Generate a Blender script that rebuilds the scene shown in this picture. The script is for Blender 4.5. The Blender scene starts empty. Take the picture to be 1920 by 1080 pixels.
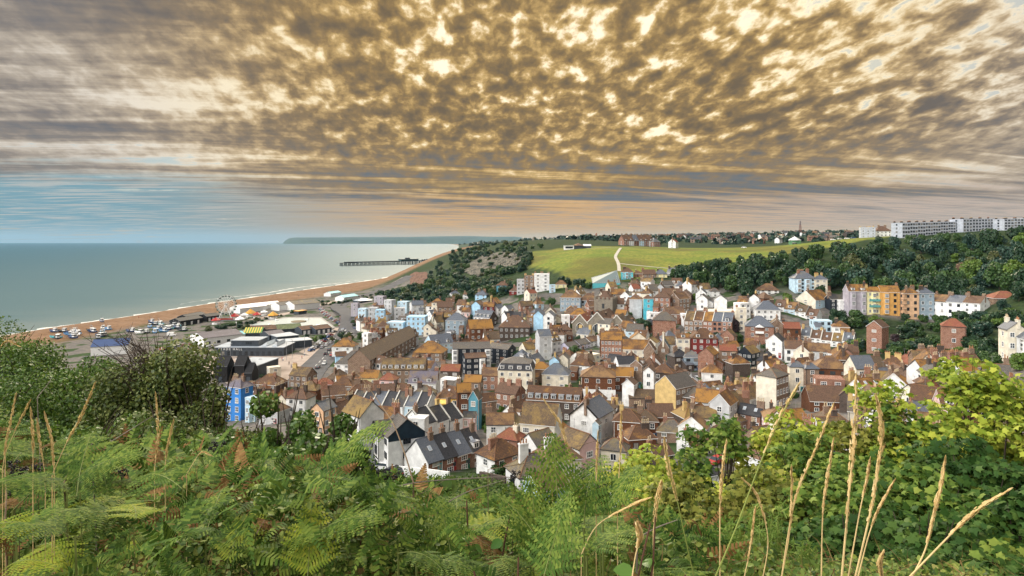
SKYUP, SKYBACK, HAZE = .6, 12.0, 2.0e-5
import bpy, math, random
import numpy as np
from mathutils import Vector, Matrix
R = math.radians
rng = random.Random(7)
sc = bpy.context.scene
COL = sc.collection
# ---------------------------------------------------------------- camera
F, CX, HZ, HC = 1200.0, 960.0, 451.0, 60.0          # focal length in photo pixels, centre column, horizon row, eye height
cam = bpy.data.cameras.new("camera"); cam_o = bpy.data.objects.new("camera", cam); COL.objects.link(cam_o)
cam.sensor_width = 36; cam.lens = 36 * F / 1920; cam.shift_y = -(540 - HZ) / 1920
cam.clip_end = 60000; cam.clip_start = 0.1
cam_o.location = (0, 0, HC); cam_o.rotation_euler = (R(90), 0, 0)
sc.camera = cam_o
sc.view_settings.view_transform = 'Standard'; sc.view_settings.look = 'None'
sc.view_settings.exposure = 0.1; sc.view_settings.gamma = 1.0
sc.render.engine = 'CYCLES'
cy = sc.cycles
cy.max_bounces = 5; cy.diffuse_bounces = 2; cy.glossy_bounces = 2; cy.transmission_bounces = 2; cy.transparent_max_bounces = 6
cy.volume_bounces = 0; cy.use_denoising = True; cy.use_adaptive_sampling = True; cy.adaptive_threshold = 0.02
cy.sample_clamp_indirect = 6; cy.caustics_reflective = False; cy.caustics_refractive = False

def P(px, py, d): return Vector(((px - CX) / F * d, d, HC - (py - HZ) / F * d))
def G(px, py, z=3.0): return P(px, py, (HC - z) * F / (py - HZ))
def proj(v): return (CX + v[0] / v[1] * F, HZ + (HC - v[2]) / v[1] * F)

# ---------------------------------------------------------------- node / material helpers
def lin(c):
    if isinstance(c, str):
        c = [int(c[i:i + 2], 16) / 255 for i in (0, 2, 4)]
        return tuple(x / 12.92 if x <= .04045 else ((x + .055) / 1.055) ** 2.4 for x in c) + (1,)
    return tuple(c[:3]) + (1,)
class NT:
    def __init__(s, tree): s.t = tree; s.n = tree.nodes; s.l = tree.links
    def new(s, typ, **kw):
        n = s.n.new(typ)
        for k, v in kw.items():
            if k.startswith('i_'):
                key = k[2:]; key = int(key) if key.isdigit() else key.replace('_', ' ')
                n.inputs[key].default_value = v
            else: setattr(n, k, v)
        return n
    def link(s, a, b): s.l.new(a, b)
    def put(s, sock, v):
        if hasattr(v, 'links') or isinstance(v, bpy.types.NodeSocket): s.l.new(v, sock)
        else: sock.default_value = v
    def math(s, op, a, b=None, c=None, clamp=False):
        n = s.n.new('ShaderNodeMath'); n.operation = op; n.use_clamp = clamp
        for i, v in enumerate((a, b, c)):
            if v is not None: s.put(n.inputs[i], v)
        return n.outputs[0]
    def mix(s, f, a, b, blend='MIX'):
        n = s.n.new('ShaderNodeMix'); n.data_type = 'RGBA'; n.blend_type = blend
        s.put(n.inputs[0], f); s.put(n.inputs[6], a); s.put(n.inputs[7], b)
        return n.outputs[2]
    def ramp(s, v, a, b, smooth=True):
        n = s.n.new('ShaderNodeMapRange'); n.interpolation_type = 'SMOOTHSTEP' if smooth else 'LINEAR'
        s.put(n.inputs[0], v); n.inputs[1].default_value = a; n.inputs[2].default_value = b
        return n.outputs[0]
    def noise(s, vec, scale, detail=3, rough=.55, dist=0.0):
        n = s.n.new('ShaderNodeTexNoise'); n.inputs['Scale'].default_value = scale; n.inputs['Detail'].default_value = detail
        n.inputs['Roughness'].default_value = rough; n.inputs['Distortion'].default_value = dist
        if vec is not None: s.l.new(vec, n.inputs['Vector'])
        return n.outputs['Fac']
def newmat(name):
    m = bpy.data.materials.new(name); m.use_nodes = True
    t = NT(m.node_tree); b = m.node_tree.nodes['Principled BSDF']
    return m, t, b
def rgb(c, k): return tuple(min(1, x * k) for x in c[:3]) + (1,)
MATS = {}
def plain(name, col, rough=.6, var=.18, scale=1.5, metal=0.0, spec=.3, coord='Object', emit=None):
    """plain painted / stained surface with soft weathering"""
    if name in MATS: return MATS[name]
    m, t, b = newmat(name); c = lin(col)
    tc = t.new('ShaderNodeTexCoord'); oi = t.new('ShaderNodeObjectInfo')
    v = t.new('ShaderNodeVectorMath', operation='ADD'); t.link(tc.outputs[coord], v.inputs[0])
    s = t.new('ShaderNodeVectorMath', operation='SCALE'); t.link(oi.outputs['Random'], s.inputs['Scale']); s.inputs[0].default_value = (37, 91, 53)
    t.link(s.outputs[0], v.inputs[1])
    f = t.noise(v.outputs[0], scale, 4)
    col_o = t.mix(t.ramp(f, .3, .7), rgb(c, 1 - var), rgb(c, 1 + var * .6))
    t.link(col_o, b.inputs['Base Color']); b.inputs['Roughness'].default_value = rough; b.inputs['Metallic'].default_value = metal
    b.inputs['Specular IOR Level'].default_value = spec
    MATS[name] = m; return m
def uvvec(t, sx=1, sy=1):
    uv = t.new('ShaderNodeUVMap'); oi = t.new('ShaderNodeObjectInfo')
    s = t.new('ShaderNodeVectorMath', operation='SCALE'); t.link(oi.outputs['Random'], s.inputs['Scale']); s.inputs[0].default_value = (131, 57, 0)
    a = t.new('ShaderNodeVectorMath', operation='ADD'); t.link(uv.outputs[0], a.inputs[0]); t.link(s.outputs[0], a.inputs[1])
    mu = t.new('ShaderNodeVectorMath', operation='MULTIPLY'); t.link(a.outputs[0], mu.inputs[0]); mu.inputs[1].default_value = (sx, sy, 1)
    return mu.outputs[0], oi.outputs['Random']
def wallmat(name, col, var=.2, streak=.38):
    """rendered wall with rain streaks and grubby patches"""
    if name in MATS: return MATS[name]
    m, t, b = newmat(name); c = lin(col)
    v, r = uvvec(t); v2, _ = uvvec(t, 1.6, .22)
    f = t.noise(v, .6, 5, .6); g = t.noise(v2, 1.3, 4, .6)
    a = t.mix(t.ramp(f, .35, .68), rgb(c, 1 - var), rgb(c, 1 + var * .3))
    a = t.mix(t.math('MULTIPLY', t.ramp(g, .52, .78), streak), a, rgb(tuple(x * .5 + .03 for x in c[:3]), 1))
    t.link(a, b.inputs['Base Color']); b.inputs['Roughness'].default_value = .85; b.inputs['Specular IOR Level'].default_value = .2
    MATS[name] = m; return m
def brickmat(name, c1, c2, mortar='b5a592'):
    if name in MATS: return MATS[name]
    m, t, b = newmat(name)
    v, r = uvvec(t); f = t.noise(v, .8, 4)
    br = t.new('ShaderNodeTexBrick'); t.link(v, br.inputs['Vector'])
    br.inputs['Color1'].default_value = lin(c1); br.inputs['Color2'].default_value = lin(c2); br.inputs['Mortar'].default_value = lin(mortar)
    br.inputs['Scale'].default_value = 1; br.inputs['Mortar Size'].default_value = .012; br.inputs['Brick Width'].default_value = .3; br.inputs['Row Height'].default_value = .1
    a = t.mix(t.math('MULTIPLY', t.ramp(f, .4, .75), .45), br.outputs['Color'], rgb(lin(c2), .55))
    t.link(a, b.inputs['Base Color']); b.inputs['Roughness'].default_value = .9; b.inputs['Specular IOR Level'].default_value = .15
    MATS[name] = m; return m
def roofmat(name, c1, c2, c3, row=.28, amt=.5, gloss=.75):
    """tiled roof in rows: base tile c1/c2 with patches of lichen or moss c3"""
    if name in MATS: return MATS[name]
    m, t, b = newmat(name)
    v, r = uvvec(t)
    br = t.new('ShaderNodeTexBrick'); t.link(v, br.inputs['Vector'])
    br.inputs['Color1'].default_value = lin(c1); br.inputs['Color2'].default_value = lin(c2); br.inputs['Mortar'].default_value = rgb(lin(c2), .4)
    br.inputs['Scale'].default_value = 1; br.inputs['Mortar Size'].default_value = .02; br.inputs['Brick Width'].default_value = row * 1.1; br.inputs['Row Height'].default_value = row
    big = t.noise(v, .28, 4, .6); fine = t.noise(v, 2.2, 4, .7)
    msk = t.math('ADD', t.math('MULTIPLY', big, .75), t.math('MULTIPLY', fine, .45))
    msk = t.math('ADD', msk, t.math('MULTIPLY', t.math('SUBTRACT', r, .5), .22))
    a = t.mix(t.math('MULTIPLY', t.ramp(msk, .72 - .28 * amt, .9 - .24 * amt), .92), br.outputs['Color'], lin(c3))
    sp = t.noise(v, 5.0, 2, .6)
    a = t.mix(t.math('MULTIPLY', t.ramp(sp, .55, .72), .35), a, rgb(lin(c2), .45))
    a = t.mix(t.math('MULTIPLY', t.ramp(sp, .28, .4), -1), a, a)
    t.link(a, b.inputs['Base Color']); b.inputs['Roughness'].default_value = gloss; b.inputs['Specular IOR Level'].default_value = .3
    bp = t.new('ShaderNodeBump'); bp.inputs['Strength'].default_value = .5; bp.inputs['Distance'].default_value = .05
    t.link(t.math('ADD', br.outputs['Fac'], fine), bp.inputs['Height']); t.link(bp.outputs[0], b.inputs['Normal'])
    MATS[name] = m; return m
def leafmat(name, cols, rough=.5, trans=.25, spec=.3, patch=.35):
    """foliage: colour varies leaf by leaf (random per mesh island) and in soft clumps"""
    if name in MATS: return MATS[name]
    m, t, b = newmat(name)
    ge = t.new('ShaderNodeNewGeometry'); cr = t.new('ShaderNodeValToRGB'); e = cr.color_ramp.elements
    tc = t.new('ShaderNodeTexCoord'); n = t.noise(tc.outputs['Object'], patch, 3)
    k = t.math('ADD', t.math('MULTIPLY', ge.outputs['Random Per Island'], .6), t.math('MULTIPLY', t.ramp(n, .3, .7), .4))
    for i, c in enumerate(cols):
        p = i / max(1, len(cols) - 1)
        if i < 2: el = e[i]; el.position = p
        else: el = e.new(p)
        el.color = lin(c)
    if len(cols) > 2:
        for i, c in enumerate(cols): pass
    t.link(k, cr.inputs[0]); t.link(cr.outputs[0], b.inputs['Base Color'])
    b.inputs['Roughness'].default_value = rough; b.inputs['Specular IOR Level'].default_value = spec
    if trans > 0:
        tr = t.new('ShaderNodeBsdfTranslucent'); t.link(cr.outputs[0], tr.inputs['Color'])
        mx = t.new('ShaderNodeMixShader'); mx.inputs[0].default_value = trans
        t.link(b.outputs[0], mx.inputs[1]); t.link(tr.outputs[0], mx.inputs[2])
        t.link(mx.outputs[0], m.node_tree.nodes['Material Output'].inputs['Surface'])
    MATS[name] = m; return m
# ---------------------------------------------------------------- mesh helpers
def autouv(me):
    uvl = me.uv_layers.new(name="UVMap"); n = len(me.loops)
    co = np.empty(len(me.vertices) * 3); me.vertices.foreach_get('co', co); co = co.reshape(-1, 3)
    vi = np.empty(n, int); me.loops.foreach_get('vertex_index', vi)
    nf = len(me.polygons); ls = np.empty(nf, int); lt = np.empty(nf, int); no = np.empty(nf * 3)
    me.polygons.foreach_get('loop_start', ls); me.polygons.foreach_get('loop_total', lt); me.polygons.foreach_get('normal', no); no = no.reshape(-1, 3)
    ln = np.repeat(no, lt, axis=0)
    t = np.stack([-ln[:, 1], ln[:, 0], np.zeros(n)], 1); L = np.linalg.norm(t, axis=1); flat = L < .05
    t[flat] = (1, 0, 0); t /= np.maximum(np.linalg.norm(t, axis=1), 1e-6)[:, None]
    bt = np.cross(ln, t); p = co[vi]
    uv = np.stack([(p * t).sum(1), (p * bt).sum(1)], 1)
    uvl.data.foreach_set('uv', uv.ravel())
def mesh(name, V, Fc, mats, mi=None, uv=True, smooth=False):
    me = bpy.data.meshes.new(name); me.from_pydata([tuple(v) for v in V], [], Fc)
    for m in mats: me.materials.append(m)
    if mi is not None: me.polygons.foreach_set('material_index', mi)
    if smooth: me.polygons.foreach_set('use_smooth', [True] * len(me.polygons))
    me.update()
    if uv: autouv(me)
    return me
def obj(name, me, parent=None, loc=(0, 0, 0), rz=0, scale=None, **props):
    o = bpy.data.objects.new(name, me); COL.objects.link(o)
    o.location = loc; o.rotation_euler = (0, 0, rz)
    if scale is not None: o.scale = scale
    if parent is not None: o.parent = parent
    for k, v in props.items(): o[k] = v
    return o
class MB:
    """collects shapes of one part into one mesh"""
    def __init__(s): s.v = []; s.f = []; s.m = []
    def add(s, V, Fc, m=0):
        o = len(s.v); s.v += [tuple(x) for x in V]; s.f += [tuple(i + o for i in f) for f in Fc]; s.m += [m] * len(Fc); return s
    def box(s, x0, x1, y0, y1, z0, z1, m=0):
        return s.add([(x0, y0, z0), (x1, y0, z0), (x1, y1, z0), (x0, y1, z0), (x0, y0, z1), (x1, y0, z1), (x1, y1, z1), (x0, y1, z1)],
                     [(0, 3, 2, 1), (4, 5, 6, 7), (0, 1, 5, 4), (1, 2, 6, 5), (2, 3, 7, 6), (3, 0, 4, 7)], m)
    def tube(s, a, b, r0, r1=None, n=6, m=0, cap=True):
        a = Vector(a); b = Vector(b); r1 = r0 if r1 is None else r1; d = (b - a)
        if d.length < 1e-6: return s
        d.normalize(); u = d.orthogonal().normalized(); w = d.cross(u); V = []
        for (c, r) in ((a, r0), (b, r1)):
            for i in range(n): an = 2 * math.pi * i / n; V.append(c + (u * math.cos(an) + w * math.sin(an)) * r)
        Fc = [(i, (i + 1) % n, n + (i + 1) % n, n + i) for i in range(n)]
        if cap: Fc += [tuple(range(n - 1, -1, -1)), tuple(range(n, 2 * n))]
        return s.add(V, Fc, m)
    def path(s, pts, r0, r1, n=5, m=0):
        pts = [Vector(p) for p in pts]; k = len(pts)
        base = len(s.v); V = []; Fc = []
        for i, p in enumerate(pts):
            d = (pts[min(i + 1, k - 1)] - pts[max(i - 1, 0)]).normalized(); u = d.cross(Vector((.31, .9, .27))).normalized(); w = d.cross(u)
            r = r0 + (r1 - r0) * i / (k - 1)
            for j in range(n): an = 2 * math.pi * j / n; V.append(p + (u * math.cos(an) + w * math.sin(an)) * r)
        for i in range(k - 1):
            for j in range(n): Fc.append((i * n + j, i * n + (j + 1) % n, (i + 1) * n + (j + 1) % n, (i + 1) * n + j))
        return s.add(V, Fc, m)
    def lathe(s, prof, n=10, c=(0, 0, 0), m=0):
        V = [(c[0] + r * math.cos(2 * math.pi * i / n), c[1] + r * math.sin(2 * math.pi * i / n), c[2] + z) for (r, z) in prof for i in range(n)]
        Fc = [(k * n + i, k * n + (i + 1) % n, (k + 1) * n + (i + 1) % n, (k + 1) * n + i) for k in range(len(prof) - 1) for i in range(n)]
        Fc += [tuple(range(n - 1, -1, -1)), tuple(range((len(prof) - 1) * n, len(prof) * n))]
        return s.add(V, Fc, m)
    def prism(s, poly, z0, z1, m=0, mtop=None):
        n = len(poly); V = [(x, y, z0) for x, y in poly] + [(x, y, z1) for x, y in poly]
        s.add(V, [(i, (i + 1) % n, n + (i + 1) % n, n + i) for i in range(n)] + [tuple(range(n - 1, -1, -1))], m)
        return s.add([(x, y, z1) for x, y in poly], [tuple(range(n))], m if mtop is None else mtop)
    def mesh(s, name, mats, uv=True, smooth=False): return mesh(name, s.v, s.f, mats, s.m, uv, smooth)
def tag(o, label, cat, group=None):
    o['label'] = label; o['category'] = cat
    if group: o['group'] = group
    return o
def thing(name, label, cat, loc, rz=0, group=None):
    return tag(obj(name, None, None, loc, rz), label, cat, group)

# ---------------------------------------------------------------- terrain
CPX = [(-90, 439, -600), ]
COAST = [(-400, -380), (0, -345), (300, -330), (439, -318), (511, -302), (615, -287), (766, -255), (973, -211), (1161, -190), (1636, -190), (2100, -215), (2667, -250), (4000, -330), (6545, -540), (9000, -800), (14000, -1500)]
_cy = np.array([c[0] for c in COAST], float); _cx = np.array([c[1] for c in COAST], float)
CTRL = [  # (px, py, distance) of ground
 (700,877,122),(880,890,112),(780,880,118),(1020,960,90),(1100,850,140),(1250,735,214),(1100,800,175),(900,800,165),(800,735,225),(560,800,150),(450,790,176),
 (700,700,270),(540,690,285),(620,740,245),(450,700,285),(660,625,400),(600,600,460),(400,640,362),(480,640,362),(350,700,275),(330,610,430),
 (900,640,330),(1000,660,290),(1150,622,320),(1300,650,270),(1200,690,240),(1400,745,200),(1440,752,190),(1560,660,255),(1600,665,240),(1700,700,195),(1850,700,180),(1900,665,170),
 (1650,590,290),(1800,598,280),(1560,585,300),(1500,560,310),(1340,565,330),(1200,550,360),(1030,555,380),(930,560,400),(850,575,410),(800,580,425),(700,585,440),(760,560,520),
 (1100,527,400),(1100,480,480),(1150,467,540),(1300,505,420),(1300,480,480),(1200,463,600),(1500,457,560),(1450,475,450),(1600,449,480),(1780,440,450),(1920,433,440),(2200,425,430),
 (1780,520,330),(1600,520,345),(1900,560,260),(1700,480,390),(2150,600,230),(2300,520,330),
 (985,473,580),(870,474,850),(800,548,520),(830,505,720),(940,520,480),(900,500,600),(1050,470,560),(1000,452,800),(1100,452,800),
 (1250,462,750),(1400,462,800),(1500,460,750),(1750,452,700),(2100,440,700),
 (1100,449,1500),(1300,443,1900),(1500,438,1700),(1620,441,1300),(1900,440,1200),(950,455,2600),(900,458,3400),(2300,430,1600),
 (300,775,70),(0,700,55),(-300,640,70),
]
pts = [tuple(P(*c)) for c in CTRL]
pts += [(0,0,58.25),(0,-12,60),(-15,-6,59.5),(15,-6,59.5),(0,4,57.2),(0,8,55.9),(0,12,54.0),(0,20,50.0),(0,40,41.5),(0,62,33.5),(0,90,25),
        (-4,5,57.2),(-8,10,55.8),(-11,18,53.8),(-18,22,54.6),(-24,30,54.8),(-30,38,53),(-40,30,57),(-50,10,60),(-13,32,49),(-14,50,41),(-22,70,30),(-42,60,43),(-60,45,55),(-90,60,50),(-120,100,30),(-110,170,8),(-180,150,12),(-200,60,40),(-60,100,20),
        (4,4,57.1),(6,8,55.6),(10,11,53.4),(12,16,50.5),(20,20,50),(25,30,46),(30,50,39),(40,80,28),(60,110,20),(80,60,40),(60,25,52),(110,100,28),(150,60,45),(30,0,58),(90,10,60),
        (60,160,14),(90,190,15),(120,170,22),(150,120,35),(220,150,40),(-170,250,3),(-230,330,3),(-200,400,3),(-150,450,3),(-170,520,3),(-130,560,5),(-130,700,8)]
A = np.array(pts); X0 = A[:, :2]; Z0 = A[:, 2]
def _warp(xy):            # compress distance so the spline behaves near and far alike
    r = np.hypot(xy[:, 0], xy[:, 1] + 15) + 1e-6; k = np.log1p(r / 60.0) / r * 60
    return np.stack([xy[:, 0] * k, (xy[:, 1] + 15) * k], 1)
def _U(r2): return np.where(r2 < 1e-9, 0, .5 * r2 * np.log(np.maximum(r2, 1e-9)))
XW = _warp(X0); nP = len(XW)
_K = _U(((XW[:, None] - XW[None]) ** 2).sum(2)) + np.eye(nP) * 3.0
_Q = np.hstack([np.ones((nP, 1)), XW]); _M = np.block([[_K, _Q], [_Q.T, np.zeros((3, 3))]])
_W = np.linalg.solve(_M, np.concatenate([Z0, np.zeros(3)]))
def sstep(x, a, b): t = np.clip((x - a) / (b - a), 0, 1); return t * t * (3 - 2 * t)
def hz(x, y):
    xy = np.stack([np.atleast_1d(np.asarray(x, float)).ravel(), np.atleast_1d(np.asarray(y, float)).ravel()], 1)
    w = _warp(xy); out = np.empty(len(w))
    for i in range(0, len(w), 8000):
        q = w[i:i + 8000]; out[i:i + 8000] = _U(((q[:, None] - XW[None]) ** 2).sum(2)) @ _W[:nP] + _W[nP] + q @ _W[nP + 1:]
    s = xy[:, 0] - np.interp(xy[:, 1], _cy, _cx)
    far = sstep(xy[:, 1], 2200, 3500); out = out * (1 - far) + far * (8 + 30 * sstep(s, 200, 1200))
    k = sstep(s, 30, 85); beach = np.clip(s * .09, -4, 3)
    k = np.where(xy[:, 1] < 240, sstep(s, 10, 60), k)
    return (1 - k) * beach + k * np.maximum(out, 3)
def h1(x, y): return float(hz(x, y)[0])
def ground(px, py, d0=45, d1=900, above=0.0):
    """where the ray through a photo pixel comes within `above` metres of the ground"""
    d = np.geomspace(d0, d1, 500); x = (px - CX) / F * d; z = HC - (py - HZ) / F * d
    q = z - above - hz(x, d); i = np.argmax(q <= 0)
    if q[i] > 0: i = len(d) - 1
    if i > 0 and q[i - 1] > 0: t = q[i - 1] / (q[i - 1] - q[i]); dd = d[i - 1] + t * (d[i] - d[i - 1])
    else: dd = d[i]
    return P(px, py, dd)
def grid_mesh(name, X, Y, Z, mats, attr=None, smooth=True):
    n, m = X.shape; V = np.stack([X.ravel(), Y.ravel(), Z.ravel()], 1)
    idx = np.arange(n * m).reshape(n, m); Fq = np.stack([idx[:-1, :-1].ravel(), idx[:-1, 1:].ravel(), idx[1:, 1:].ravel(), idx[1:, :-1].ravel()], 1)
    me = bpy.data.meshes.new(name); me.from_pydata(V.tolist(), [], Fq.tolist())
    for q in mats: me.materials.append(q)
    me.polygons.foreach_set('use_smooth', [smooth] * len(me.polygons))
    if attr:
        for k, a in attr.items():
            at = me.attributes.new(k, 'FLOAT', 'POINT'); at.data.foreach_set('value', a.ravel().astype(np.float32))
    me.update(); return me
rr = np.concatenate([[0.0], np.geomspace(3, 5200, 330)]); th = np.linspace(R(-80), R(80), 300)
RR, TH = np.meshgrid(rr, th, indexing='ij'); TX = RR * np.sin(TH); TY = RR * np.cos(TH) - 8
TZ = hz(TX, TY).reshape(TX.shape)
_jit = np.random.RandomState(3)
def inpoly(px, py, poly):
    px = np.asarray(px, float); py = np.asarray(py, float); r = np.zeros(px.shape, bool); n = len(poly)
    for i in range(n):
        x1, y1 = poly[i]; x2, y2 = poly[(i + 1) % n]
        c = ((y1 > py) != (y2 > py)) & (px < (x2 - x1) * (py - y1) / ((y2 - y1) if y2 != y1 else 1e-9) + x1); r ^= c
    return r
def world_poly(L): return [tuple(P(*p)[:2]) for p in L]
LAWN = world_poly([(985,505,500),(1000,478,570),(1100,470,600),(1160,470,590),(1200,466,620),(1300,466,640),(1500,459,640),(1610,449,560),(1700,445,500),(1560,460,440),(1450,480,432),(1380,488,420),(1290,500,415),(1240,515,405),(1200,530,395),(1140,535,392),(1080,527,400)])
_pp = inpoly(TX, TY, LAWN).astype(float)
S_ = TX - np.interp(TY, _cy, _cx)
sand = (1 - sstep(S_ - np.clip((TY - 520) * .1, 0, 55), 62, 80)) * sstep(TY, 230, 300) * (1 - .75 * sstep(TY, 1100, 1500))
SCRUB = world_poly([(775,562,430),(700,560,520),(720,545,640),(768,508,700),(830,500,760),(870,470,900),(905,466,700),(990,470,600),(985,505,500),(1080,527,400),(1140,535,392),(1130,562,385),(1010,556,385),(930,560,400),(850,580,410),(800,572,430)]) 
GARD = world_poly([(1545,598,292),(1640,588,290),(1750,604,280),(1900,600,265),(2100,600,250),(2100,700,150),(1900,690,170),(1700,700,190),(1600,682,225),(1555,650,255)])
town = (1 - inpoly(TX, TY, SCRUB)) * (1 - .9 * inpoly(TX, TY, GARD)) * sstep(TY, 95, 130) * (1 - sstep(TY, 700, 800)) * (1 - sstep(TZ, 30, 38))
# ground material
m, t, b = newmat("ground_cover")
def attr(t, n): a = t.new('ShaderNodeAttribute'); a.attribute_name = n; return a.outputs['Fac']
tc = t.new('ShaderNodeTexCoord'); o_ = tc.outputs['Object']
n1 = t.noise(o_, .05, 5); n2 = t.noise(o_, .4, 5, .65); n3 = t.noise(o_, .012, 3)
scrub = t.mix(t.ramp(n2, .3, .7), lin((.010, .022, .008)), lin((.032, .055, .016)))
lw = t.mix(t.ramp(n1, .35, .65), lin((.135, .18, .026)), lin((.225, .215, .038)))
lw = t.mix(t.math('MULTIPLY', t.ramp(n2, .4, .62), .7), lw, lin((.065, .10, .018)))
lw = t.mix(t.math('MULTIPLY', t.ramp(n3, .48, .6), .65), lw, lin((.10, .085, .025)))
st = t.mix(t.ramp(n2, .35, .65), lin((.10, .095, .09)), lin((.17, .15, .13)))
st = t.mix(t.ramp(t.noise(o_, .09, 2), .52, .58), st, lin((.035, .06, .02)))
sd = t.mix(t.ramp(n2, .3, .7), lin((.13, .072, .037)), lin((.23, .138, .08)))
sd = t.mix(t.math('MULTIPLY', t.ramp(n1, .45, .7), .5), sd, lin((.27, .175, .11)))
c = t.mix(attr(t, 'town'), scrub, st); c = t.mix(attr(t, 'lawn'), c, lw); c = t.mix(attr(t, 'sand'), c, sd)
t.link(c, b.inputs['Base Color']); b.inputs['Roughness'].default_value = 1; b.inputs['Specular IOR Level'].default_value = .1
obj("hillside_ground", grid_mesh("hillside_ground", TX, TY, TZ, [m], {'lawn': _pp, 'sand': sand, 'town': town}), kind='structure')
# ---------------------------------------------------------------- sea
m, t, b = newmat("sea_water")
tc = t.new('ShaderNodeTexCoord'); o_ = tc.outputs['Object']
dpt = attr(t, 'offshore')
n1 = t.noise(o_, .006, 4); 
mp = t.new('ShaderNodeMapping'); t.link(o_, mp.inputs['Vector']); mp.inputs['Scale'].default_value = (.004, .02, 1)
n2 = t.noise(mp.outputs[0], 1, 5, .6)
c = t.mix(t.ramp(t.math('ADD', dpt, t.math('MULTIPLY', t.math('SUBTRACT', n2, .5), .25)), 0.0, .26), lin((.145, .18, .172)), lin((.082, .135, .145)))
c = t.mix(t.ramp(t.math('ADD', dpt, t.math('MULTIPLY', t.math('SUBTRACT', n2, .5), .2)), .25, .75), c, lin((.040, .10, .13)))
t.link(c, b.inputs['Base Color']); b.inputs['Roughness'].default_value = .5; b.inputs['Specular IOR Level'].default_value = .06; b.inputs['IOR'].default_value = 1.33
wv = t.noise(o_, .35, 4, .6); w2 = t.noise(mp.outputs[0], 14, 3, .6)
bp = t.new('ShaderNodeBump'); bp.inputs['Strength'].default_value = .6; bp.inputs['Distance'].default_value = 1.2
t.link(t.math('ADD', wv, w2), bp.inputs['Height']); t.link(bp.outputs[0], b.inputs['Normal'])
yy = np.geomspace(200, 15000, 140); ss = np.concatenate([[0], np.geomspace(6, 14000, 70)])
SY, SS = np.meshgrid(yy, ss, indexing='ij'); SX = np.interp(SY, _cy, _cx) + 3.0 - SS
off = np.clip(np.log1p(SS / 60) / np.log1p(15000 / 60), 0, 1)
obj("sea", grid_mesh("sea", SX[:, ::-1], SY[:, ::-1], SX * 0 + .05, [m], {'offshore': off[:, ::-1]}), kind='structure')
# surf line along the shingle
foam = plain('surf_foam', (.62, .62, .58), .6, .25, .2)
V = []; Fc = []; k = 0
for i, y in enumerate(np.geomspace(330, 2400, 160)):
    cx = np.interp(y, _cy, _cx) + 3; w = 3 + 4 * (math.sin(i * .9) + math.sin(i * 2.3)) * .5 + 1.5
    V += [(cx + .8, y, .12), (cx - max(1.2, w), y, .12)]
    if i: Fc.append((k - 2, k, k + 1, k - 1))
    k += 2
obj("surf", mesh("surf", V, Fc, [foam]), kind='structure')
V = []; Fc = []; k = 0
for i, y in enumerate(np.geomspace(600, 980, 60)):
    cx = np.interp(y, _cy, _cx) - 22 - 5 * math.sin(i * .21); w = max(.15, 2.6 * math.sin(math.pi * i / 59) + .8 * math.sin(i * 1.7))
    V += [(cx, y, .11), (cx - w, y, .11)]
    if i: Fc.append((k - 2, k, k + 1, k - 1))
    k += 2
obj("breaking_wave", mesh("breaking_wave", V, Fc, [foam]), kind='structure')
# ---------------------------------------------------------------- headland and far coast
hm_ = plain('headland_scrub', (.03, .055, .035), 1, .3, .004)
def ridge(name, prof, y0, depth, mat, kind='structure'):
    """a hill range: crest given along the horizon, real depth and sloping flanks"""
    xs = np.linspace(prof[0][0], prof[-1][0], 160); tops = np.interp(xs, [p[0] for p in prof], [p[1] for p in prof])
    X = []; Y = []; Z = []
    for j, (dy, k) in enumerate(((0, 0), (.12, .55), (.3, .9), (.5, 1), (.75, .8), (1, 0))):
        d = y0 + dy * depth; dc = y0 + .5 * depth
        px = (xs - CX) / F; X.append(px * d); Y.append(np.full_like(xs, d))
        ztop = HC - (tops - HZ) / F * dc
        Z.append(-3 + (ztop + 3) * k * (1 + (.03 * np.sin(xs * .31 + j) + .02 * np.sin(xs * .9)) * (0 < k < 1)))
    return obj(name, grid_mesh(name, np.array(X), np.array(Y), np.array(Z), [mat]), kind=kind)
ridge("headland", [(531,455),(534,452),(541,447),(552,445.3),(600,445),(660,444.6),(760,444.3),(830,443),(880,442.5),(930,444),(965,443.5),(985,446),(1010,448),(1050,449),(1100,452)], 11500, 2600, hm_)
ridge("far_town_hill", [(860,458),(900,455),(950,452),(990,449),(1050,446),(1150,444),(1230,442),(1330,440),(1420,437),(1500,435),(1580,436),(1660,438),(1800,436),(2000,430),(2400,425)], 1900, 1500, plain('far_hill_scrub', (.025, .05, .022), 1, .4, .02))
# ---------------------------------------------------------------- sky, sun
SUN_EL, SUN_AZ = R(33), R(-8)
w = bpy.data.worlds.new("World"); sc.world = w; w.use_nodes = True
t = NT(w.node_tree); bg = w.node_tree.nodes['Background']
sky = t.new('ShaderNodeTexSky'); sky.sky_type = 'NISHITA'; sky.sun_disc = False; sky.sun_elevation = SUN_EL; sky.sun_rotation = SUN_AZ
sky.air_density = 1.2; sky.dust_density = 1.5
tc = t.new('ShaderNodeTexCoord'); sep = t.new('ShaderNodeSeparateXYZ'); t.link(tc.outputs['Generated'], sep.inputs[0])
x, y, z = sep.outputs
zc = t.math('MAXIMUM', z, 0.0)
def plane(k):                                       # a cloud deck seen in perspective
    zd = t.math('ADD', zc, k); cv = t.new('ShaderNodeCombineXYZ'); t.link(t.math('DIVIDE', x, zd), cv.inputs[0]); t.link(t.math('DIVIDE', y, zd), cv.inputs[1]); return cv.outputs[0]
def mapped(v, sc_, rz=0):
    mp = t.new('ShaderNodeMapping'); t.link(v, mp.inputs['Vector']); mp.vector_type = 'TEXTURE'; mp.inputs['Scale'].default_value = tuple(1 / q for q in sc_); mp.inputs['Rotation'].default_value = (0, 0, R(rz)); return mp.outputs[0]
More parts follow.
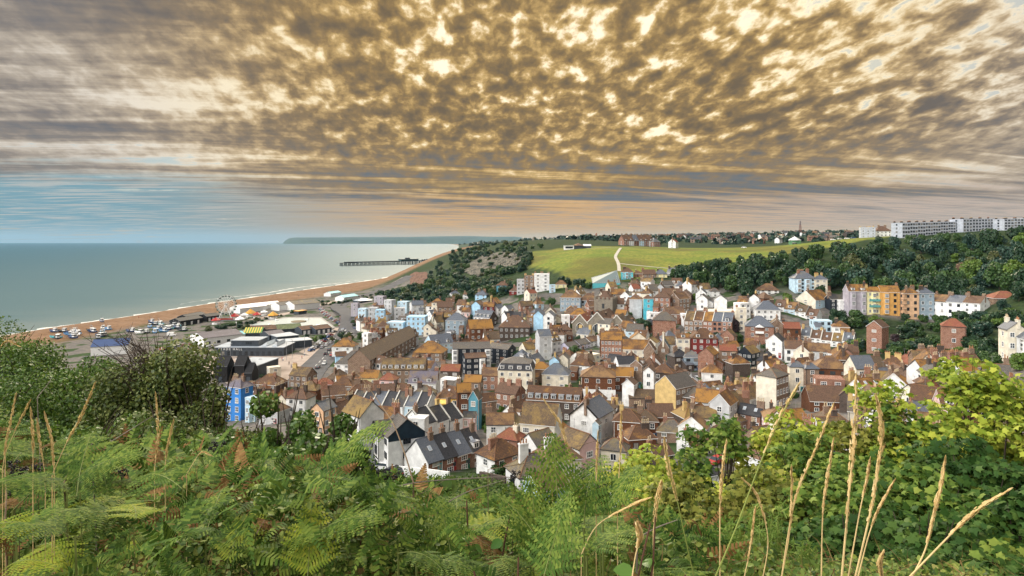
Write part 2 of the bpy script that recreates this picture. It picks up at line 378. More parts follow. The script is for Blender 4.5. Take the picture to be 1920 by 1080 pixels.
pc, ps = plane(.26), plane(.05)
big = t.noise(mapped(pc, (.7, 1.1, 1), 16), 1.15, 3, .5, .4)
cells = t.noise(mapped(pc, (1, .6, 1), 5), 17.5, 5, .56, .18)
mid = t.noise(mapped(pc, (1, .6, 1), 15), 7.0, 4, .55, .3)
streak = t.noise(mapped(ps, (.26, 1.25, 1), 14), 1.15, 7, .62, .5)
fstk = t.noise(mapped(ps, (.45, 2.6, 1), 8), 2.6, 5, .6, .3)
az = t.math('ARCTAN2', x, y)                        # azimuth from the view axis
left = t.ramp(az, -.12, -.62)                       # 1 towards the sea on the left
hi = t.ramp(z, .08, .18)                           # cells overhead, long streaks low down
th_c = t.math('ADD', t.math('MULTIPLY', cells, .68), t.math('ADD', t.math('MULTIPLY', mid, .36), t.math('MULTIPLY', big, .34)))
th_c = t.math('SUBTRACT', th_c, .190)
th_s = t.math('ADD', t.math('MULTIPLY', streak, .72), t.math('ADD', t.math('MULTIPLY', big, .30), t.math('MULTIPLY', cells, .16)))
th_s = t.math('SUBTRACT', th_s, .085)
cellamt = t.math('MULTIPLY', hi, t.math('SUBTRACT', 1.0, t.math('MULTIPLY', left, .85)))
mxn = t.new('ShaderNodeMix'); mxn.data_type = 'FLOAT'; t.link(cellamt, mxn.inputs[0]); t.link(th_s, mxn.inputs[2]); t.link(th_c, mxn.inputs[3])
thick = mxn.outputs[0]
sd = (math.sin(SUN_AZ) * math.cos(SUN_EL), math.cos(SUN_AZ) * math.cos(SUN_EL), math.sin(SUN_EL))
dp = t.new('ShaderNodeVectorMath', operation='DOT_PRODUCT'); t.link(tc.outputs['Generated'], dp.inputs[0]); dp.inputs[1].default_value = (.08, .915, .395)
glow = t.ramp(dp.outputs['Value'], .74, .97); glow2 = t.ramp(dp.outputs['Value'], .90, .99)
skyc = t.mix(1.0, sky.outputs[0], (.085, .085, .085, 1), 'MULTIPLY')
white = t.mix(glow, (.74, .68, .60, 1), (1.05, .88, .56, 1)); white = t.mix(glow2, white, (1.2, 1.05, .76, 1))
gold = t.mix(glow, (.50, .43, .35, 1), (.66, .44, .17, 1))
mdl = t.mix(glow, (.27, .235, .205, 1), (.31, .205, .088, 1))
drk = t.mix(glow, (.155, .155, .17, 1), (.165, .125, .080, 1))
drk = t.mix(t.ramp(z, .17, .09), drk, (.15, .17, .19, 1))
thick = t.math('ADD', thick, t.math('MULTIPLY', t.ramp(dp.outputs['Value'], .88, .99), .012))
base_ = t.math('ADD', thick, t.math('MULTIPLY', t.math('MULTIPLY', t.ramp(z, .13, .075), t.ramp(az, -.45, .0)), .026))
base_ = t.math('SUBTRACT', base_, t.math('ADD', t.math('MULTIPLY', t.math('MULTIPLY', left, t.ramp(z, .27, .17)), .040), t.math('MULTIPLY', t.ramp(az, .22, .6), .014)))
cl = t.mix(t.ramp(base_, .355, .465), white, gold); cl = t.mix(t.ramp(base_, .415, .535), cl, mdl); cl = t.mix(t.ramp(base_, .49, .64), cl, drk)
# clear band above the horizon, deeper on the left over the sea
edge = t.math('ADD', .056, t.math('MULTIPLY', left, .026))
low = t.ramp(t.math('SUBTRACT', t.math('ADD', z, t.math('MULTIPLY', t.math('SUBTRACT', streak, .5), .13)), edge), -.018, .024)
band = t.mix(t.ramp(az, -.60, -.08), (.19, .35, .42, 1), (.62, .39, .19, 1))
band = t.mix(t.ramp(az, .1, .62), band, (.52, .42, .35, 1))
band = t.mix(t.math('MULTIPLY', t.ramp(fstk, .46, .62), .85), band, t.mix(t.ramp(az, -.6, -.1), (.50, .50, .47, 1), (.34, .31, .28, 1)))
band = t.mix(t.ramp(z, .030, .0), band, t.mix(t.ramp(az, -.5, .0), (.33, .45, .50, 1), (.60, .44, .26, 1)))
c = t.mix(low, band, cl)
# ragged blue gaps, mostly low on the left and high on the right
gw = t.math('MAXIMUM', t.math('MULTIPLY', left, t.ramp(z, .20, .10)), t.math('MULTIPLY', t.ramp(az, .22, .5), .45))
gap = t.math('MULTIPLY', t.ramp(t.math('SUBTRACT', thick, t.math('MULTIPLY', gw, .10)), .345, .29), gw)
c = t.mix(gap, c, t.mix(.4, (.13, .30, .42, 1), skyc))
# sky gain added overhead and in an unseen lobe behind left, to light facades
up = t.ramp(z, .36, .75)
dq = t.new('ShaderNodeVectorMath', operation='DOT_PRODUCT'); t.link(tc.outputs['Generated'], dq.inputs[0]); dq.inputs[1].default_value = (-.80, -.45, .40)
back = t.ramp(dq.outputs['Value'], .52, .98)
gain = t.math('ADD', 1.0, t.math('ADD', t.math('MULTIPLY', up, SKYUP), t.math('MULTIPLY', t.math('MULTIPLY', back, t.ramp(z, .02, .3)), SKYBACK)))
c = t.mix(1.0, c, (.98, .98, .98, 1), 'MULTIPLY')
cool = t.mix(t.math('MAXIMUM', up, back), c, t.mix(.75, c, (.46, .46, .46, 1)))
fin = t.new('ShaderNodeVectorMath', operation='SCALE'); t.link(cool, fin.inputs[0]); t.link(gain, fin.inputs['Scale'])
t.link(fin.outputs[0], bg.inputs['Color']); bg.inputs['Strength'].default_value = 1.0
w.cycles.sampling_method = 'MANUAL'; w.cycles.sample_map_resolution = 512
sun = bpy.data.lights.new("sun", 'SUN'); sun.energy = 3.2; sun.angle = R(8); sun.color = (1, .86, .66)
so = bpy.data.objects.new("sun", sun); COL.objects.link(so)
so.rotation_euler = Vector(sd).to_track_quat('Z', 'Y').to_euler()
# ---------------------------------------------------------------- air
m = bpy.data.materials.new("sea_haze"); m.use_nodes = True; nt = m.node_tree; nt.nodes.clear()
pv = nt.nodes.new('ShaderNodeVolumePrincipled'); ou = nt.nodes.new('ShaderNodeOutputMaterial')
pv.inputs['Color'].default_value = (.36, .68, 1.0, 1); pv.inputs['Density'].default_value = HAZE; pv.inputs['Anisotropy'].default_value = .2
nt.links.new(pv.outputs[0], ou.inputs['Volume'])
obj("haze", MB().box(-15500, 9000, -60, 15400, -6, 190).mesh("haze", [m], uv=False), kind='stuff', label='thin pale blue air over the sea and far hills')
# ================================================================ houses
WALL = {  # key: (material, phrase)
 'wh': (wallmat('white_render', (.80,.80,.78)), 'white'), 'cr': (wallmat('cream_render', (.74,.68,.55)), 'cream'),
 'pb': (wallmat('pale_blue_render', (.50,.66,.76)), 'pale blue'), 'lb': (wallmat('light_blue_render', (.42,.66,.85)), 'light blue'),
 'bb': (wallmat('bright_blue_render', (.045,.22,.60), .1, .12), 'bright blue'), 'cy': (wallmat('turquoise_render', (.10,.50,.62)), 'turquoise'),
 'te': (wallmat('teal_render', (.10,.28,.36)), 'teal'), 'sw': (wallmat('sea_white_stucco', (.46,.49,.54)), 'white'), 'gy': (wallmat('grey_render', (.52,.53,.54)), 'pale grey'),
 'bg': (wallmat('blue_grey_render', (.30,.38,.44)), 'blue grey'), 'mv': (wallmat('mauve_render', (.40,.37,.41)), 'mauve grey'),
 'py': (wallmat('pale_yellow_render', (.78,.72,.40)), 'pale yellow'), 'yl': (wallmat('yellow_render', (.76,.50,.12)), 'yellow'),
 'og': (wallmat('orange_render', (.62,.35,.11)), 'orange'), 'oc': (wallmat('ochre_render', (.56,.40,.17)), 'ochre'),
 'pe': (wallmat('peach_render', (.72,.46,.28)), 'peach'), 'pk': (wallmat('pink_render', (.70,.48,.46)), 'pink'),
 'la': (wallmat('lavender_render', (.62,.60,.74)), 'lavender'),
 'rb': (brickmat('red_brick', (.27,.095,.055), (.19,.065,.042)), 'red brick'), 'bk': (brickmat('brown_brick', (.20,.115,.075), (.13,.075,.052)), 'brown brick'),
 'db': (brickmat('dark_brick', (.085,.06,.05), (.055,.042,.036), '6a6058'), 'dark brick'), 'dr': (brickmat('crimson_brick', (.21,.032,.03), (.15,.025,.025), '7a4038'), 'dark red'),
 'tn': (brickmat('hung_tile', (.20,.09,.045), (.14,.06,.035), '4a2a1a'), 'brown tile hung'),
 'st': (brickmat('flint_stone', (.28,.25,.20), (.16,.145,.12), '8a8070'), 'flint'),
 'nb': (plain('black_boards', (.018,.024,.034), .55, .3, 1.2), 'black boarded'),
}
ROOF = {
 'br': (roofmat('brown_tiles', (.165,.095,.060), (.115,.068,.046), (.26,.15,.06), amt=.42), 'brown tiled'),
 'or': (roofmat('lichen_tiles', (.15,.078,.042), (.10,.055,.034), (.33,.165,.036), amt=.70), 'orange lichened'),
 'mo': (roofmat('mossy_tiles', (.15,.10,.06), (.10,.07,.046), (.26,.17,.055), amt=.66), 'mossy brown'),
 'sl': (roofmat('grey_slates', (.155,.17,.20), (.11,.125,.15), (.19,.175,.14), .22, .2, .5), 'grey slate'),
 'dk': (roofmat('dark_slates', (.055,.055,.062), (.036,.037,.043), (.11,.095,.065), .22, .3, .55), 'dark slate'),
 'rd': (roofmat('red_tiles', (.30,.105,.060), (.23,.078,.048), (.24,.12,.045), amt=.25), 'red tiled'),
 'gr': (roofmat('grey_tiles', (.155,.135,.115), (.105,.094,.084), (.20,.155,.075), amt=.45), 'grey brown'),
 'pu': (roofmat('purple_slates', (.19,.17,.21), (.14,.125,.16), (.21,.15,.08), .22, .25, .55), 'purple grey'),
 'tl': (roofmat('teal_slates', (.09,.145,.175), (.065,.11,.135), (.13,.13,.09), .22, .2, .5), 'blue green slate'),
 'wf': (plain('white_felt', (.42,.41,.39), .8, .15, .6), 'white flat'),
}
FRAME = plain('white_paint', (.80,.80,.78), .5, .06)
DFRAME = plain('dark_frame', (.03,.035,.04), .5, .2)
TRIM = plain('stone_trim', (.60,.58,.52), .8, .15)
LEAD = plain('lead_grey', (.22,.23,.25), .6, .2)
STEELP = plain('aerial_metal', (.25,.25,.26), .5, .1); POT = plain('clay_pot', (.34,.17,.09), .9, .3, 3); POTB = plain('buff_pot', (.50,.40,.26), .9, .25, 3)
m, t, b = newmat('window_glass'); oi = t.new('ShaderNodeObjectInfo')
t.link(t.mix(t.ramp(oi.outputs['Random'], .74, .86), t.mix(oi.outputs['Random'], (.010,.014,.020,1), (.06,.075,.09,1)), (.30,.28,.25,1)), b.inputs['Base Color']); b.inputs['Roughness'].default_value = .08; b.inputs['Specular IOR Level'].default_value = .6
GLASS = m
def frame_mb(vb, hb, t=.09, fm=0):
    m = MB(); m.box(-.5, .5, -.07, .03, -.5, -.5 + t * .8, fm).box(-.5, .5, -.07, .03, .5 - t * .8, .5, fm)
    m.box(-.5, -.5 + t, -.07, .03, -.5 + t * .8, .5 - t * .8, fm).box(.5 - t, .5, -.07, .03, -.5 + t * .8, .5 - t * .8, fm)
    for i in range(vb): x = -.5 + (i + 1) / (vb + 1); m.box(x - .03, x + .03, -.06, .02, -.5 + t * .8, .5 - t * .8, fm)
    for i in range(hb): z = -.5 + (i + 1) / (hb + 1); m.box(-.5 + t, .5 - t, -.055, .01, z - .025, z + .025, fm)
    return m
PANE = MB().add([(-.43, -.03, -.44), (.43, -.03, -.44), (.43, -.03, .44), (-.43, -.03, .44)], [(0, 1, 2, 3)]).mesh('pane', [GLASS], uv=False)
def whole_win(vb, hb, fr):
    m = frame_mb(vb, hb); m.add([(-.43, -.03, -.44), (.43, -.03, -.44), (.43, -.03, .44), (-.43, -.03, .44)], [(0, 1, 2, 3)], 1); return m.mesh('window', [fr, GLASS], uv=False)
WIN = {(fr, s): (frame_mb(*vh).mesh('window', [mt], uv=False), whole_win(vh[0], vh[1], mt)) for fr, mt in (('w', FRAME), ('d', DFRAME)) for s, vh in (('sash', (1, 1)), ('case', (1, 0)), ('wide', (2, 1)))}
SILL = MB().box(-.58, .58, -.14, .02, -.56, -.5).mesh('sill', [TRIM], uv=False)
_dm = MB().box(-.5, .5, -.05, .03, 0, 1, 0).box(-.36, .36, -.065, -.04, .52, .9, 1).box(.32, .38, -.09, -.04, .45, .5, 2)
DOORM = {k: None for k in ()}
DCOL = [plain('door_' + n, c, .4, .1) for n, c in (('blue', (.03,.10,.22)), ('red', (.30,.03,.03)), ('green', (.03,.14,.08)), ('black', (.02,.02,.02)), ('white', (.7,.7,.68)), ('teal', (.05,.30,.33)))]
DOORM = [_dm.mesh('door', [c, GLASS, TRIM], uv=False) for c in DCOL]
SKYL = MB().box(-.5, .5, -.5, .5, 0, .09, 0).add([(-.4, -.42, .095), (.4, -.42, .095), (.4, .42, .095), (-.4, .42, .095)], [(0, 1, 2, 3)], 1).mesh('skylight', [plain('skylight_frame', (.55,.56,.57), .4, .1), plain('sky_glass', (.35,.40,.45), .12, .1, spec=.7)], uv=False)
POTM = [MB().lathe([(.13, 0), (.16, .08), (.12, .12), (.11, .5), (.14, .54), (.14, .6)], 8).mesh('chimney_pot', [p], uv=False) for p in (POT, POTB)]
HOUSES = []; FOOT = []
def add_window(root, face, x, z, w, h, style='sash', fr='w', near=True):
    """face = (origin, along, normal angle): put a window on a wall face"""
    (ox, oy), (ax, ay), ang = face
    p = (ox + ax * x, oy + ay * x, z)
    full, whole = WIN[(fr, style)]
    if near:
        o = obj('window', full, root, p, ang, (w, 1, h)); obj('pane', PANE, o); obj('sill', SILL, o)
    else: obj('window', whole, root, p, ang, (w, 1, h))
def chimney(root, x, y, z0, z1, wx=.9, wy=.62, mat=None, pots=2, near=True, buff=False):
    m = MB().box(x - wx / 2, x + wx / 2, y - wy / 2, y + wy / 2, z0, z1 - .22)
    m.box(x - wx / 2 - .07, x + wx / 2 + .07, y - wy / 2 - .07, y + wy / 2 + .07, z1 - .218, z1 - .06).box(x - wx / 2 - .02, x + wx / 2 + .02, y - wy / 2 - .02, y + wy / 2 + .02, z1 - .058, z1)
    if not near:
        for i in range(pots): m.lathe([(.14, 0), (.11, .5)], 6, (x + (i - (pots - 1) / 2) * wx / pots, y, z1), 1)
    c = obj('chimney', m.mesh('chimney', [mat, POTB if buff else POT]), root)
    if near:
        for i in range(pots): obj('chimney_pot', POTM[1 if buff else 0], c, (x + (i - (pots - 1) / 2) * wx / pots, y, z1), 0, (1, 1, rng.uniform(.8, 1.5)))
def roof_geom(kind, w, dp, h, pitch, ov=.28):
    """roof shell with thickness: returns MB (slot 0 tiles, slot 1 fascia) and ridge height"""
    m = MB(); W = w / 2; D = dp / 2; th = .13; T = math.tan(R(pitch))
    if kind == 'g':
        r = h + D * T; e = h - ov * T; X = W + .16
        V = [(-X, -D - ov, e), (X, -D - ov, e), (X, 0, r), (-X, 0, r), (-X, D + ov, e), (X, D + ov, e)]
        U = [(a, b_, c + th) for a, b_, c in V]
        m.add(U, [(0, 1, 2, 3), (3, 2, 5, 4)]); n = 0
        m.add(V, [(3, 2, 1, 0), (4, 5, 2, 3)], 1)
        for q in ((0, 1), (5, 4)): m.add([V[q[0]], V[q[1]], U[q[1]], U[q[0]]], [(0, 1, 2, 3)], 1)
        for q in ((1, 2), (2, 5), (4, 3), (3, 0)): m.add([V[q[0]], V[q[1]], U[q[1]], U[q[0]]], [(0, 1, 2, 3)], 1)
        m.tube((-X, 0, r + th), (X, 0, r + th), .09, n=6, m=2)
        return m, r
    if kind in 'hp':
        L = max(w, dp); S = min(w, dp) / 2; r = h + S * T; e = h - ov * T; a = W + ov; c = D + ov
        k = max(0.0, (L / 2 - S)); rx, ry = (k, 0) if w >= dp else (0, k)
        V = [(-a, -c, e), (a, -c, e), (a, c, e), (-a, c, e)]; U = [(p, q, z + th) for p, q, z in V]
        A_, B_ = (-rx, -ry, r + th), (rx, ry, r + th)
        if k < .05:
            m.add(U + [(0, 0, r + th)], [(0, 1, 4), (1, 2, 4), (2, 3, 4), (3, 0, 4)])
        elif w >= dp: m.add(U + [A_, B_], [(0, 1, 5, 4), (1, 2, 5), (2, 3, 4, 5), (3, 0, 4)])
        else: m.add(U + [A_, B_], [(0, 1, 4), (1, 2, 5, 4), (2, 3, 5), (3, 0, 4, 5)])
        m.add(V, [(3, 2, 1, 0)], 1)
        for i in range(4): j = (i + 1) % 4; m.add([V[i], V[j], U[j], U[i]], [(0, 1, 2, 3)], 1)
        if k > .05: m.tube(A_, B_, .09, n=5, m=2)
        for i, tgt in enumerate((A_, B_, B_, A_) if w >= dp else (A_, A_, B_, B_)): m.tube(U[i], tgt, .08, n=5, m=2)
        return m, r
    if kind == 'm':
        s = .9; hh = 2.3; a = W + .15; c = D + .15
        lo = [(-a, -c, h), (a, -c, h), (a, c, h), (-a, c, h)]; mi = [(-a + s, -c + s, h + hh), (a - s, -c + s, h + hh), (a - s, c - s, h + hh), (-a + s, c - s, h + hh)]
        m.add(lo + mi, [(i, (i + 1) % 4, 4 + (i + 1) % 4, 4 + i) for i in range(4)]); m.add(lo, [(3, 2, 1, 0)], 1)
        q = min(W, D) - s; rx = max(0, W - s - q); r = h + hh + q * .45; mi2 = [(x * 1.03, y * 1.03, z + .02) for x, y, z in mi]
        m.add(mi2 + [(-rx, 0, r), (rx, 0, r)], [(0, 1, 5, 4), (1, 2, 5), (2, 3, 4, 5), (3, 0, 4)], 3)
        for i in range(4): m.tube(lo[i], mi[i], .09, n=5, m=1)
        return m, r
    # flat roof behind a parapet
    z = h - .35
    m.add([(-W + .2, -D + .2, z), (W - .2, -D + .2, z), (W - .2, D - .2, z), (-W + .2, D - .2, z)], [(0, 1, 2, 3)])
    for (x0, x1, y0, y1) in ((-W - .06, W + .06, -D - .06, -D + .22), (-W - .06, W + .06, D - .22, D + .06), (-W - .06, -W + .22, -D + .22, D - .22), (W - .22, W + .06, -D + .22, D - .22)):
        m.box(x0, x1, y0, y1, h - .3, h + .1, 1)
    return m, h
def house_at(x, y, zg, w, dp, h, yaw, o, name='house'):
    """one house: o holds roof, wall, rf, floors and extras"""
    fl = max(1, int(round(o.get('fl', 2)))); kind = o['roof']; near = y < 185; wk = WALL[o['wall']][0]
    root = obj(name, None, None, (x, y, zg), R(yaw))
    W = w / 2; D = dp / 2; base = -1.2; pitch = o.get('pitch', 40)
    gab = D * math.tan(R(pitch)) if kind == 'g' else 0
    mats = [wk]; gl = gr = 0
    for key in ('gl', 'gr'):
        if key in o:
            mats.append(WALL[o[key]][0])
            if key == 'gl': gl = len(mats) - 1
            else: gr = len(mats) - 1
    m = MB(); V = [(-W, -D, base), (W, -D, base), (W, D, base), (-W, D, base), (-W, -D, h), (W, -D, h), (W, D, h), (-W, D, h)]
    m.add(V, [(0, 1, 5, 4), (2, 3, 7, 6)])
    if kind == 'g':
        m.add([V[1], V[2], V[6], (W, 0, h + gab), V[5]], [(0, 1, 2, 3, 4)], gr); m.add([V[3], V[0], V[4], (-W, 0, h + gab), V[7]], [(0, 1, 2, 3, 4)], gl)
    else:
        m.add([V[1], V[2], V[6], V[5]], [(0, 1, 2, 3)], gr); m.add([V[3], V[0], V[4], V[7]], [(0, 1, 2, 3)], gl); m.add(V[4:], [(0, 1, 2, 3)])
    obj('wall', m.mesh('wall', mats), root)
    rm, rz_ = roof_geom(kind, w, dp, h, pitch, .05 if 'par' in o else .26)
    fas = FRAME if o.get('fas', rng.random() < .45) else DFRAME
    rmat = ROOF[o['rf']][0]
    obj('roof', rm.mesh('roof', [rmat, fas if kind != 'f' else wk, rmat if o['rf'] in ('dk', 'sl', 'pu', 'tl') else plain('ridge_tile', (.20,.10,.055), .85, .3, 2), ROOF['gr'][0]]), root)
    if 'lo' in o:
        q = .035; hl = h * o.get('lof', .5)
        lm = MB().box(-W - q, W + q, -D - q, -D + .02, base, hl).box(W - .02, W + q, -D + .021, D + q, base, hl).box(-W - q, -W + .02, -D + .021, D + q, base, hl)
        obj('lower_wall', lm.mesh('lower_wall', [WALL[o['lo']][0]]), root)
    if 'par' in o:                                     # raised party parapets
        T = math.tan(R(pitch))
        for sx in ((-W, W) if o['par'] == 2 else (-W,)):
            pm = MB()
            for s_ in (-1, 1):
                a = (sx, s_ * (D + .1), h + .05); c = (sx, 0, h + gab + .2)
                V4 = [(sx - .14, a[1], a[2]), (sx + .14, a[1], a[2]), (sx + .14, c[1], c[2]), (sx - .14, c[1], c[2])]
                U4 = [(p, q_, r_ + .26) for p, q_, r_ in V4]
                pm.add(V4 + U4, [(0, 1, 5, 4), (1, 2, 6, 5), (3, 0, 4, 7), (4, 5, 6, 7)])
            obj('parapet', pm.mesh('parapet', [TRIM]), root)
    if 'par' not in o and w > 5 and h > 4 and 'lo' not in o and (('look' not in o and rng.random() < .42)):
        sx = rng.choice((-1, 1)); aw = rng.uniform(2.2, 3.4); ad = rng.uniform(2.0, 3.2); ah = h * rng.uniform(.42, .62); x0 = sx * (W - aw / 2 - .15); yf = -D - ad
        m = MB(); V = [(x0 - aw / 2, yf, base), (x0 + aw / 2, yf, base), (x0 + aw / 2, -D - .004, base), (x0 - aw / 2, -D - .004, base), (x0 - aw / 2, yf, ah), (x0 + aw / 2, yf, ah), (x0 + aw / 2, -D - .004, ah + ad * .55), (x0 - aw / 2, -D - .004, ah + ad * .55)]
        an = obj('annex', m.add(V, [(0, 1, 5, 4), (1, 2, 6, 5), (3, 0, 4, 7)]).mesh('annex', [wk if rng.random() < .6 else WALL[rng.choice(('wh', 'cr', 'bk', 'tn'))][0]]), root)
        e = .2; U = [(x0 - aw / 2 - e, yf - e, ah - e * .55 + .03), (x0 + aw / 2 + e, yf - e, ah - e * .55 + .03), (x0 + aw / 2 + e, -D - .006, ah + ad * .55 + .03), (x0 - aw / 2 - e, -D - .006, ah + ad * .55 + .03)]
        U2 = [(a, b_, c + .12) for a, b_, c in U]; obj('annex_roof', MB().add(U2, [(0, 1, 2, 3)]).add(U + U2, [(0, 1, 5, 4), (1, 2, 6, 5), (3, 0, 4, 7)], 1).mesh('annex_roof', [ROOF[o['rf'] if rng.random() < .6 else rng.choice(('sl', 'gr', 'br'))][0], LEAD]), an)
        add_window(an, ((0, yf), (1, 0), 0.0), x0, ah * .55, 1.0, 1.0, 'case', 'w', False)
    if y < 230 and kind in 'gh' and rng.random() < .5:                 # rain pipe
        xx = rng.choice((-1, 1)) * (W - .25); obj('rain_pipe', MB().tube((xx, -D - .08, 0), (xx, -D - .08, h - .1), .055, n=5).mesh('rain_pipe', [DFRAME if rng.random() < .6 else FRAME], uv=False), root)
    if kind in 'gh' and rng.random() < .4:                            # aerial
        xx = rng.uniform(-.3, .3) * w; obj('aerial', MB().tube((xx, 0, rz_ - .1), (xx, 0, rz_ + 1.9), .03, n=4).tube((xx - .6, 0, rz_ + 1.75), (xx + .6, 0, rz_ + 1.75), .02, n=3).tube((xx - .3, -.35, rz_ + 1.75), (xx - .3, .35, rz_ + 1.75), .015, n=3).tube((xx + .3, -.3, rz_ + 1.75), (xx + .3, .3, rz_ + 1.75), .015, n=3).mesh('aerial', [STEELP], uv=False), root)
    # chimneys
    nc = o.get('ch', 1); cm = WALL[o.get('chm', rng.choice(['bk', 'rb', 'bk', 'db', 'oc']))][0]
    for i in range(nc):
        sx = (-1, 1, 0, .4)[i % 4] if nc > 1 else o.get('chs', rng.choice((-1, 1)))
        cxp = sx * (W - .5) if kind in 'gf' else sx * W * .45; cyp = rng.uniform(-.15, .15) * dp if kind != 'f' else D * .5
        zz = rz_ if kind == 'g' else rz_ - .4
        np_ = 2 if w < 5 else rng.choice((2, 3, 4))
        chimney(root, cxp, cyp, h + .2, zz + o.get('chh', rng.uniform(.9, 1.5)), .42 * np_ + .1, .62, cm, np_, near, rng.random() < .5)
    # windows and door on the faces that look towards the valley side of the viewer
    to = Vector((-x, -y, 0)).normalized(); ca, sa = math.cos(R(yaw)), math.sin(R(yaw)); n_w = 0
    faces = [((0, -D), (1, 0), 0.0, w, 'f'), ((W, 0), (0, 1), math.pi / 2, dp, 'r'), ((-W, 0), (0, -1), -math.pi / 2, dp, 'l'), ((0, D), (-1, 0), math.pi, w, 'b')]
    fh = h / fl; ws = o.get('ws') or rng.choice(['sash', 'sash', 'case', 'case', 'wide']); wfr = o.get('wfr', 'w' if rng.random() < .88 else 'd')
    if 'par' in o and 'win' not in o: o['win'] = (max(1, int(w / 2.6)), 0)
    best = None
    for fo, al, ang, fw, fk in faces:
        n = Vector((math.sin(ang), -math.cos(ang), 0)); nw = Vector((n.x * ca - n.y * sa, n.x * sa + n.y * ca, 0)); fc = nw.dot(to)
        if fc < .12: continue
        side = fk in 'lr'
        if best is None or fc > best[0]: best = (fc, fo, al, ang, fw, side)
        if 'win' in o: cols = o['win'][1 if side else 0]
        else: cols = max(1, int(fw / 2.5)) if not side else (max(1, int(fw / 3.2)) if rng.random() < .6 else rng.choice((0, 0, 1)))
        if 'blank' in o and fk in o['blank']: cols = 0
        for r_ in range(fl):
            for c_ in range(cols):
                if side and 'win' not in o and rng.random() < .35: continue
                xx = fw * ((c_ + .5) / cols - .5); ww = min(1.15 if ws != 'wide' else 1.5, fw / cols * .62) * o.get('wk', 1); hh = min(1.45 if ws != 'wide' else 1.2, fh * .6) * (1 if r_ < fl - 1 or fl == 1 else .88)
                add_window(root, (fo, al, ang), xx, fh * (r_ + .52), ww, hh, ws, wfr, near); n_w += 1
    if best and fl < 4 and y < 260 and 'nodoor' not in o:
        _, fo, al, ang, fw, side = best; xx = fw * .5 - .75
        obj('door', rng.choice(DOORM), root, (fo[0] + al[0] * xx, fo[1] + al[1] * xx, 0.05), ang, (.95, 1, 2.05))
    T = math.tan(R(pitch))
    for i in range(o.get('sky', 0)):                   # skylights lie in the front slope
        xx = w * ((i + .5) / o['sky'] - .5); k = .5; yy = -D * (1 - k); zz = h + D * k * T + .135
        s = obj('skylight', SKYL, root, (xx, yy, zz), 0, (.7, 1.0, 1)); s.rotation_euler = (R(pitch), 0, 0)
    nd = o.get('dorm', 0)
    for i in range(nd):
        xx = w * ((i + .5) / nd - .5); dw = min(.75, w / nd * .32); z0 = h + .35; z1 = z0 + 1.15; yf = -D + .35
        if kind == 'm': z0 = h + .45; z1 = z0 + 1.2; yf = -D + .1
        yb = yf + (z1 + .5 - h) / T if kind != 'm' else yf + 1.2
        dm = MB().box(xx - dw, xx + dw, yf, yb, z0 - .3, z1, 0)
        if o.get('df'): dm.box(xx - dw - .1, xx + dw + .1, yf - .12, yb + .1, z1, z1 + .12, 1)
        else: dm.add([(xx - dw - .12, yf - .12, z1 - .04), (xx, yf - .12, z1 + .55), (xx + dw + .12, yf - .12, z1 - .04), (xx - dw - .12, yb + .6, z1 - .04), (xx, yb + .6, z1 + .55), (xx + dw + .12, yb + .6, z1 - .04)], [(0, 1, 4, 3), (1, 2, 5, 4), (0, 2, 1)], 1)
        dr = obj('dormer', dm.mesh('dormer', [WALL[o.get('dw', 'wh')][0], LEAD if o.get('df') else rmat]), root)
        obj('window', WIN[('w', 'case')][1], dr, (xx, yf, (z0 + z1) / 2 - .05), 0, (dw * 1.6, 1, .95))
    HOUSES.append(dict(cat=name.replace('_', ' '), o=root, opt=o, fl=fl, nc=nc, w=w, dp=dp, p=proj((x, y, zg + h)), ch=nc, d=y, h=h))
    FOOT.append((x, y, .5 * max(w, dp), w, dp))
    return root
def place(px0, px1, ye, fl, roof, wall, rf, yaw=0, d=None, **o):
    o.update(roof=roof, wall=wall, rf=rf, fl=fl); fh = o.get('fh', 2.6); h = fl * fh; cx = (px0 + px1) / 2; ra = o.get('ratio', .8)
    pt = P(cx, ye, d) if d else ground(cx, ye, 88, 900, h)
    ca, sa = abs(math.cos(R(yaw))), abs(math.sin(R(yaw)))
    sw = (px1 - px0) / F * pt.y; w = sw / (ca + ra * sa); dp = ra * w
    yc = pt.y + .5 * (w * sa + dp * ca); xc = (cx - CX) / F * yc
    zs = hz([xc - w / 3, xc + w / 3, xc, xc], [yc, yc, yc - dp / 3, yc + dp / 3]); zg = float(zs.min()); H = pt.z - zg
    return house_at(xc, yc, zg, w, dp, max(H, 2.0), yaw, o, o.get('name', 'house'))
def row(a, b, n, opts, dp=6.0, hs=None, **o):
    """a terrace between two eave points (pixel, row, distance): every house its own object"""
    A_ = P(*a); B_ = P(*b); dv = B_ - A_; L = math.hypot(dv.x, dv.y); yaw = math.degrees(math.atan2(dv.y, dv.x)); w = L / n
    nx, ny = -dv.y / L, dv.x / L; out = []
    for i in range(n):
        k = (i + .5) / n; ox = dict(o); ox.update(opts[i % len(opts)])
        dpi = ox.get('dp', dp)
        c = A_ + dv * k; xc = c.x + nx * dpi / 2; yc = c.y + ny * dpi / 2; zg = float(hz([c.x, xc], [c.y, yc]).min())
        out.append(house_at(xc, yc, zg, w - .05, dpi, max(2.2, c.z - zg), yaw, ox, o.get('name', 'terraced_house')))
    return out
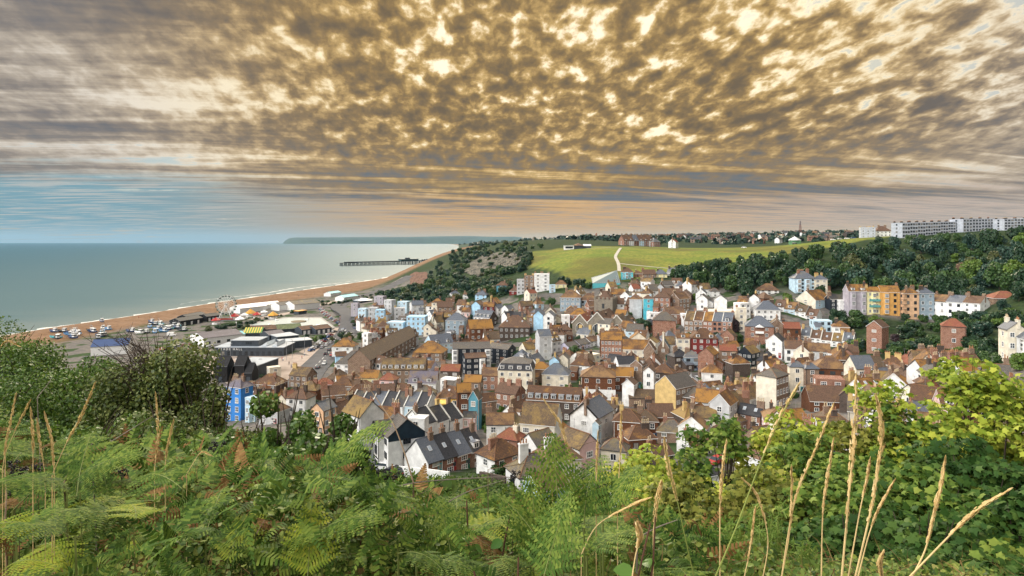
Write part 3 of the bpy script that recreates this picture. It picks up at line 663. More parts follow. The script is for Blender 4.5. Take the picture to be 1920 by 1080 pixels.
# ================================================================ the town, house by house (photo extents of the body, eave row, storeys ...)
LIST = """
425 472 727 4 h bb pu -22 d=178 ch=2 chm=bk win=(2,1) ws=sash wfr=w fas=1 nodoor=1 | bright blue four storey house with sash windows and purple hipped roof
461 490 748 3 f pb gr -22 d=171 ch=0 ws=wide win=(2,1) | pale blue flat parapet house joined to the bright blue house
488 541 772 3 h gy br -20 d=160 ch=1
540 589 748 2.6 h wh br -14 d=166 ch=2 | white house with broad weathered brown hipped roof behind the shrubs
586 628 770 3 g pe sl 66 d=142 ch=0 win=(2,1) | peach gabled house with slate roof among the hillside shrubs
640 722 782 3 g wh mo -46 d=120 ch=0 pitch=44 win=(2,0) | tall white gabled house with mossy orange roof slope
764 803 786 3 f wh wf -10 d=134 ch=0 win=(1,0) | white flat roofed extension behind the timber gable
868 894 783 2 g pk dk -8 d=147 win=(2,1) ch=0 | pale pink end house of the slate roofed white row
892 979 862 2 h rb or 42 d=110 gl=wh ch=1 pitch=42 win=(2,1) | brick cottage with lichened hipped roof and white end wall
930 987 826 2 h rb rd -30 d=130 ch=1 chm=cr | red brick house with bright red hipped roof
974 1056 798 2 g cr mo -18 d=140 gr=wh pitch=50 ch=0 win=(3,0) ws=wide | cottage with a tall sagging mossy roof and cream front
976 1044 836 1.6 g wh gr 42 d=114 ch=0 win=(0,1) | low white gable with one small window and speckled roof
1042 1124 842 2.6 g wh mo -52 d=106 gr=pk ch=0 win=(0,1) | big blank white gable wall with pink end
1000 1090 866 2 h cr mo 18 d=99 ch=1 chm=wh
946 1050 895 2 h wh gr 24 d=92 ch=1 chm=wh chh=2.2 | slate grey hipped house with a tall white chimney
978 1066 922 2 g pb br 34 d=85 ch=0 | pale blue house with steep brown roof nearest the ferns
1125 1182 846 2 h cr gr -20 d=118
1165 1228 824 2 h tn or 12 d=130
1205 1262 858 2 g db br 30 d=122
1228 1290 812 2 h bk gr -15 d=150
1270 1332 836 2 g wh br 25 d=135
1335 1400 820 2 h tn br -10 d=145
1400 1460 838 2 g bk mo 20 d=138
985 1096 754 2 g db or -13 d=180 dorm=7 df=1 ratio=.42 ch=2 pitch=44 dw=bg | long dark brick building with lichened roof and flat topped dormers
1066 1154 784 2 g wh sl 58 d=152 ch=1 chm=bk win=(1,1) | white gable with black bargeboards under a long slate roof
1110 1128 796 2 g pb gr 62 d=146 ch=0 | narrow pale blue gable beside a tall brick chimney
1147 1207 792 2 h tn or -15 d=150 ch=1 win=(2,1)
1086 1157 708 3 h tn br -8 ch=1 lo=wh win=(3,2) pitch=32 | tile hung building with white lower walls and shallow brown hipped roof
1015 1072 703 2 h cr sl -12 ch=0 win=(2,1) | cream house with slate hipped roof and clean square walls
1165 1197 722 2.6 g wh br 65 ch=0
1145 1190 706 2 g tn or -10 ch=1
1204 1231 697 4 g wh br 70 ch=0 win=(1,1) ws=case
1222 1267 700 3 h db or -20 ch=0
1227 1306 729 3 g bk gr 38 gl=oc ch=0 blank=l win=(4,0) | brick building with blank ochre left gable
1177 1277 748 1 g bk mo -6 ratio=.3 fh=2.8 ch=0 nodoor=1 win=(0,0) | long low windowless brick shed with mossy roof
1313 1356 700 2.6 h wh or -15 ch=0 win=(1,1)
1416 1480 708 4 h bk gr 42 gl=cr blank=l win=(4,0) ch=0 pitch=30 | tall building with blank cream side and brick front
1478 1507 688 3 h cr sl -10 ws=case
1506 1531 691 2.6 h bk sl 0
1522 1588 692 2 h tn br -12
1525 1582 713 2.6 f rb wf -15 ch=0 win=(2,1) ws=wide | modern red brick block with white flat roof
1508 1584 754 2 g tn br -8 d=165 ch=0
1468 1516 656 2 g wh br -20
1485 1532 662 2 g cr br 50
1512 1559 660 2 g gy br -25
1433 1477 641 2.6 g wh dk 55 ch=1
1393 1453 613 3 h rb sl -18 win=(2,2) | red brick villa with slate hipped roof and white balcony
1412 1461 581 2 h wh sl -10
1520 1557 602 2 f pb gr -10
1466 1499 616 2.4 g tn rd -8
1493 1557 563 3 g pb or 33 gl=cr d=300 ws=wide win=(2,1) | pale blue house with big cream left gable below the wood
1549 1574 561 3 g nb dk 10 d=300
1571 1589 563 3 f wh gr 0 d=298
1585 1622 546 4 g mv or -6 d=292 dorm=2 ws=wide win=(2,0) ch=2 | mauve grey tall house with bay windows and orange roof
1621 1647 547 4 g py or -6 d=291 win=(2,0) ch=1 | pale yellow tall house with green balconies
1646 1684 548 4 g og or -14 d=288 gr=dr win=(2,0) blank=r ch=1 | orange tall house with dark red side wall
1690 1718 550 4 h pe or -5 d=284 win=(2,1) ch=2 chm=bk | peach tall house with scaffold on its side
1717 1746 550 4 h bg sl -5 d=284 win=(2,0) ch=2 | blue grey tall house with slate roof
1852 1912 577 2 h bk rd -12 d=268 pitch=30 ch=0 win=(3,1) ws=wide | brick bungalow with wide red hipped roof at the wood edge
1624 1667 614 3 g rb br 40 d=235 win=(0,1) ws=wide ch=0 | plain red brick block among the garden trees
1763 1811 613 3 h rb rd -30 d=215 ch=0 win=(1,0) | red brick house with hipped red roof deep in the trees
1878 1918 619 3 g cr sl 74 d=176 ch=2 chm=cr win=(1,2) | cream gabled villa with two tall chimneys at the right edge
1912 1965 640 3 g wh sl 70 d=168 ch=0 win=(1,2)
1049 1092 558 3 h bg br -10 ch=1
1086 1123 563 2 h bg br -8 ch=1
1179 1206 561 4 h gy br -15 ch=2 chm=wh win=(0,2) | tall blank pale grey house beside the turquoise house
1206 1225 560 4 h cy br -8 ch=1 chm=pb win=(1,1) | slim turquoise house in the middle of the slope
1225 1262 558 4 h rb br -25 ch=1
1255 1293 561 3 g bk br 35 ch=1
1215 1248 587 2 f wh gr 0 ch=0 win=(4,1)
1277 1299 589 2 f wh gr 0 ch=0
1245 1281 589 2 g rb br 0
1221 1271 601 3 h rb gr -15 ch=0 blank=fr | broad windowless brick hall with grey hipped roof behind the big round tree
1324 1379 584 2.4 f cr sl 0 ch=1 win=(5,1) fas=1
1379 1399 578 4 f cr gr -10
1267 1293 635 3 g cr or -8 dorm=1
1292 1346 635 3 h dr or -10 dorm=2 win=(4,1) ch=1 | dark red building with bright lichened roof and white dormers
1125 1169 638 3 g rb or -12 win=(6,1) ws=sash ch=1 | three storey brick building with close rows of white windows
1165 1217 656 1.6 g cr or -10 ch=0
1231 1258 652 2 g bk tl 72 pitch=58 dorm=0 ch=1 chm=cr chh=2.5 | steep blue green slate roof beside a tall cream chimney
1205 1232 657 2 g bk br 70 pitch=55
1029 1051 677 2 g lb sl 80
1045 1070 673 2 g cr gr 75
1004 1034 631 4 g gy sl 15 ratio=1.1 win=(1,0) ch=1 chm=wh | tall narrow pale grey gable with few windows
1000 1023 591 3 g lb sl 75 ch=0
1018 1044 593 3 g wh sl 75 ch=0
1067 1106 591 3 h rb or -15 ch=2
1053 1068 591 3 f wh gr 0 ch=0
1306 1350 666 3 g rb or 58 ch=0
1347 1381 658 3 g bk rd -10 ws=wide
1383 1426 663 2 g nb mo 42 win=(2,3) wfr=w ch=0 | black boarded cottage with white windows and mossy roof
1363 1403 682 2.6 h db or 10 win=(0,0) | dark walled house with a lichened pyramid roof
1280 1309 669 2 h bg sl 0
1252 1291 669 2 h db dk 20
1180 1215 686 3 g bk br 60 dorm=1
764 801 594 4 f lb dk -4 ch=0 win=(4,1) | light blue four storey seafront house with even windows
795 813 613 2 g cr br 80 ch=0
836 877 601 3 h bg sl -10 win=(3,1)
888 933 596 2.6 g wh sl -30 gr=db dorm=4 ch=0 df=1 dw=bg | white terrace end with dark gable and slate dormers
940 968 593 2 g wh dk 35 ch=1
962 988 594 2 g py dk -10 ch=1
922 945 578 2 g wh sl 52 ch=0
940 965 580 2 g wh sl 52 ch=0
884 909 573 3 g lb br 70 ch=0
906 929 575 3 g dr or -10
873 926 617 2.4 g tn or 15 ch=1
935 997 614 2.2 h db br -5 sky=2 ch=2
795 852 646 2 g pb sl 32 dorm=2 ch=0
777 838 662 1.6 h bk or -8 ch=0 win=(3,1)
848 920 654 4 g nb gr 4 ratio=.5 ch=0 d=268 win=(5,0) pitch=30 | black boarded flats with broad lichened roof and white bays
914 968 656 4 g nb gr -34 ratio=.6 ch=0 d=276 win=(3,1) pitch=30 | black boarded wing of flats turned to the right
867 913 672 3 g nb br 16 ratio=.6 ch=0 d=258 win=(3,1) pitch=30 | lower black boarded wing of the flats with a brown gable roof
933 1005 696 3 m cr dk -8 dorm=4 df=1 dw=wh ch=0 win=(4,1) | cream building with black mansard and four white dormers
998 1032 692 2 h bk or -5
767 824 719 2 g wh pu -5 dorm=2 ch=1
825 864 713 1.6 f wh gr -20 ch=0
712 747 713 2 h pk rd -10 ch=0 | pink house with bright red hipped roof
676 714 709 2 g py or -5
870 906 717 2 g bk or -10 ch=0
717 800 693 2 g bk mo 0 dorm=7 df=1 dw=wh ratio=.45 ch=1 pitch=44 | long brick terrace with mossy roof and a line of white dormers
626 669 650 2 h wh or -5 ch=1 win=(2,1)
632 700 684 1.6 h wh gr -8 ch=0 win=(4,1)
627 651 668 2 g lb br 20 ch=0
680 697 625 4 f wh gr -30 ch=0 win=(1,2)
659 674 569 4 f mv gr -10 ch=0
672 692 579 4 f pb gr -20 ch=0
692 709 577 4 f gy sl 0 ch=0
705 722 581 4 f lb gr 0 ch=0
726 763 605 3 f pb dk -10 ch=0 win=(3,1)
845 884 748 2 h yl br -12 d=178 win=(2,1) ch=0 | yellow house with brown hipped roof above the slate row
818 852 746 2 h yl br 8 d=188 win=(2,0) ch=0
800 846 758 1 f yl wf -6 d=176 fh=2.8 ch=0 win=(3,0) | low yellow extension with white flat roof
928 986 740 2 g rb br -32 win=(3,2) ch=3 chm=rb
903 975 705 2 g rb br -6 ratio=.4 ch=2
890 932 754 2 g bk or 28 ch=0
879 903 748 3 g te gr 74 pitch=58 ch=0 win=(0,1) | steep grey gable with a teal end wall
855 884 735 3 g tn or 10 pitch=54 ch=1
590 627 722 1.6 h tn rd 12 ch=0 pitch=36 | low red pyramid roofed house near the road
500 527 690 2 f cr gr 38 ch=0 ws=wide | small cream balcony building beside the slate sided hall
480 535 722 1.6 h tn or -12
545 592 706 1.8 g bk mo -18
625 668 724 2 h bk or -6
656 708 734 2 h tn or 6
735 775 735 2 g tn or -22
700 742 737 2 g bk br 12
775 818 740 2 h tn gr -8
600 650 742 2 g bk br 20
560 604 732 2 h tn mo -10
1163 1188 510 4 h cy br -10 d=392 ch=1 win=(2,1) ws=wide | tall turquoise house above the glass roof
1187 1204 513 4 h rb br -10 d=395 ch=1
1204 1228 524 3 g bk br 0 d=392
1226 1251 518 3 h py sl -8 d=392 ch=1 win=(2,1)
1001 1031 514 5 f wh gr -4 d=392 ch=3 win=(2,1) | tall white five storey house under the grass hill
983 1002 517 5 f bk gr -4 d=394 ch=2 win=(2,1)
969 985 524 4 f gy gr -4 d=396 ch=1
1030 1041 534 3 f pb gr 0 d=386 ch=0
1040 1064 535 2 h py br -8 d=392 ch=0
931 953 535 3 h te br -10 d=410 ch=1 win=(1,1) | teal house at the foot of the wooded cliff
955 986 549 3 h dr br -12 d=398 ch=1 win=(2,2) | dark red square house below the white five storey house
891 916 553 2 h lb sl -12 d=410 ch=2
868 880 552 2 h wh br -10 d=425 ch=1
843 862 551 2 h wh sl 20 d=430 ch=2
880 893 556 2 g rb br 10 d=430
1484 1524 522 4 h pb sl -4 d=318 ch=3 win=(4,0) ws=sash | tall pale blue house with bay windows against the wood
1523 1548 524 4 h cr sl -4 d=317 ch=2 win=(2,0) | tall cream house joined to the pale blue house by the wood
1547 1556 522 4 f rb gr -6 d=322 ch=2 win=(0,0)
1420 1458 549 2 h wh br -8 d=322 ch=1
1302 1328 550 3 g wh sl 70 d=330 ch=2 chm=wh
1304 1332 561 2 g wh gr 66 d=318 ch=0
1331 1348 546 2 h wh gr -5 d=338 ch=0
1240 1280 555 3 g bk br -5 d=335 ch=1
1270 1301 554 3 g bk br 68 d=332 ch=0
810 832 567 3 h cr or -10
818 850 576 2 g bk br 10
770 795 572 3 g gy sl 15
738 760 578 3 f gy gr 10
745 770 566 3 f pb gr -20
720 742 563 4 f gy gr -25 ch=0
702 724 556 4 f mv gr -15 ch=0
1097 1130 575 2 g rb br 15
1128 1150 568 2 h wh or 5
1140 1172 570 2 g wh br -10
"""
def parse(line):
    look = None
    if '|' in line: line, look = line.split('|'); look = look.strip()
    tk = line.split(); o = {}
    for q in tk[8:]:
        k, v = q.split('=')
        o[k] = eval(v) if k in ('win', 'ch', 'd', 'pitch', 'ratio', 'fh', 'dorm', 'sky', 'df', 'chh', 'wk', 'fas', 'lof') else v
    if look: o['look'] = look
    return tk, o
for ln in LIST.strip().splitlines():
    tk, o = parse(ln)
    place(float(tk[0]), float(tk[1]), float(tk[2]), float(tk[3]), tk[4], tk[5], tk[6], float(tk[7]), **o)
# terraces
row((655,760,172), (800,764,166), 7, [dict(rf='dk', wall='wh'), dict(rf='dk', wall='wh'), dict(rf='sl', wall='wh'), dict(rf='dk', wall='gy'), dict(rf='dk', wall='wh'), dict(rf='sl', wall='pb')], dp=8.5, roof='g', fl=2, par=2, ch=1, pitch=34)
row((793,796,136), (868,785,146), 3, [dict(rf='dk', wall='wh')], dp=6.5, roof='g', fl=2, par=2, ch=1, pitch=40, ws='sash')
T4 = row((803,867,112), (908,841,122), 4, [dict(rf='sl', wall='rb', gl='wh', blank='l', look='end brick cottage with white gable and grey slate roof above the parked silver car'), dict(rf='dk', wall='rb', look='brick cottage with one skylight second from the white gable end'), dict(rf='sl', wall='rb', look='middle brick cottage with clean blue grey slates and one skylight'),
     dict(rf='dk', wall='bk', dorm=1, df=1, look='last brick cottage of the slate row with a flat topped dormer')], dp=6.8, roof='g', fl=2, sky=1, ch=1, chm='bk', chs=1, pitch=44, win=(1, 0), ws='wide', wk=1.0)
row((1500,635,268), (1600,646,256), 5, [dict(rf='sl', wall='wh'), dict(rf='br', wall='wh'), dict(rf='br', wall='wh'), dict(rf='mo', wall='wh'), dict(rf='sl', wall='wh', gr='gy')], dp=7.5, roof='g', fl=2, par=2, ch=1, pitch=38, win=(2, 0), sky=1, ws='sash')
row((1451,589,300), (1531,596,286), 4, [dict(rf='br', wall='wh'), dict(rf='br', wall='pb'), dict(rf='mo', wall='wh')], dp=6.5, roof='g', fl=2, ch=1, dorm=1, pitch=40, win=(2, 0))
row((1744,564,286), (1838,569,268), 3, [dict(rf='br', wall='wh', look='white three storey house with brown roof left of the slate roofed one'), dict(rf='sl', wall='wh', look='white three storey house with slate roof between two brown roofs'), dict(rf='br', wall='wh', look='white three storey house with brown hipped end by the brick bungalow')], dp=7.5, roof='g', fl=3, ch=2, chm='bk', pitch=36, win=(2, 1), ws='sash')
row((1283,601,286), (1372,604,276), 5, [dict(rf='mo', wall='bk'), dict(rf='or', wall='bk'), dict(rf='or', wall='rb'), dict(rf='sl', wall='rb'), dict(rf='sl', wall='rb', dorm=1)], dp=9, roof='g', fl=3, par=1, ch=1, chm='rb', pitch=38, win=(2, 1))
row((1067,673,285), (1126,662,300), 3, [dict(rf='gr', wall='la'), dict(rf='gr', wall='la'), dict(rf='br', wall='wh')], dp=6, roof='g', fl=2, ch=0, pitch=30, win=(3, 1))
row((694,676,262), (784,626,335), 1, [dict(rf='mo', wall='bk', look='long brick terrace running uphill under one mossy roof')], dp=9.5, roof='g', fl=3, ch=0, pitch=42, win=(12, 0), dorm=0)
row((1250,523,398), (1290,528,390), 3, [dict(rf='sl', wall='wh'), dict(rf='br', wall='wh', dorm=2), dict(rf='br', wall='gy', dorm=1)], dp=7, roof='g', fl=3, ch=2, pitch=38, win=(2, 1))
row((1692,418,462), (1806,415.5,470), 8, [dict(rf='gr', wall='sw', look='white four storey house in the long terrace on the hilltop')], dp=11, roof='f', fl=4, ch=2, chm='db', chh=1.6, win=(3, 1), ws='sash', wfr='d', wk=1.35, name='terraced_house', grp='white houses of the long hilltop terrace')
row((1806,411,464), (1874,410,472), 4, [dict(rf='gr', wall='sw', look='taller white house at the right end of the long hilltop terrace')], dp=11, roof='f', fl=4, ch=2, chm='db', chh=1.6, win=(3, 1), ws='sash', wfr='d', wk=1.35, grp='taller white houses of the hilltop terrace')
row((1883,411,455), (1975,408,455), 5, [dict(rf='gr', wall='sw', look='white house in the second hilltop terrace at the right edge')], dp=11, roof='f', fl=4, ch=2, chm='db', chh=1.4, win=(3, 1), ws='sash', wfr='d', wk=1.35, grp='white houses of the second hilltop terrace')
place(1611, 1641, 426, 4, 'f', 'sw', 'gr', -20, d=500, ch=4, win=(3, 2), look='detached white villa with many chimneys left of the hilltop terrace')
place(1638, 1668, 433, 2, 'h', 'wh', 'br', -10, d=505, ch=2, look='low brown roofed wing beside the white hilltop villa')
row((1170,451,640), (1226,451,655), 6, [dict(rf='br', wall='rb'), dict(rf='br', wall='wh'), dict(rf='sl', wall='rb'), dict(rf='br', wall='pb')], dp=10, roof='g', fl=3, ch=2, chm='bk', pitch=48, win=(2, 1), dorm=1, look='gabled brick and white house in the hilltop row behind the lawn', grp='gabled houses in the hilltop row')
row((1226,453,650), (1238,453,655), 1, [dict(rf='sl', wall='rb')], dp=10, roof='h', fl=4, ch=2, look='tall end house with pointed slate roof in the hilltop row')
place(1252, 1273, 454, 3, 'g', 'wh', 'rd', 60, d=600, ch=1, look='half timbered white gable with red roof on the hilltop')
# ---------------------------------------------------------------- smaller houses that fill the streets between
TOWN = [(430,745),(480,705),(560,700),(640,640),(660,575),(700,556),(780,556),(830,560),(930,540),(1010,545),(1110,545),(1200,520),(1300,530),(1340,548),(1420,552),(1500,575),(1560,592),(1610,640),(1600,690),(1690,672),(1790,668),(1900,700),(1960,760),(1940,830),(1700,860),(1500,900),(1330,930),(1180,930),(1060,905),(930,880),(830,830),(740,800),(600,790)]
ROADKEEP = [(560,700),(596,672),(622,650),(642,630),(656,615)]
EXPL = list(HOUSES)
def fill_houses(n_try, lim):
    made = 0
    for _ in range(n_try):
        if made >= lim: break
        d = rng.uniform(95, 420) if rng.random() < .75 else rng.uniform(95, 220); px = rng.uniform(400, 1960)
        if px > 1600 and d > 215: continue
        if px < 640 and d > 250: continue
        if px > 1330 and d < 150 and rng.random() < .75: continue
        x = (px - CX) / F * d; zg = h1(x, d); 
        fl = rng.choice((1.5, 2, 2, 2, 2.5, 3)) if d > 150 else rng.choice((1.5, 2, 2)); h = fl * 2.5
        py = HZ + (HC - zg - h) / d * F
        if not inpoly([px], [py], TOWN)[0]: continue
        w = rng.uniform(4.4, 7.6); dp = rng.uniform(4.4, 6.6)
        if any(math.hypot(x - a, d - b) < (max(w, dp) * .5 + r_) * .76 for a, b, r_, *_q in FOOT): continue
        if any(math.hypot(px - a, (py - b_) * 2) < 34 for a, b_ in ROADKEEP): continue
        top = py - 3.0 / d * F; hw = w * .62 / d * F; bad = False
        for e in EXPL:
            ex, ey = e['p']
            if d < e['d'] and abs(px - ex) < hw + e['w'] * .42 / e['d'] * F:
                if top < ey + (.66 if 'look' in e['opt'] else .42) * e['h'] / e['d'] * F and py + 10 > ey - 20: bad = True; break
            if d > e['d'] and False: pass
        if bad: continue
        rf = rng.choices(('br', 'or', 'mo', 'gr', 'sl', 'dk', 'rd'), (26, 30, 22, 8, 7, 6, 4))[0]
        wl = rng.choices(('wh', 'cr', 'bk', 'rb', 'tn', 'pb', 'gy', 'py', 'pk', 'db', 'la'), (42, 18, 13, 10, 8, 2, 5, 1, 1, 4, 1))[0]
        kind = rng.choices('ghf', (62, 32, 4))[0]; yaw = rng.choice((-35, -22, -12, -5, 6, 14, 25, 40, 58, 68, 78)) + rng.uniform(-6, 6)
        o = dict(roof=kind, wall=wl, rf=rf, fl=round(fl), ch=rng.choice((0, 1, 1, 2)), pitch=rng.uniform(36, 48))
        if rng.random() < .14 and kind == 'g': o['sky'] = rng.choice((1, 2))
        if rng.random() < .14: o['dorm'] = rng.choice((1, 2))
        if rng.random() < .2: o['win'] = (rng.choice((1, 2)), 1)
        yc = d + dp * .3
        house_at(x, yc, zg, w, dp, h, yaw, o, 'cottage'); made += 1
    return made
fill_houses(14000, 285)
# ================================================================ sea front
SLATEW = plain('dark_cladding', (.045,.055,.068), .5, .25, .8); ZINC = plain('zinc_roof', (.33,.37,.41), .45, .15, .3); ASPH = plain('asphalt', (.085,.083,.085), .95, .2, .15)
PAVE = plain('plaza_paving', (.36,.29,.24), .95, .15, .2); KERB = plain('kerb_stone', (.30,.28,.25), .9, .2, .6); PAINT = plain('road_paint', (.65,.65,.62), .8, .2, .5)
BLK = plain('black_tar_boards', (.014,.013,.014), .7, .4, 1.5); PURP = plain('purple_sheet_roof', (.10,.085,.10), .7, .25, .5)
GRN = plain('green_stripe', (.09,.26,.06), .7, .15); YEL = plain('yellow_stripe', (.58,.43,.06), .7, .15); STEEL = plain('steel_grey', (.28,.30,.32), .45, .15, metal=.3)
WHT = FRAME; BRW = plain('brown_kiosk_roof', (.13,.075,.045), .9, .35, .5); LTUR = plain('turquoise_paint', (.10,.42,.48), .6, .12); REDP = plain('red_paint', (.42,.035,.03), .5, .15); BLUP = plain('blue_paint', (.03,.065,.17), .5, .15); ORG = plain('orange_paint', (.66,.33,.05), .6, .12)
def flat(name, pix, z, mat, dz=0.0, kind='structure', thick=0.0):
    pl = [G(px, py, z) for px, py in pix]
    return poly(name, [(p.x, p.y) for p in pl], z + dz, mat, kind)
def poly(name, xy, z, mat, kind='structure'):
    a = sum(xy[i][0] * xy[(i + 1) % len(xy)][1] - xy[(i + 1) % len(xy)][0] * xy[i][1] for i in range(len(xy)))
    if a < 0: xy = xy[::-1]
    m = MB().prism(xy, z - 1.5, z); return obj(name, m.mesh(name, [mat]), kind=kind)
def strip(name, pts, w, mat, dz, zmin=None):
    """a road or path draped over the ground"""
    P3 = [Vector((p[0], p[1], 0)) for p in pts]; Q = []
    for i in range(len(P3) - 1):
        n = max(2, int((P3[i + 1] - P3[i]).length / 4))
        for j in range(n): Q.append(P3[i].lerp(P3[i + 1], j / n))
    Q.append(P3[-1])
    for _ in range(6): Q = [Q[0]] + [(Q[i - 1] + Q[i] * 2 + Q[i + 1]) / 4 for i in range(1, len(Q) - 1)] + [Q[-1]]
    V = []; Fc = []
    for i, q in enumerate(Q):
        t_ = (Q[min(i + 1, len(Q) - 1)] - Q[max(i - 1, 0)]).normalized(); n = Vector((-t_.y, t_.x, 0))
        zs = hz([q.x + n.x * w * k for k in (-.5, 0, .5)], [q.y + n.y * w * k for k in (-.5, 0, .5)]); z = max(float(zs.max()) + dz, zmin or -9)
        a, b_ = q - n * w / 2, q + n * w / 2; V += [(a.x, a.y, z), (b_.x, b_.y, z), (a.x, a.y, z - .8), (b_.x, b_.y, z - .8)]
        if i: k = 4 * i; Fc += [(k - 4, k, k + 1, k - 3), (k - 2, k + 2, k, k - 4), (k - 3, k + 1, k + 3, k - 1)]
    obj(name, mesh(name, V, Fc, [mat]), kind='structure'); return Q
flat('plaza', [(380,690),(398,668),(545,664),(590,668),(612,680),(575,722),(430,722)], 3, PAVE, .10)
flat('car_park', [(585,668),(622,648),(660,622),(668,604),(640,586),(622,586),(632,612),(600,640),(560,660)], 3, PAVE, .06)
RP = [G(*p)[:2] for p in ((560,726),(584,694),(604,674),(624,652),(643,632),(657,617),(658,605),(648,593),(638,584),(633,576),(644,567),(670,558),(720,549),(770,541))]
RQ = strip('seafront_road', RP, 13, ASPH, .16, 3.16)
strip('promenade', [G(*p)[:2] for p in ((470,600),(540,588),(600,572),(650,560),(700,551),(760,540))], 8, PAVE, .12, 3.1)
V = []; Fc = []
for i in range(0, len(RQ) - 2, 2):
    a, b_ = RQ[i], RQ[i + 1]; n = (b_ - a).normalized(); n = Vector((-n.y, n.x, 0)) * .14; k = len(V)
    z = max(h1(a.x, a.y) + .16, 3.16) + .02
    V += [(a.x - n.x, a.y - n.y, z), (b_.x - n.x, b_.y - n.y, z), (b_.x + n.x, b_.y + n.y, z), (a.x + n.x, a.y + n.y, z)]; Fc.append((k, k + 1, k + 2, k + 3))
obj('road_markings', mesh('road_markings', V, Fc, [PAINT]), kind='structure')
# boating lake
LK = [(462,621),(476,607.5),(534,597),(601,597),(624,614),(562,622)]
flat('boating_lake_rim', [(454,623),(472,605.5),(532,595.3),(603,595.3),(630,615),(562,625)], 3, KERB, .28)
wm, t, b = newmat('lake_water'); b.inputs['Base Color'].default_value = (.50, .56, .54, 1); b.inputs['Roughness'].default_value = .25
flat('boating_lake', LK, 3, wm, .30)
g = G(560, 603.5, 3.3); o = obj('lake_island', MB().lathe([(5.2, 0), (5.0, .5), (4.2, .7), (1, .8)], 20).mesh('lake_island', [plain('island_stone', (.20,.16,.10), .95, .3)]), None, (g.x, g.y, 3.3), kind='structure')
for i, (px, py) in enumerate(((505,609),(540,612),(596,610),(576,600),(518,601))):
    g = G(px, py, 3.3); r_ = thing('pedal_boat', 'white swan shaped pedal boat on the boating lake', 'boat', (g.x, g.y, 3.32), rng.uniform(0, 6), 'pedal boats on the lake')
    obj('hull', MB().lathe([(.5, 0), (1.1, .25), (1.15, .5), (.9, .55)], 10).mesh('hull', [WHT]), r_, scale=(1.3, .8, 1)); obj('neck', MB().path([(1.0, 0, .5), (1.35, 0, 1.0), (1.15, 0, 1.5), (1.35, 0, 1.75), (1.65, 0, 1.65)], .16, .08, 6).mesh('neck', [BLUP if i % 2 else WHT]), r_)
def block(name, label, cat, a, b_, h, dp, wall, roof, kind='f', z=3.0, group=None, extra=None, pitch=22, win=None, d=None):
    """a seafront building given by the two lower corners of its front wall in the photo"""
    A_ = G(*a, z); B_ = G(*b_, z); dv = B_ - A_; L = dv.length; yaw = math.atan2(dv.y, dv.x)
    c = (A_ + B_) / 2; nx, ny = -dv.y / L, dv.x / L
    r_ = thing(name, label, cat, (c.x + nx * dp / 2, c.y + ny * dp / 2, z), yaw, group)
    W, D = L / 2, dp / 2; m = MB()
    if kind == 'g':
        r = h + D * math.tan(R(pitch)); V = [(-W, -D, -.5), (W, -D, -.5), (W, D, -.5), (-W, D, -.5), (-W, -D, h), (W, -D, h), (W, D, h), (-W, D, h)]
        m.add(V, [(0, 1, 5, 4), (2, 3, 7, 6)]); m.add([V[1], V[2], V[6], (W, 0, r), V[5]], [(0, 1, 2, 3, 4)]); m.add([V[3], V[0], V[4], (-W, 0, r), V[7]], [(0, 1, 2, 3, 4)])
        rm, _ = roof_geom('g', L, dp, h, pitch)
    else:
        m.box(-W, W, -D, D, -.5, h); rm = MB().box(-W - .3, W + .3, -D - .3, D + .3, h + .003, h + .3) if kind == 'f' else roof_geom(kind, L, dp, h, pitch)[0]
    obj('wall', m.mesh('wall', [wall]), r_); obj('roof', rm.mesh('roof', [roof, LEAD, roof, roof]), r_)
    if win:
        n, zz, ww, hh, fr = win
        for i in range(n): add_window(r_, ((0, -D), (1, 0), 0.0), L * ((i + .5) / n - .5), zz, ww, hh, 'wide', fr, False)
    return r_, L, D
hall, L, D = block('market_hall', 'long dark clad hall with stepped flat roof facing the plaza', 'hall', (402,668), (532,668), 4.2, 16, SLATEW, ZINC, win=(12, 1.4, 1.6, 2.2, 'd'))
ub = obj('upper_storey', MB().box(-L * .30, L * .10, -D + 3, D - 1, 4.31, 7.2).mesh('upper_storey', [SLATEW]), hall)
obj('roof', MB().box(-L * .30 - .2, L * .10 + .2, -D + 2.8, D - .8, 7.203, 7.45).mesh('roof', [ZINC]), ub); add_window(ub, ((0, -D + 3), (1, 0), 0.0), -L * .04, 6.0, 3.4, 1.3, 'wide', 'd', False)
for i in range(2):
    x0 = L * (.13 + .15 * i); obj('roof_light', MB().add([(x0, -D + 2, 4.31), (x0 + 3.4, -D + 2, 4.31), (x0 + 3.4, D - 2, 4.31), (x0, D - 2, 4.31), (x0 + 3.3, -D + 2, 6.6), (x0 + 3.3, D - 2, 6.6)], [(0, 1, 4), (2, 3, 5), (0, 4, 5, 3), (1, 2, 5, 4)]).mesh('roof_light', [plain('roof_light_glass', (.62,.66,.68), .3, .1)]), hall)
fc = bpy.data.curves.new('sign_lettering', 'FONT'); fc.body = 'STADE HALL'; fc.size = 1.5; fc.extrude = .03; fc.align_x = 'CENTER'; fc.space_character = 1.5
_t = bpy.data.objects.new('sign_lettering', fc); COL.objects.link(_t); bpy.context.view_layer.update()
_me = bpy.data.meshes.new_from_object(_t.evaluated_get(bpy.context.evaluated_depsgraph_get())); bpy.data.objects.remove(_t); _me.materials.clear(); _me.materials.append(WHT)
fo = obj('sign_lettering', _me, hall, (-L * .27, -D - .06, 3.0)); fo.rotation_euler = (R(90), 0, 0)
gal, L, D = block('gallery_building', 'slate grey gallery with a tilted zinc roof and two roof lights', 'building', (477,712), (522,694), 5.2, 12, SLATEW, ZINC, 'f')
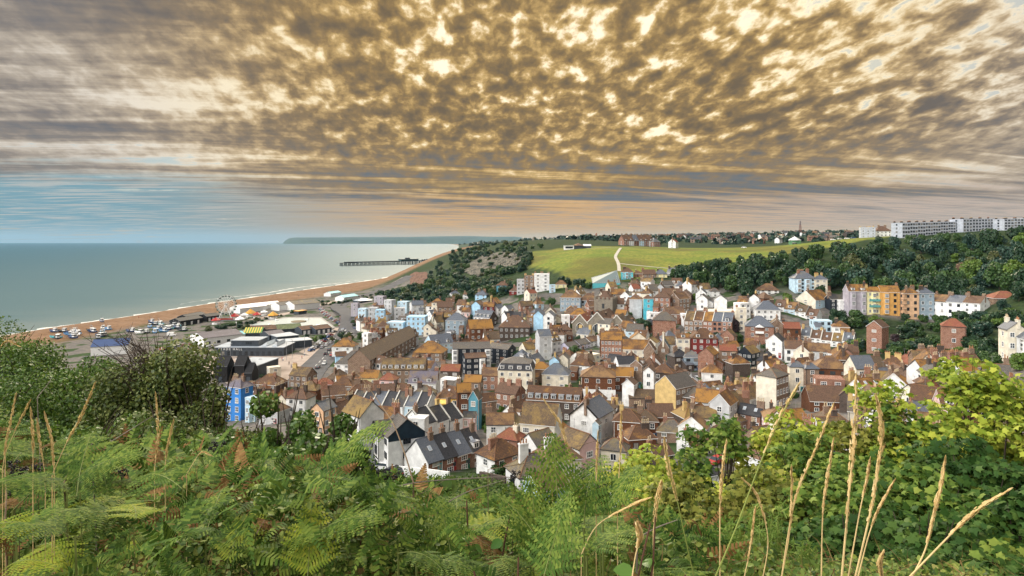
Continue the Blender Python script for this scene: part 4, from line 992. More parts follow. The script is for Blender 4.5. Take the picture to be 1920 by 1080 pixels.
for i in range(3): obj('roof_light', SKYL, gal, (-L * .3 + i * L * .28, 0, 5.5), 0, (1.6, 1.2, 2))
for i, (a, b_, h, lab) in enumerate((((401,717),(426,717),6.6,'tall black tarred net shed under the hawthorn branches'), ((440,716),(458,716),6.8,'tall black tarred net shed beside the slate grey gallery'), ((459,717),(472,717),4.0,'low black tarred shed against the slate grey gallery'))):
    r_, L, D = block('net_shed', lab, 'shed', a, b_, h, 6.5, BLK, BLK, 'g', pitch=45, group='black net sheds')
    obj('door', MB().box(-.7, .7, -D - .06, -D + .02, 0, 2.2).mesh('door', [SLATEW]), r_)
block('amusement_hall', 'white walled hall with a low purple grey roof', 'hall', (382,650), (455,641), 4.5, 17, WHT, PURP, 'g', win=(4, 1.8, 1.8, 1.4, 'd'), pitch=14)
r_, L, D = block('striped_pavilion', 'fairground pavilion with green and yellow striped roof', 'pavilion', (456,634), (490,633), 2.8, 14, SLATEW, GRN, 'g', pitch=18)
sm = MB(); T = math.tan(R(18))
for i in range(7):
    x0 = -L / 2 + L * (i + .1) / 7; sm.add([(x0, -D - .3, 2.85 + .16), (x0 + L / 14, -D - .3, 2.85 + .16), (x0 + L / 14, 0, 2.95 + D * T + .16), (x0, 0, 2.95 + D * T + .16)], [(0, 1, 2, 3)])
obj('roof_stripes', sm.mesh('roof_stripes', [YEL]), r_)
DGRN = plain('faded_green_roof', (.10,.125,.05), .8, .5, .6)
KI = [((468,628),(520,626),3,10,BRW,'brown roofed ride building at the near edge of the lake'),((520,627),(566,624),3,12,DGRN,'long green roofed ride shed by the boating lake'),((566,628),(592,625),3,9,BRW,'brown roofed kiosk at the corner of the lake'),((592,627),(622,623),3,9,BRW,'brown roofed kiosk nearest the road bend'),
      ((528,655),(585,650),3.6,10,ZINC,'open grey canopy hall beside the road'),((520,644),(560,640),3.4,14,ZINC,'flat grey roofed amusement hall behind the canopy'),((505,640),(535,636),3.4,10,PURP,'dark low ride shed behind the roof lights'),
      ((450,588),(500,582),4,12,WHT,'long white arcade right of the big wheel'),((524,583),(552,580),4.5,11,WHT,'white gabled arcade left of its larger twin'),((552,583),(600,578),5,14,WHT,'larger white gabled arcade with a mossy gable'),((490,580),(526,576),3.5,9,WHT,'low white stall between the arcades'),
      ((338,612),(380,605),3.5,9,BLK,'black winch shed with a shallow roof on the shingle'),((388,603),(412,600),3.5,8,BLK,'black hut left of the big wheel'),((352,607),(386,600),4.5,8,BLK,'longer black shed behind the winch shed'),
      ((645,565),(672,561),3.5,10,LTUR,'turquoise roofed seafront shelter'),((620,556),(640,553),3,8,LTUR,'small turquoise beach kiosk'),((672,572),(700,570),3.5,10,ZINC,'square seafront kiosk with a pyramid roof'),((560,590),(575,588),2.5,5,ORG,'small orange ticket hut above the lake'),
      ((170,668),(240,664),4.5,14,BLUP,'long low building with blue fascia behind the hawthorn'),((430,640),(460,636),3,8,LTUR,'small turquoise stall by the purple roof')]
for a, b_, h, dp, mt, lab in KI:
    wl = BLK if mt is BLK else (WHT if mt in (WHT, BLUP, LTUR) else SLATEW); rf = ROOF['gr'][0] if mt is WHT and 'gabled' in lab else (ZINC if mt is WHT else mt)
    r_, L, D = block('seafront_building', lab, 'building', a, b_, h, dp, wl, rf, 'h' if 'pyramid' in lab else ('f' if mt in (ZINC, ORG) else 'g'), pitch=20)
    if mt is BLK or mt is BRW:
        for i in range(3): obj('door', MB().box(-.8, .8, -D - .05, -D + .02, 0, 2.3).mesh('door', [WHT]), r_, ((i - 1) * L * .3, 0, 0))
# big wheel
g = G(424, 600.5, 3.0); wr = 6.4; wh_ = thing('ferris_wheel', 'white big wheel with dark green gondolas on the beach', 'ferris wheel', (g.x, g.y, 3.0), R(12)); zc_ = 11.6
m = MB(); N = 18
for s_ in (-1.1, 1.1):
    P_ = [(wr * math.cos(2 * math.pi * i / 36), s_, zc_ + wr * math.sin(2 * math.pi * i / 36)) for i in range(36)]
    Q_ = [(wr * .82 * math.cos(2 * math.pi * i / 36), s_, zc_ + wr * .82 * math.sin(2 * math.pi * i / 36)) for i in range(36)]
    for i in range(36): m.tube(P_[i], P_[(i + 1) % 36], .085, n=4); m.tube(Q_[i], Q_[(i + 1) % 36], .05, n=4); m.tube(P_[i], Q_[(i + 1) % 36], .05, n=3)
obj('rim', m.mesh('rim', [WHT], uv=False), wh_)
m = MB()
for i in range(N):
    a = 2 * math.pi * i / N
    for s_ in (-1.1, 1.1): m.tube((0, s_ * .6, zc_), (wr * math.cos(a), s_, zc_ + wr * math.sin(a)), .06, n=4)
    m.tube((wr * math.cos(a), -1.1, zc_ + wr * math.sin(a)), (wr * math.cos(a), 1.1, zc_ + wr * math.sin(a)), .07, n=4)
obj('spokes', m.mesh('spokes', [WHT], uv=False), wh_); m = MB().tube((0, -2.2, zc_), (0, 2.2, zc_), .55, n=10); obj('hub', m.mesh('hub', [STEEL], uv=False), wh_)
for s_ in (-1, 1):
    for q in (-1, 1): obj('leg', MB().tube((q * 5.0, s_ * 3.6, 0), (0, s_ * 2.0, zc_), .32, .22, 6).mesh('leg', [WHT], uv=False), wh_)
gm = MB().lathe([(.2, -1.6), (.8, -1.5), (.85, -.9), (.8, -.55)], 8).lathe([(.9, -.05), (.5, .2), (.08, .3)], 8, m=1).tube((-.7, 0, -.6), (-.7, 0, 0), .05, n=4).tube((.7, 0, -.6), (.7, 0, 0), .05, n=4).mesh('gondola', [plain('gondola_green', (.05,.10,.08), .5, .2), plain('gondola_roof', (.10,.15,.13), .5, .2)], uv=False)
for i in range(N): a = 2 * math.pi * (i + .5) / N; obj('gondola', gm, wh_, ((wr + .1) * math.cos(a), 0, zc_ + (wr + .1) * math.sin(a) + .2))
obj('boarding_platform', MB().box(-5.5, 5.5, -4, 4, 0, .9, 0).box(-5.5, 5.5, -4.1, -3.95, .9, 1.8, 1).mesh('boarding_platform', [STEEL, REDP]), wh_)
# fairground rides in front of it
for i, (px, py, c) in enumerate(((440,600,REDP),(458,598,WHT),(405,608,REDP),(470,594,ORG),(482,597,REDP),(495,592,WHT),(512,598,ORG),(450,606,WHT))):
    g = G(px, py); lab = ['red', 'white', 'red', 'orange', 'red', 'white', 'orange', 'white'][i] + ' fairground ride booth ' + ['right of the big wheel', 'above the hedge by the big wheel', 'left of the big wheel', 'behind the hedge beside the white arcade', 'between two pale booths', 'in front of the long white arcade', 'beside the upper edge of the lake', 'below the big wheel'][i]
    r_ = thing('ride_booth', lab, 'booth', (g.x, g.y, 3), rng.uniform(-.4, .4), 'fairground booths'); s_ = rng.uniform(.8, 1.3)
    obj('canopy', MB().lathe([(3.2 * s_, 2.6), (3.1 * s_, 3.0), (.3, 4.6 * s_), (.1, 5.2)], 8).mesh('canopy', [c]), r_); obj('counter', MB().lathe([(2.6 * s_, 0), (2.6 * s_, 1.1), (2.4 * s_, 1.15)], 8).mesh('counter', [WHT]), r_)
    m = MB()
    for k in range(8): a = math.pi * (k + .5) / 4; m.tube((2.5 * s_ * math.cos(a), 2.5 * s_ * math.sin(a), 1.1), (2.9 * s_ * math.cos(a), 2.9 * s_ * math.sin(a), 2.7), .07, n=4)
    obj('posts', m.mesh('posts', [STEEL], uv=False), r_)
# ---------------------------------------------------------------- cars
CARC = {'white': (.75,.75,.74), 'black': (.015,.015,.018), 'silver': (.45,.46,.48), 'dark grey': (.07,.075,.08), 'red': (.36,.03,.03), 'blue': (.04,.10,.26)}
CARM = {k: plain('car_paint_' + k.replace(' ', '_'), v, .25, .05, spec=.6) for k, v in CARC.items()}; TYRE = plain('tyre_rubber', (.015,.015,.015), .9, .1); LAMP = plain('lamp_lens', (.6,.6,.55), .2, .1)
def car_body(mat):
    prof = [(-2.05, .35), (-2.08, .62), (-1.95, .88), (-1.05, .98), (1.0, .98), (1.85, .90), (2.05, .70), (2.05, .38)]; m = MB()
    for s_, wd in ((-1, .84), (1, .84)): pass
    n = len(prof); V = [(x, -.84 + (.06 if z > .8 else 0), z) for x, z in prof] + [(x, .84 - (.06 if z > .8 else 0), z) for x, z in prof]
    m.add(V, [(i, (i + 1) % n, n + (i + 1) % n, n + i) for i in range(n)] + [tuple(range(n - 1, -1, -1)), tuple(range(n, 2 * n))])
    m.add([(-1.5, -.62, 1.42), (.45, -.62, 1.42), (.45, .62, 1.42), (-1.5, .62, 1.42), (-1.45, -.6, 1.47), (.4, -.6, 1.47), (.4, .6, 1.47), (-1.45, .6, 1.47)], [(3, 2, 1, 0), (4, 5, 6, 7), (0, 1, 5, 4), (1, 2, 6, 5), (2, 3, 7, 6), (3, 0, 4, 7)])
    return m.mesh('body', [mat], uv=False)
CABIN = MB().add([(-1.98, -.76, .95), (1.15, -.76, .97), (1.15, .76, .97), (-1.98, .76, .95), (-1.5, -.61, 1.419), (.45, -.61, 1.419), (.45, .61, 1.419), (-1.5, .61, 1.419)], [(0, 1, 5, 4), (1, 2, 6, 5), (2, 3, 7, 6), (3, 0, 4, 7)]).mesh('windows', [GLASS], uv=False)
WHEEL = MB().tube((0, -.11, 0), (0, .11, 0), .33, n=14).mesh('wheel', [TYRE], uv=False); RIM = MB().tube((0, -.125, 0), (0, .125, 0), .19, n=10).mesh('rim', [STEEL], uv=False)
HEADL = MB().box(-.04, .04, -.2, .2, -.09, .09).mesh('headlight', [LAMP], uv=False); TAILL = MB().box(-.04, .04, -.16, .16, -.09, .09).mesh('tail_light', [REDP], uv=False)
CARB = {k: car_body(v) for k, v in CARM.items()}
def car(col, loc, rz, label, group=None, full=True):
    r_ = thing('parked_car', label, 'car', loc, rz, group)
    obj('body', CARB[col], r_); obj('windows', CABIN, r_)
    if full:
        for x in (-1.3, 1.28):
            for y in (-.78, .78): w_ = obj('wheel', WHEEL, r_, (x, y, .33)); obj('rim', RIM, w_)
        for y in (-.58, .58): obj('headlight', HEADL, r_, (2.04, y, .66)); obj('tail_light', TAILL, r_, (-2.06, y, .74))
    else:
        for x in (-1.3, 1.28): obj('wheel', WHEEL, r_, (x, -.78, .33)); obj('wheel', WHEEL, r_, (x, .78, .33))
    return r_
def along(q, i): a, b_ = q[max(0, i - 1)], q[min(len(q) - 1, i + 1)]; return (b_ - a).normalized()
cols = list(CARC)
PK = [G(*p) for p in ((600,578),(606,586),(613,592),(622,598),(631,604),(640,611),(646,618),(641,626))]
PQ = []
for i in range(len(PK) - 1):
    n = max(1, round((PK[i + 1] - PK[i]).length / 5.2))
    for j in range(n): PQ.append(PK[i].lerp(PK[i + 1], j / n))
for i, q in enumerate(PQ):
    dr = along(PQ, i); c = rng.choice(['white', 'white', 'silver', 'black', 'dark grey', 'red', 'blue'])
    car(c, (q.x, q.y, 3.2), math.atan2(dr.y, dr.x) + math.pi / 2 * 0.8, f'{c} car in the long parked line curving beside the lake', f'{c} cars in the line beside the lake', False)
RD = [(596,690,'dark grey',1,'dark grey car driving up the wide road nearest the corner'),(608,683,'white',-1,'white car coming down the road past the small pyramid roof'),(611,665,'black',1,'large black car on the road beside the canopy'),(622,667,'red',-1,'red car in the oncoming lane beside the canopy'),(617,657,'dark grey',1,'dark grey car behind the large black one'),(604,652,'silver',1,'silver car first in the queue by the canopy'),(612,648,'white',1,'white car second in the queue by the canopy'),(620,644,'silver',1,'silver car third in the queue by the canopy'),(628,640,'white',1,'white car last in the queue by the canopy'),
      (632,660,'white',1,'white car parked beside the white house with orange roofs'),(627,664,'dark grey',1,'dark grey car parked beside the white house with orange roofs'),(634,653,'blue',1,'blue car parked beside the white house with orange roofs'),(640,646,'silver',1,'silver car parked above the white house with orange roofs'),(633,694,'silver',-1,'silver car stopped behind the white low building'),
      (654,613,'black',1,'black car rounding the bend of the seafront road'),(645,589,'white',-1,'white car on the seafront road above the bend'),(637,580,'white',1,'white car farther up the seafront road'),(640,574,'black',-1,'black car far up the seafront road'),(650,599,'dark grey',1,'dark grey car leaving the bend'),(660,600,'white',1,'white car parked by the tall seafront houses'),(664,607,'silver',1,'silver car parked below the tall seafront houses')]
for px, py, c, s_, lab in RD:
    g = G(px, py, 3.2); i = min(range(len(RQ)), key=lambda k: (RQ[k].x - g.x) ** 2 + (RQ[k].y - g.y) ** 2); dr = along(RQ, i) * s_
    car(c, (g.x, g.y, 3.2), math.atan2(dr.y, dr.x), lab)
for i, (px, py, c, lab) in enumerate(((768,872,'silver','silver hatchback parked beside the white gable of the brick row'),(723,884,'white','white car half hidden by the ferns in the cottage yard'),(742,892,'black','black car behind the white one in the cottage yard'))):
    g = ground(px, py, 90, 200); car(c, (g.x, g.y, h1(g.x, g.y) + .25), R((-20, -15, 150)[i]), lab)
for i in range(46):
    if i < 26: k = i % 13; px, py = 304 + k * 7.2 + (i // 13) * 3, 668 - k * 1.2 - (i // 13) * 12; wh = 'beach car park left of the dark hall'
    else: k = i - 26; px, py = 596 + (k % 10) * 3.4, 652 - (k % 10) * 3.2 + (k // 10) * 6; px -= (k // 10) * 12; wh = 'paved strip between the kiosks and the road'
    if rng.random() < .25: continue
    g = G(px, py, 3.15); c = rng.choice(cols); car(c, (g.x, g.y, 3.12), R(70) + rng.uniform(-.06, .06), f'{c} car parked on the {wh}', f'{c} cars on the {wh}', False)
# buses
BUSB = plain('bus_red_dark', (.10,.02,.025), .35, .1); 
for px, py, mt, lab in ((642,606,BUSB,'dark maroon double decker bus at the stop by the lake'),(672,601,WHT,'white single decker bus beside the tall seafront houses'),(663,597,BUSB,'dark red bus behind the white bus')):
    g = G(px, py, 3.2); dbl = 'double' in lab; hh = 4.2 if dbl else 3.0; r_ = thing('bus', lab, 'bus', (g.x, g.y, 3.2), R(115))
    obj('body', MB().box(-5, 5, -1.25, 1.25, .35, hh).mesh('body', [mt]), r_)
    for z in ((1.6, 3.2) if dbl else (1.7,)): obj('windows', MB().box(-4.7, 4.7, -1.28, 1.28, z - .1, z + .75).box(-5.03, 5.03, -1.1, 1.1, z - .1, z + .75).mesh('windows', [GLASS], uv=False), r_)
    for x in (-3, 3): 
        for y in (-1.1, 1.1): obj('wheel', WHEEL, r_, (x, y, .45), 0, (1.4, 1.4, 1.4))
# ---------------------------------------------------------------- boats drawn up on the shingle
def boat_mesh(c):
    m = MB(); secs = [(-3.2, 1.1, .9, .1), (-1, 1.45, .8, -.1), (1.2, 1.35, .95, -.05), (2.8, .75, 1.25, .15), (3.8, .05, 1.6, .7)]; V = []
    for x, w_, zt, zb in secs: V += [(x, -w_, zt), (x, -w_ * .55, zb), (x, w_ * .55, zb), (x, w_, zt), (x, w_ * .8, zt - .25), (x, -w_ * .8, zt - .25)]
    k = 6; Fc = [(i * k + j, i * k + (j + 1) % k, (i + 1) * k + (j + 1) % k, (i + 1) * k + j) for i in range(len(secs) - 1) for j in range(k)] + [(0, 1, 2, 3, 4, 5)]
    return m.add(V, Fc).mesh('hull', [c], uv=False)
BH = [boat_mesh(x) for x in (WHT, BLUP, plain('boat_blue', (.10,.25,.45), .5, .15), plain('boat_dark', (.04,.05,.06), .6, .2), LTUR)]
CABM = MB().box(-2.2, -.2, -.75, .75, .6, 2.3, 0).box(-2.25, -.15, -.78, .78, 1.55, 2.05, 1).box(-2.4, 0, -.85, .85, 2.301, 2.42, 0).mesh('wheelhouse', [WHT, GLASS], uv=False); MAST = MB().tube((.6, 0, .6), (.6, 0, 4.6), .06, n=5).tube((.6, 0, 4.0), (-1.6, 0, 3.2), .04, n=4).mesh('mast', [STEEL], uv=False)
BN = ['white', 'navy blue', 'mid blue', 'dark', 'turquoise']
for i in range(44):
    if i < 18: px, py = rng.uniform(98, 210), rng.uniform(622, 638)
    elif i < 32: px, py = rng.uniform(158, 300), rng.uniform(603, 628)
    else: px, py = rng.uniform(285, 345), rng.uniform(609, 624)
    g = G(px, py, 3); k = rng.choice((0, 1, 1, 2, 2, 3, 3, 4)); zone = 'lower shingle above the hill shoulder' if i < 18 else ('shingle behind the hawthorn' if i < 32 else 'shingle left of the black sheds')
    r_ = thing('fishing_boat', f'{BN[k]} fishing boat drawn up on the {zone}', 'boat', (g.x, g.y, max(3.0, h1(g.x, g.y)) + .15), rng.uniform(-.5, .9) + 2.4, f'{BN[k]} boats on the {zone}')
    obj('hull', BH[k], r_); obj('wheelhouse', CABM, r_); obj('mast', MAST, r_)
g = G(322, 630, 3); r_ = thing('parked_van', 'white van parked on the shingle track', 'van', (g.x, g.y, 3), R(8)); obj('body', MB().box(-2.5, 1.4, -.95, .95, .35, 2.3).box(1.401, 2.5, -.95, .95, .35, 1.3).mesh('body', [WHT]), r_); obj('windscreen', MB().add([(1.42, -.9, 2.2), (1.42, .9, 2.2), (2.3, .9, 1.31), (2.3, -.9, 1.31)], [(0, 3, 2, 1)]).mesh('windscreen', [GLASS], uv=False), r_)
for x in (-1.6, 1.7):
    for y in (-.85, .85): obj('wheel', WHEEL, r_, (x, y, .35))
# ---------------------------------------------------------------- people, seen small on the paving
def person_mesh(top, leg, i):
    m = MB(); r_ = random.Random(i); st = r_.uniform(.08, .22)
    for s_ in (-1, 1): m.path([(s_ * .09, 0, .86), (s_ * .10, s_ * st, .46), (s_ * .10, s_ * st * 1.5, .03)], .085, .05, 6, 1).path([(s_ * .19, 0, 1.40), (s_ * .25, -s_ * st * .6, 1.12), (s_ * .24, -s_ * st * 1.3, .86)], .05, .035, 5, 0)
    m.lathe([(.12, .82), (.16, .92), (.15, 1.1), (.19, 1.35), (.13, 1.47), (.055, 1.52), (.05, 1.57)], 8, m=0).lathe([(.05, 1.55), (.085, 1.6), (.10, 1.68), (.09, 1.76), (.04, 1.8)], 8, m=2)
    return m.mesh('person', [top, leg, plain('skin', (.45,.26,.18), .6, .1)], uv=False)
PPL = [person_mesh(a, b_, i) for i, (a, b_) in enumerate(((REDP, BLK), (WHT, BLUP), (BLK, BLK), (BLUP, SLATEW), (STEEL, BLK)))]; PN = ['red', 'white', 'black', 'blue', 'grey']
for i, (px, py, wh) in enumerate([(434,680,'near the lamp post on the plaza'),(443,678,'in the middle of the plaza'),(446,678,'in the middle of the plaza'),(450,677,'on the plaza before the dark hall'),(455,676,'on the plaza before the dark hall'),(529,676,'by the right end of the dark hall'),(531,677,'by the right end of the dark hall'),(542,684,'on the paving beside the gallery'),(546,690,'on the paving beside the gallery'),(582,697,'at the kerb of the wide road'),(566,673,'crossing from the canopy'),(571,667,'crossing from the canopy'),(640,625,'by the road bend'),(636,628,'by the road bend'),(628,632,'by the road bend'),(612,590,'at the rim of the lake'),(618,600,'at the rim of the lake'),(505,567,'on the beach above the arcades'),(560,556,'on the beach above the arcades'),(590,552,'on the beach by the surf'),(260,597,'alone on the empty shingle'),(293,606,'alone on the shingle by the black sheds')]):
    g = G(px, py, 3.1); k = i % 5
    tag(obj('person', PPL[k], None, (g.x, g.y, max(3.1, h1(g.x, g.y))), rng.uniform(0, 6)), f'person in {PN[k]} top standing {wh}', 'person', f'people {wh}')
# lamp posts
LP = MB().tube((0, 0, 0), (0, 0, 9), .10, .06, 6).mesh('lamp_post', [STEEL], uv=False); LH = MB().box(-.2, 1.2, -.12, .12, 8.9, 9.05).mesh('lamp_head', [STEEL], uv=False)
for px, py, wh in ((432,681,'on the plaza'),(571,660,'beside the canopy hall'),(548,672,'at the right end of the dark hall'),(537,676,'by the two strollers beside the hall'),(613,690,'at the near end of the wide road'),(665,605,'by the white single decker bus'),(649,577,'far up the seafront road'),(675,612,'below the tall seafront houses'),(360,646,'beside the shingle track')):
    g = G(px, py, 3); r_ = thing('street_lamp', f'tall grey street lamp {wh}', 'street lamp', (g.x, g.y, 3), rng.uniform(0, 3), 'seafront street lamps'); obj('pole', LP, r_); obj('lamp_head', LH, r_)
# ---------------------------------------------------------------- pier
A_ = G(640, 499, 0); B_ = G(838, 499, 0); B_.y *= 1.12; B_.x *= 1.12; dv = B_ - A_; L = dv.length * 1.05; yaw = math.atan2(dv.y, dv.x); PW = plain('pier_iron', (.014,.016,.019), .9, .25, .1, spec=.05)
pr = thing('pier', 'long dark pier on iron legs reaching into the pale sea', 'pier', (A_.x, A_.y, 0), yaw)
obj('deck', MB().box(10, L, -9, 9, 7.6, 9.4).box(-2, L * .12, -6, 6, 7.0, 7.59).box(L - .01, L + 60, -7, 7, 7.0, 9.0).mesh('deck', [PW]), pr); m = MB()
for i in range(30):
    x = L * i / 30; dense = i < 11
    for y in (-7, 0, 7):
        m.tube((x, y, -3), (x, y, 7.2), 1.0, n=5)
        pass
    m.tube((x, -7, 3.5), (x, 7, 3.5), .35, n=4)
    if dense: m.tube((x, -7, 1), (x + L / 30, -7, 6.5), .3, n=4)
obj('piles', m.mesh('piles', [PW], uv=False), pr); m = MB()
for i in range(60): m.box(L * i / 60 + 4, L * i / 60 + 4.25, -9, -8.8, 9.4, 10.7)
m.box(10, L, -9, -8.85, 10.6, 10.75); obj('railing', m.mesh('railing', [PW], uv=False), pr)
pv_ = obj('pavilion', MB().box(L * .5, L * .66, -7, 7, 9.41, 13.4).mesh('pavilion', [plain('pavilion_dark', (.05,.09,.085), .7, .2)]), pr); obj('roof', MB().box(L * .495, L * .665, -7.5, 7.5, 13.401, 14).box(L * .55, L * .59, -2, 2, 14.001, 17).mesh('roof', [SLATEW]), pv_)
m = MB()
for i in range(7): m.box(L * (.70 + .022 * i), L * (.70 + .022 * i) + 3, -6, -2, 9.41, 12.0 + (i % 3) * .5)
obj('stalls', m.mesh('stalls', [SLATEW]), pr)
# timber groyne on the beach and poles
m = MB()
for i in range(34): a = G(462 + i * 2.4, 580 - i * .35, 3) ; m.tube((a.x, a.y, 1), (a.x, a.y, 5.2 + .4 * math.sin(i * 3)), .18, n=5)
tag(obj('timber_fence', m.mesh('timber_fence', [plain('weathered_timber', (.10,.07,.05), .9, .3)], uv=False)), 'line of dark timber posts on the shingle above the arcades', 'fence')

nt = 0; nq = 0
while nt < 34 and nq < 4000:
    nq += 1; px, py = rng.uniform(640, 1560), rng.uniform(600, 900)
    if not inpoly([px], [py], TOWN)[0]: continue
    g = ground(px, py, 95, 420)
    if any(abs(g.x - a) < w_ * .5 + 2.2 and abs(g.y - b_) < dp_ * .5 + 2.2 for a, b_, r_, w_, dp_ in FOOT): continue
    c = rng.choice(cols); car(c, (g.x, g.y, h1(g.x, g.y) + .15), rng.uniform(0, 6), f'{c} car parked in a lane between the old town houses', f'{c} cars parked in the old town lanes', False); FOOT.append((g.x, g.y, 2.2, 4, 4)); nt += 1
# ================================================================ trees and bushes
def rmats(rs, n, up=None, spread=1.0):
    """n random rotation matrices; with `up`, leaf normals gather round those directions"""
    if up is None: nz = rs.normal(size=(n, 3))
    else: nz = up / np.maximum(np.linalg.norm(up, axis=1, keepdims=True), 1e-6) + rs.normal(size=(n, 3)) * spread
    nz /= np.maximum(np.linalg.norm(nz, axis=1, keepdims=True), 1e-6)
    a = rs.normal(size=(n, 3)); xx = np.cross(a, nz); xx /= np.maximum(np.linalg.norm(xx, axis=1, keepdims=True), 1e-6); yy = np.cross(nz, xx)
    return np.stack([xx, yy, nz], 2)                       # columns
def leaves(name, tv, tf, pos, rot, size, mat, extra=None):
    """copies of one leaf outline (tv, tf) at pos with rot and size, joined as one crown mesh"""
    tv = np.asarray(tv, float); n = len(pos); k = len(tv)
    V = np.einsum('nij,kj->nki', rot, tv) * np.asarray(size).reshape(-1, 1, 1) + np.asarray(pos)[:, None]
    V = V.reshape(-1, 3); L = [len(f) for f in tf]; flat_ = np.concatenate([np.array(f) for f in tf]); nl = len(flat_)
    loops = (flat_[None] + (np.arange(n) * k)[:, None]).ravel(); tot = np.tile(L, n); start = np.concatenate([[0], np.cumsum(tot)[:-1]])
    me = bpy.data.meshes.new(name); me.vertices.add(len(V)); me.vertices.foreach_set('co', V.ravel()); me.loops.add(len(loops)); me.loops.foreach_set('vertex_index', loops.astype(np.int32))
    me.polygons.add(len(tot)); me.polygons.foreach_set('loop_start', start.astype(np.int32)); me.polygons.foreach_set('loop_total', np.array(tot, np.int32))
    me.materials.append(mat); me.update(calc_edges=True); return me
CLUMP = ([(-.5, -.1, 0), (-.15, -.5, .08), (.4, -.35, -.05), (.5, .15, .1), (.1, .5, -.04), (-.35, .4, .06)], [(0, 1, 2, 3, 4, 5)])
def crown_pts(rs, n, rad, height, nb, fill=.35, low=0.0):
    """leaf positions on a heap of uneven lobes filling an egg-shaped crown"""
    bc = []; 
    for i in range(nb):
        a = rs.uniform(0, 2 * math.pi); q = rs.uniform(.1, .62) ** .8; z = rs.uniform(low, .8)
        k = math.sqrt(max(.05, 1 - ((z - .42) / .62) ** 2)); bc.append((math.cos(a) * q * rad * k, math.sin(a) * q * rad * k, z * height, rs.uniform(.28, .5) * rad))
    bc = np.array(bc); w = bc[:, 3] ** 2; idx = rs.choice(nb, n, p=w / w.sum()); d = rs.normal(size=(n, 3)); d /= np.linalg.norm(d, axis=1, keepdims=True)
    r = bc[idx, 3] * np.where(rs.uniform(size=n) < fill, rs.uniform(.3, 1, n), rs.uniform(.85, 1.12, n)); d2 = d * np.array([1, 1, .82])
    return bc[idx, :3] + d2 * r[:, None], d
def crown(name, seed, n, rad, height, nb, size, mat, spread=.55, low=.08):
    rs = np.random.RandomState(seed); p, d = crown_pts(rs, n, rad, height, nb, low=low); p[:, 2] = np.maximum(p[:, 2], .05)
    return leaves(name, *CLUMP, p, rmats(rs, n, d + np.array([0, 0, .4]), spread), size * rs.uniform(.6, 1.3, n), mat)
LM = {'dark': leafmat('leaf_dark', [(.012,.034,.016), (.022,.055,.022), (.040,.078,.026)], trans=.15), 'blue': leafmat('leaf_bluish', [(.014,.042,.030), (.028,.066,.042), (.05,.095,.055)], trans=.15),
      'mid': leafmat('leaf_mid', [(.022,.055,.014), (.045,.095,.022), (.085,.14,.03)], trans=.2), 'lime': leafmat('leaf_lime', [(.05,.10,.016), (.10,.17,.025), (.17,.22,.035)], trans=.2),
      'olive': leafmat('leaf_olive', [(.035,.05,.016), (.07,.085,.024), (.12,.12,.035)], trans=.15), 'purple': leafmat('leaf_purple', [(.022,.014,.018), (.04,.022,.026), (.06,.03,.03)], trans=.1),
      'russet': leafmat('leaf_russet', [(.10,.055,.035), (.15,.085,.05), (.17,.11,.06)], trans=.1)}
BARK = plain('bark', (.06,.045,.032), .95, .4, 3)
LN = {'dark': 'dark green', 'blue': 'bluish green', 'mid': 'mid green', 'lime': 'light green', 'olive': 'olive green', 'purple': 'purple leaved', 'russet': 'russet leaved'}
CR = {}
for i, k in enumerate(('dark', 'blue', 'mid', 'lime', 'olive', 'purple', 'russet')):
    CR[k] = [crown('crown', 40 + i * 5 + j, 1500, 1.0, 1.5, 11 + j, .17, LM[k]) for j in range(3 if k in ('dark', 'blue', 'mid') else 2)]
TRK = MB().path([(0, 0, -.4), (.03, .02, .35), (-.02, .05, .8)], .09, .05, 6).path([(0, .03, .5), (.25, .1, .95)], .045, .02, 5).path([(0, .03, .55), (-.22, -.1, 1.0)], .045, .02, 5).path([(0, .03, .5), (.02, -.25, .95)], .04, .02, 5).mesh('trunk', [BARK], uv=False)
def tree(loc, rad, ht, kind, label, group, name='tree', cat='tree', trunk=True):
    r_ = thing(name, label, cat, loc, rng.uniform(0, 6.28), group)
    z0 = ht * .12 if trunk else 0
    obj('crown', rng.choice(CR[kind]), r_, (0, 0, z0), 0, (rad, rad, (ht - z0) / 1.55))
    if trunk: obj('trunk', TRK, r_, (0, 0, 0), 0, (rad * .8, rad * .8, ht * .6))
    return r_
def lerp_line(L, x): return float(np.interp(x, [p[0] for p in L], [p[1] for p in L]))
UP = [(1262,515),(1330,502),(1400,492),(1470,484),(1500,478),(1560,468),(1640,458),(1700,452),(1800,450),(1920,436),(1990,432)]
DN = [(1262,524),(1320,545),(1400,562),(1430,568),(1480,560),(1560,560),(1690,566),(1760,572),(1850,580),(1920,590),(1990,600)]
nt = 0; random.seed(5)
while nt < 285:
    px = rng.uniform(1262, 1985); py = lerp_line(UP, px) + (lerp_line(DN, px) - lerp_line(UP, px)) * rng.uniform(0, 1) ** .9
    g = ground(px, py, 215, 900)
    if any(math.hypot(g.x - a, g.y - b_) < max(w_, dp_) * .5 + 2.0 for a, b_, r_, w_, dp_ in FOOT): continue
    top_ok = py - lerp_line(UP, px); ht = min(rng.uniform(5.5, 14), max(4.5, (top_ok + 16) / F * g.y)); rad = ht * rng.uniform(.36, .5)
    k = rng.choices(('dark', 'blue', 'mid', 'olive', 'lime'), (42, 26, 20, 8, 4))[0] if py > lerp_line(UP, px) + 10 else rng.choices(('mid', 'olive', 'lime', 'dark'), (45, 20, 10, 25))[0]
    tree((g.x, g.y, h1(g.x, g.y) - .3), rad, ht, k, f'{LN[k]} tree in the dense wood below the hilltop terrace', f'{LN[k]} trees in the hillside wood'); nt += 1
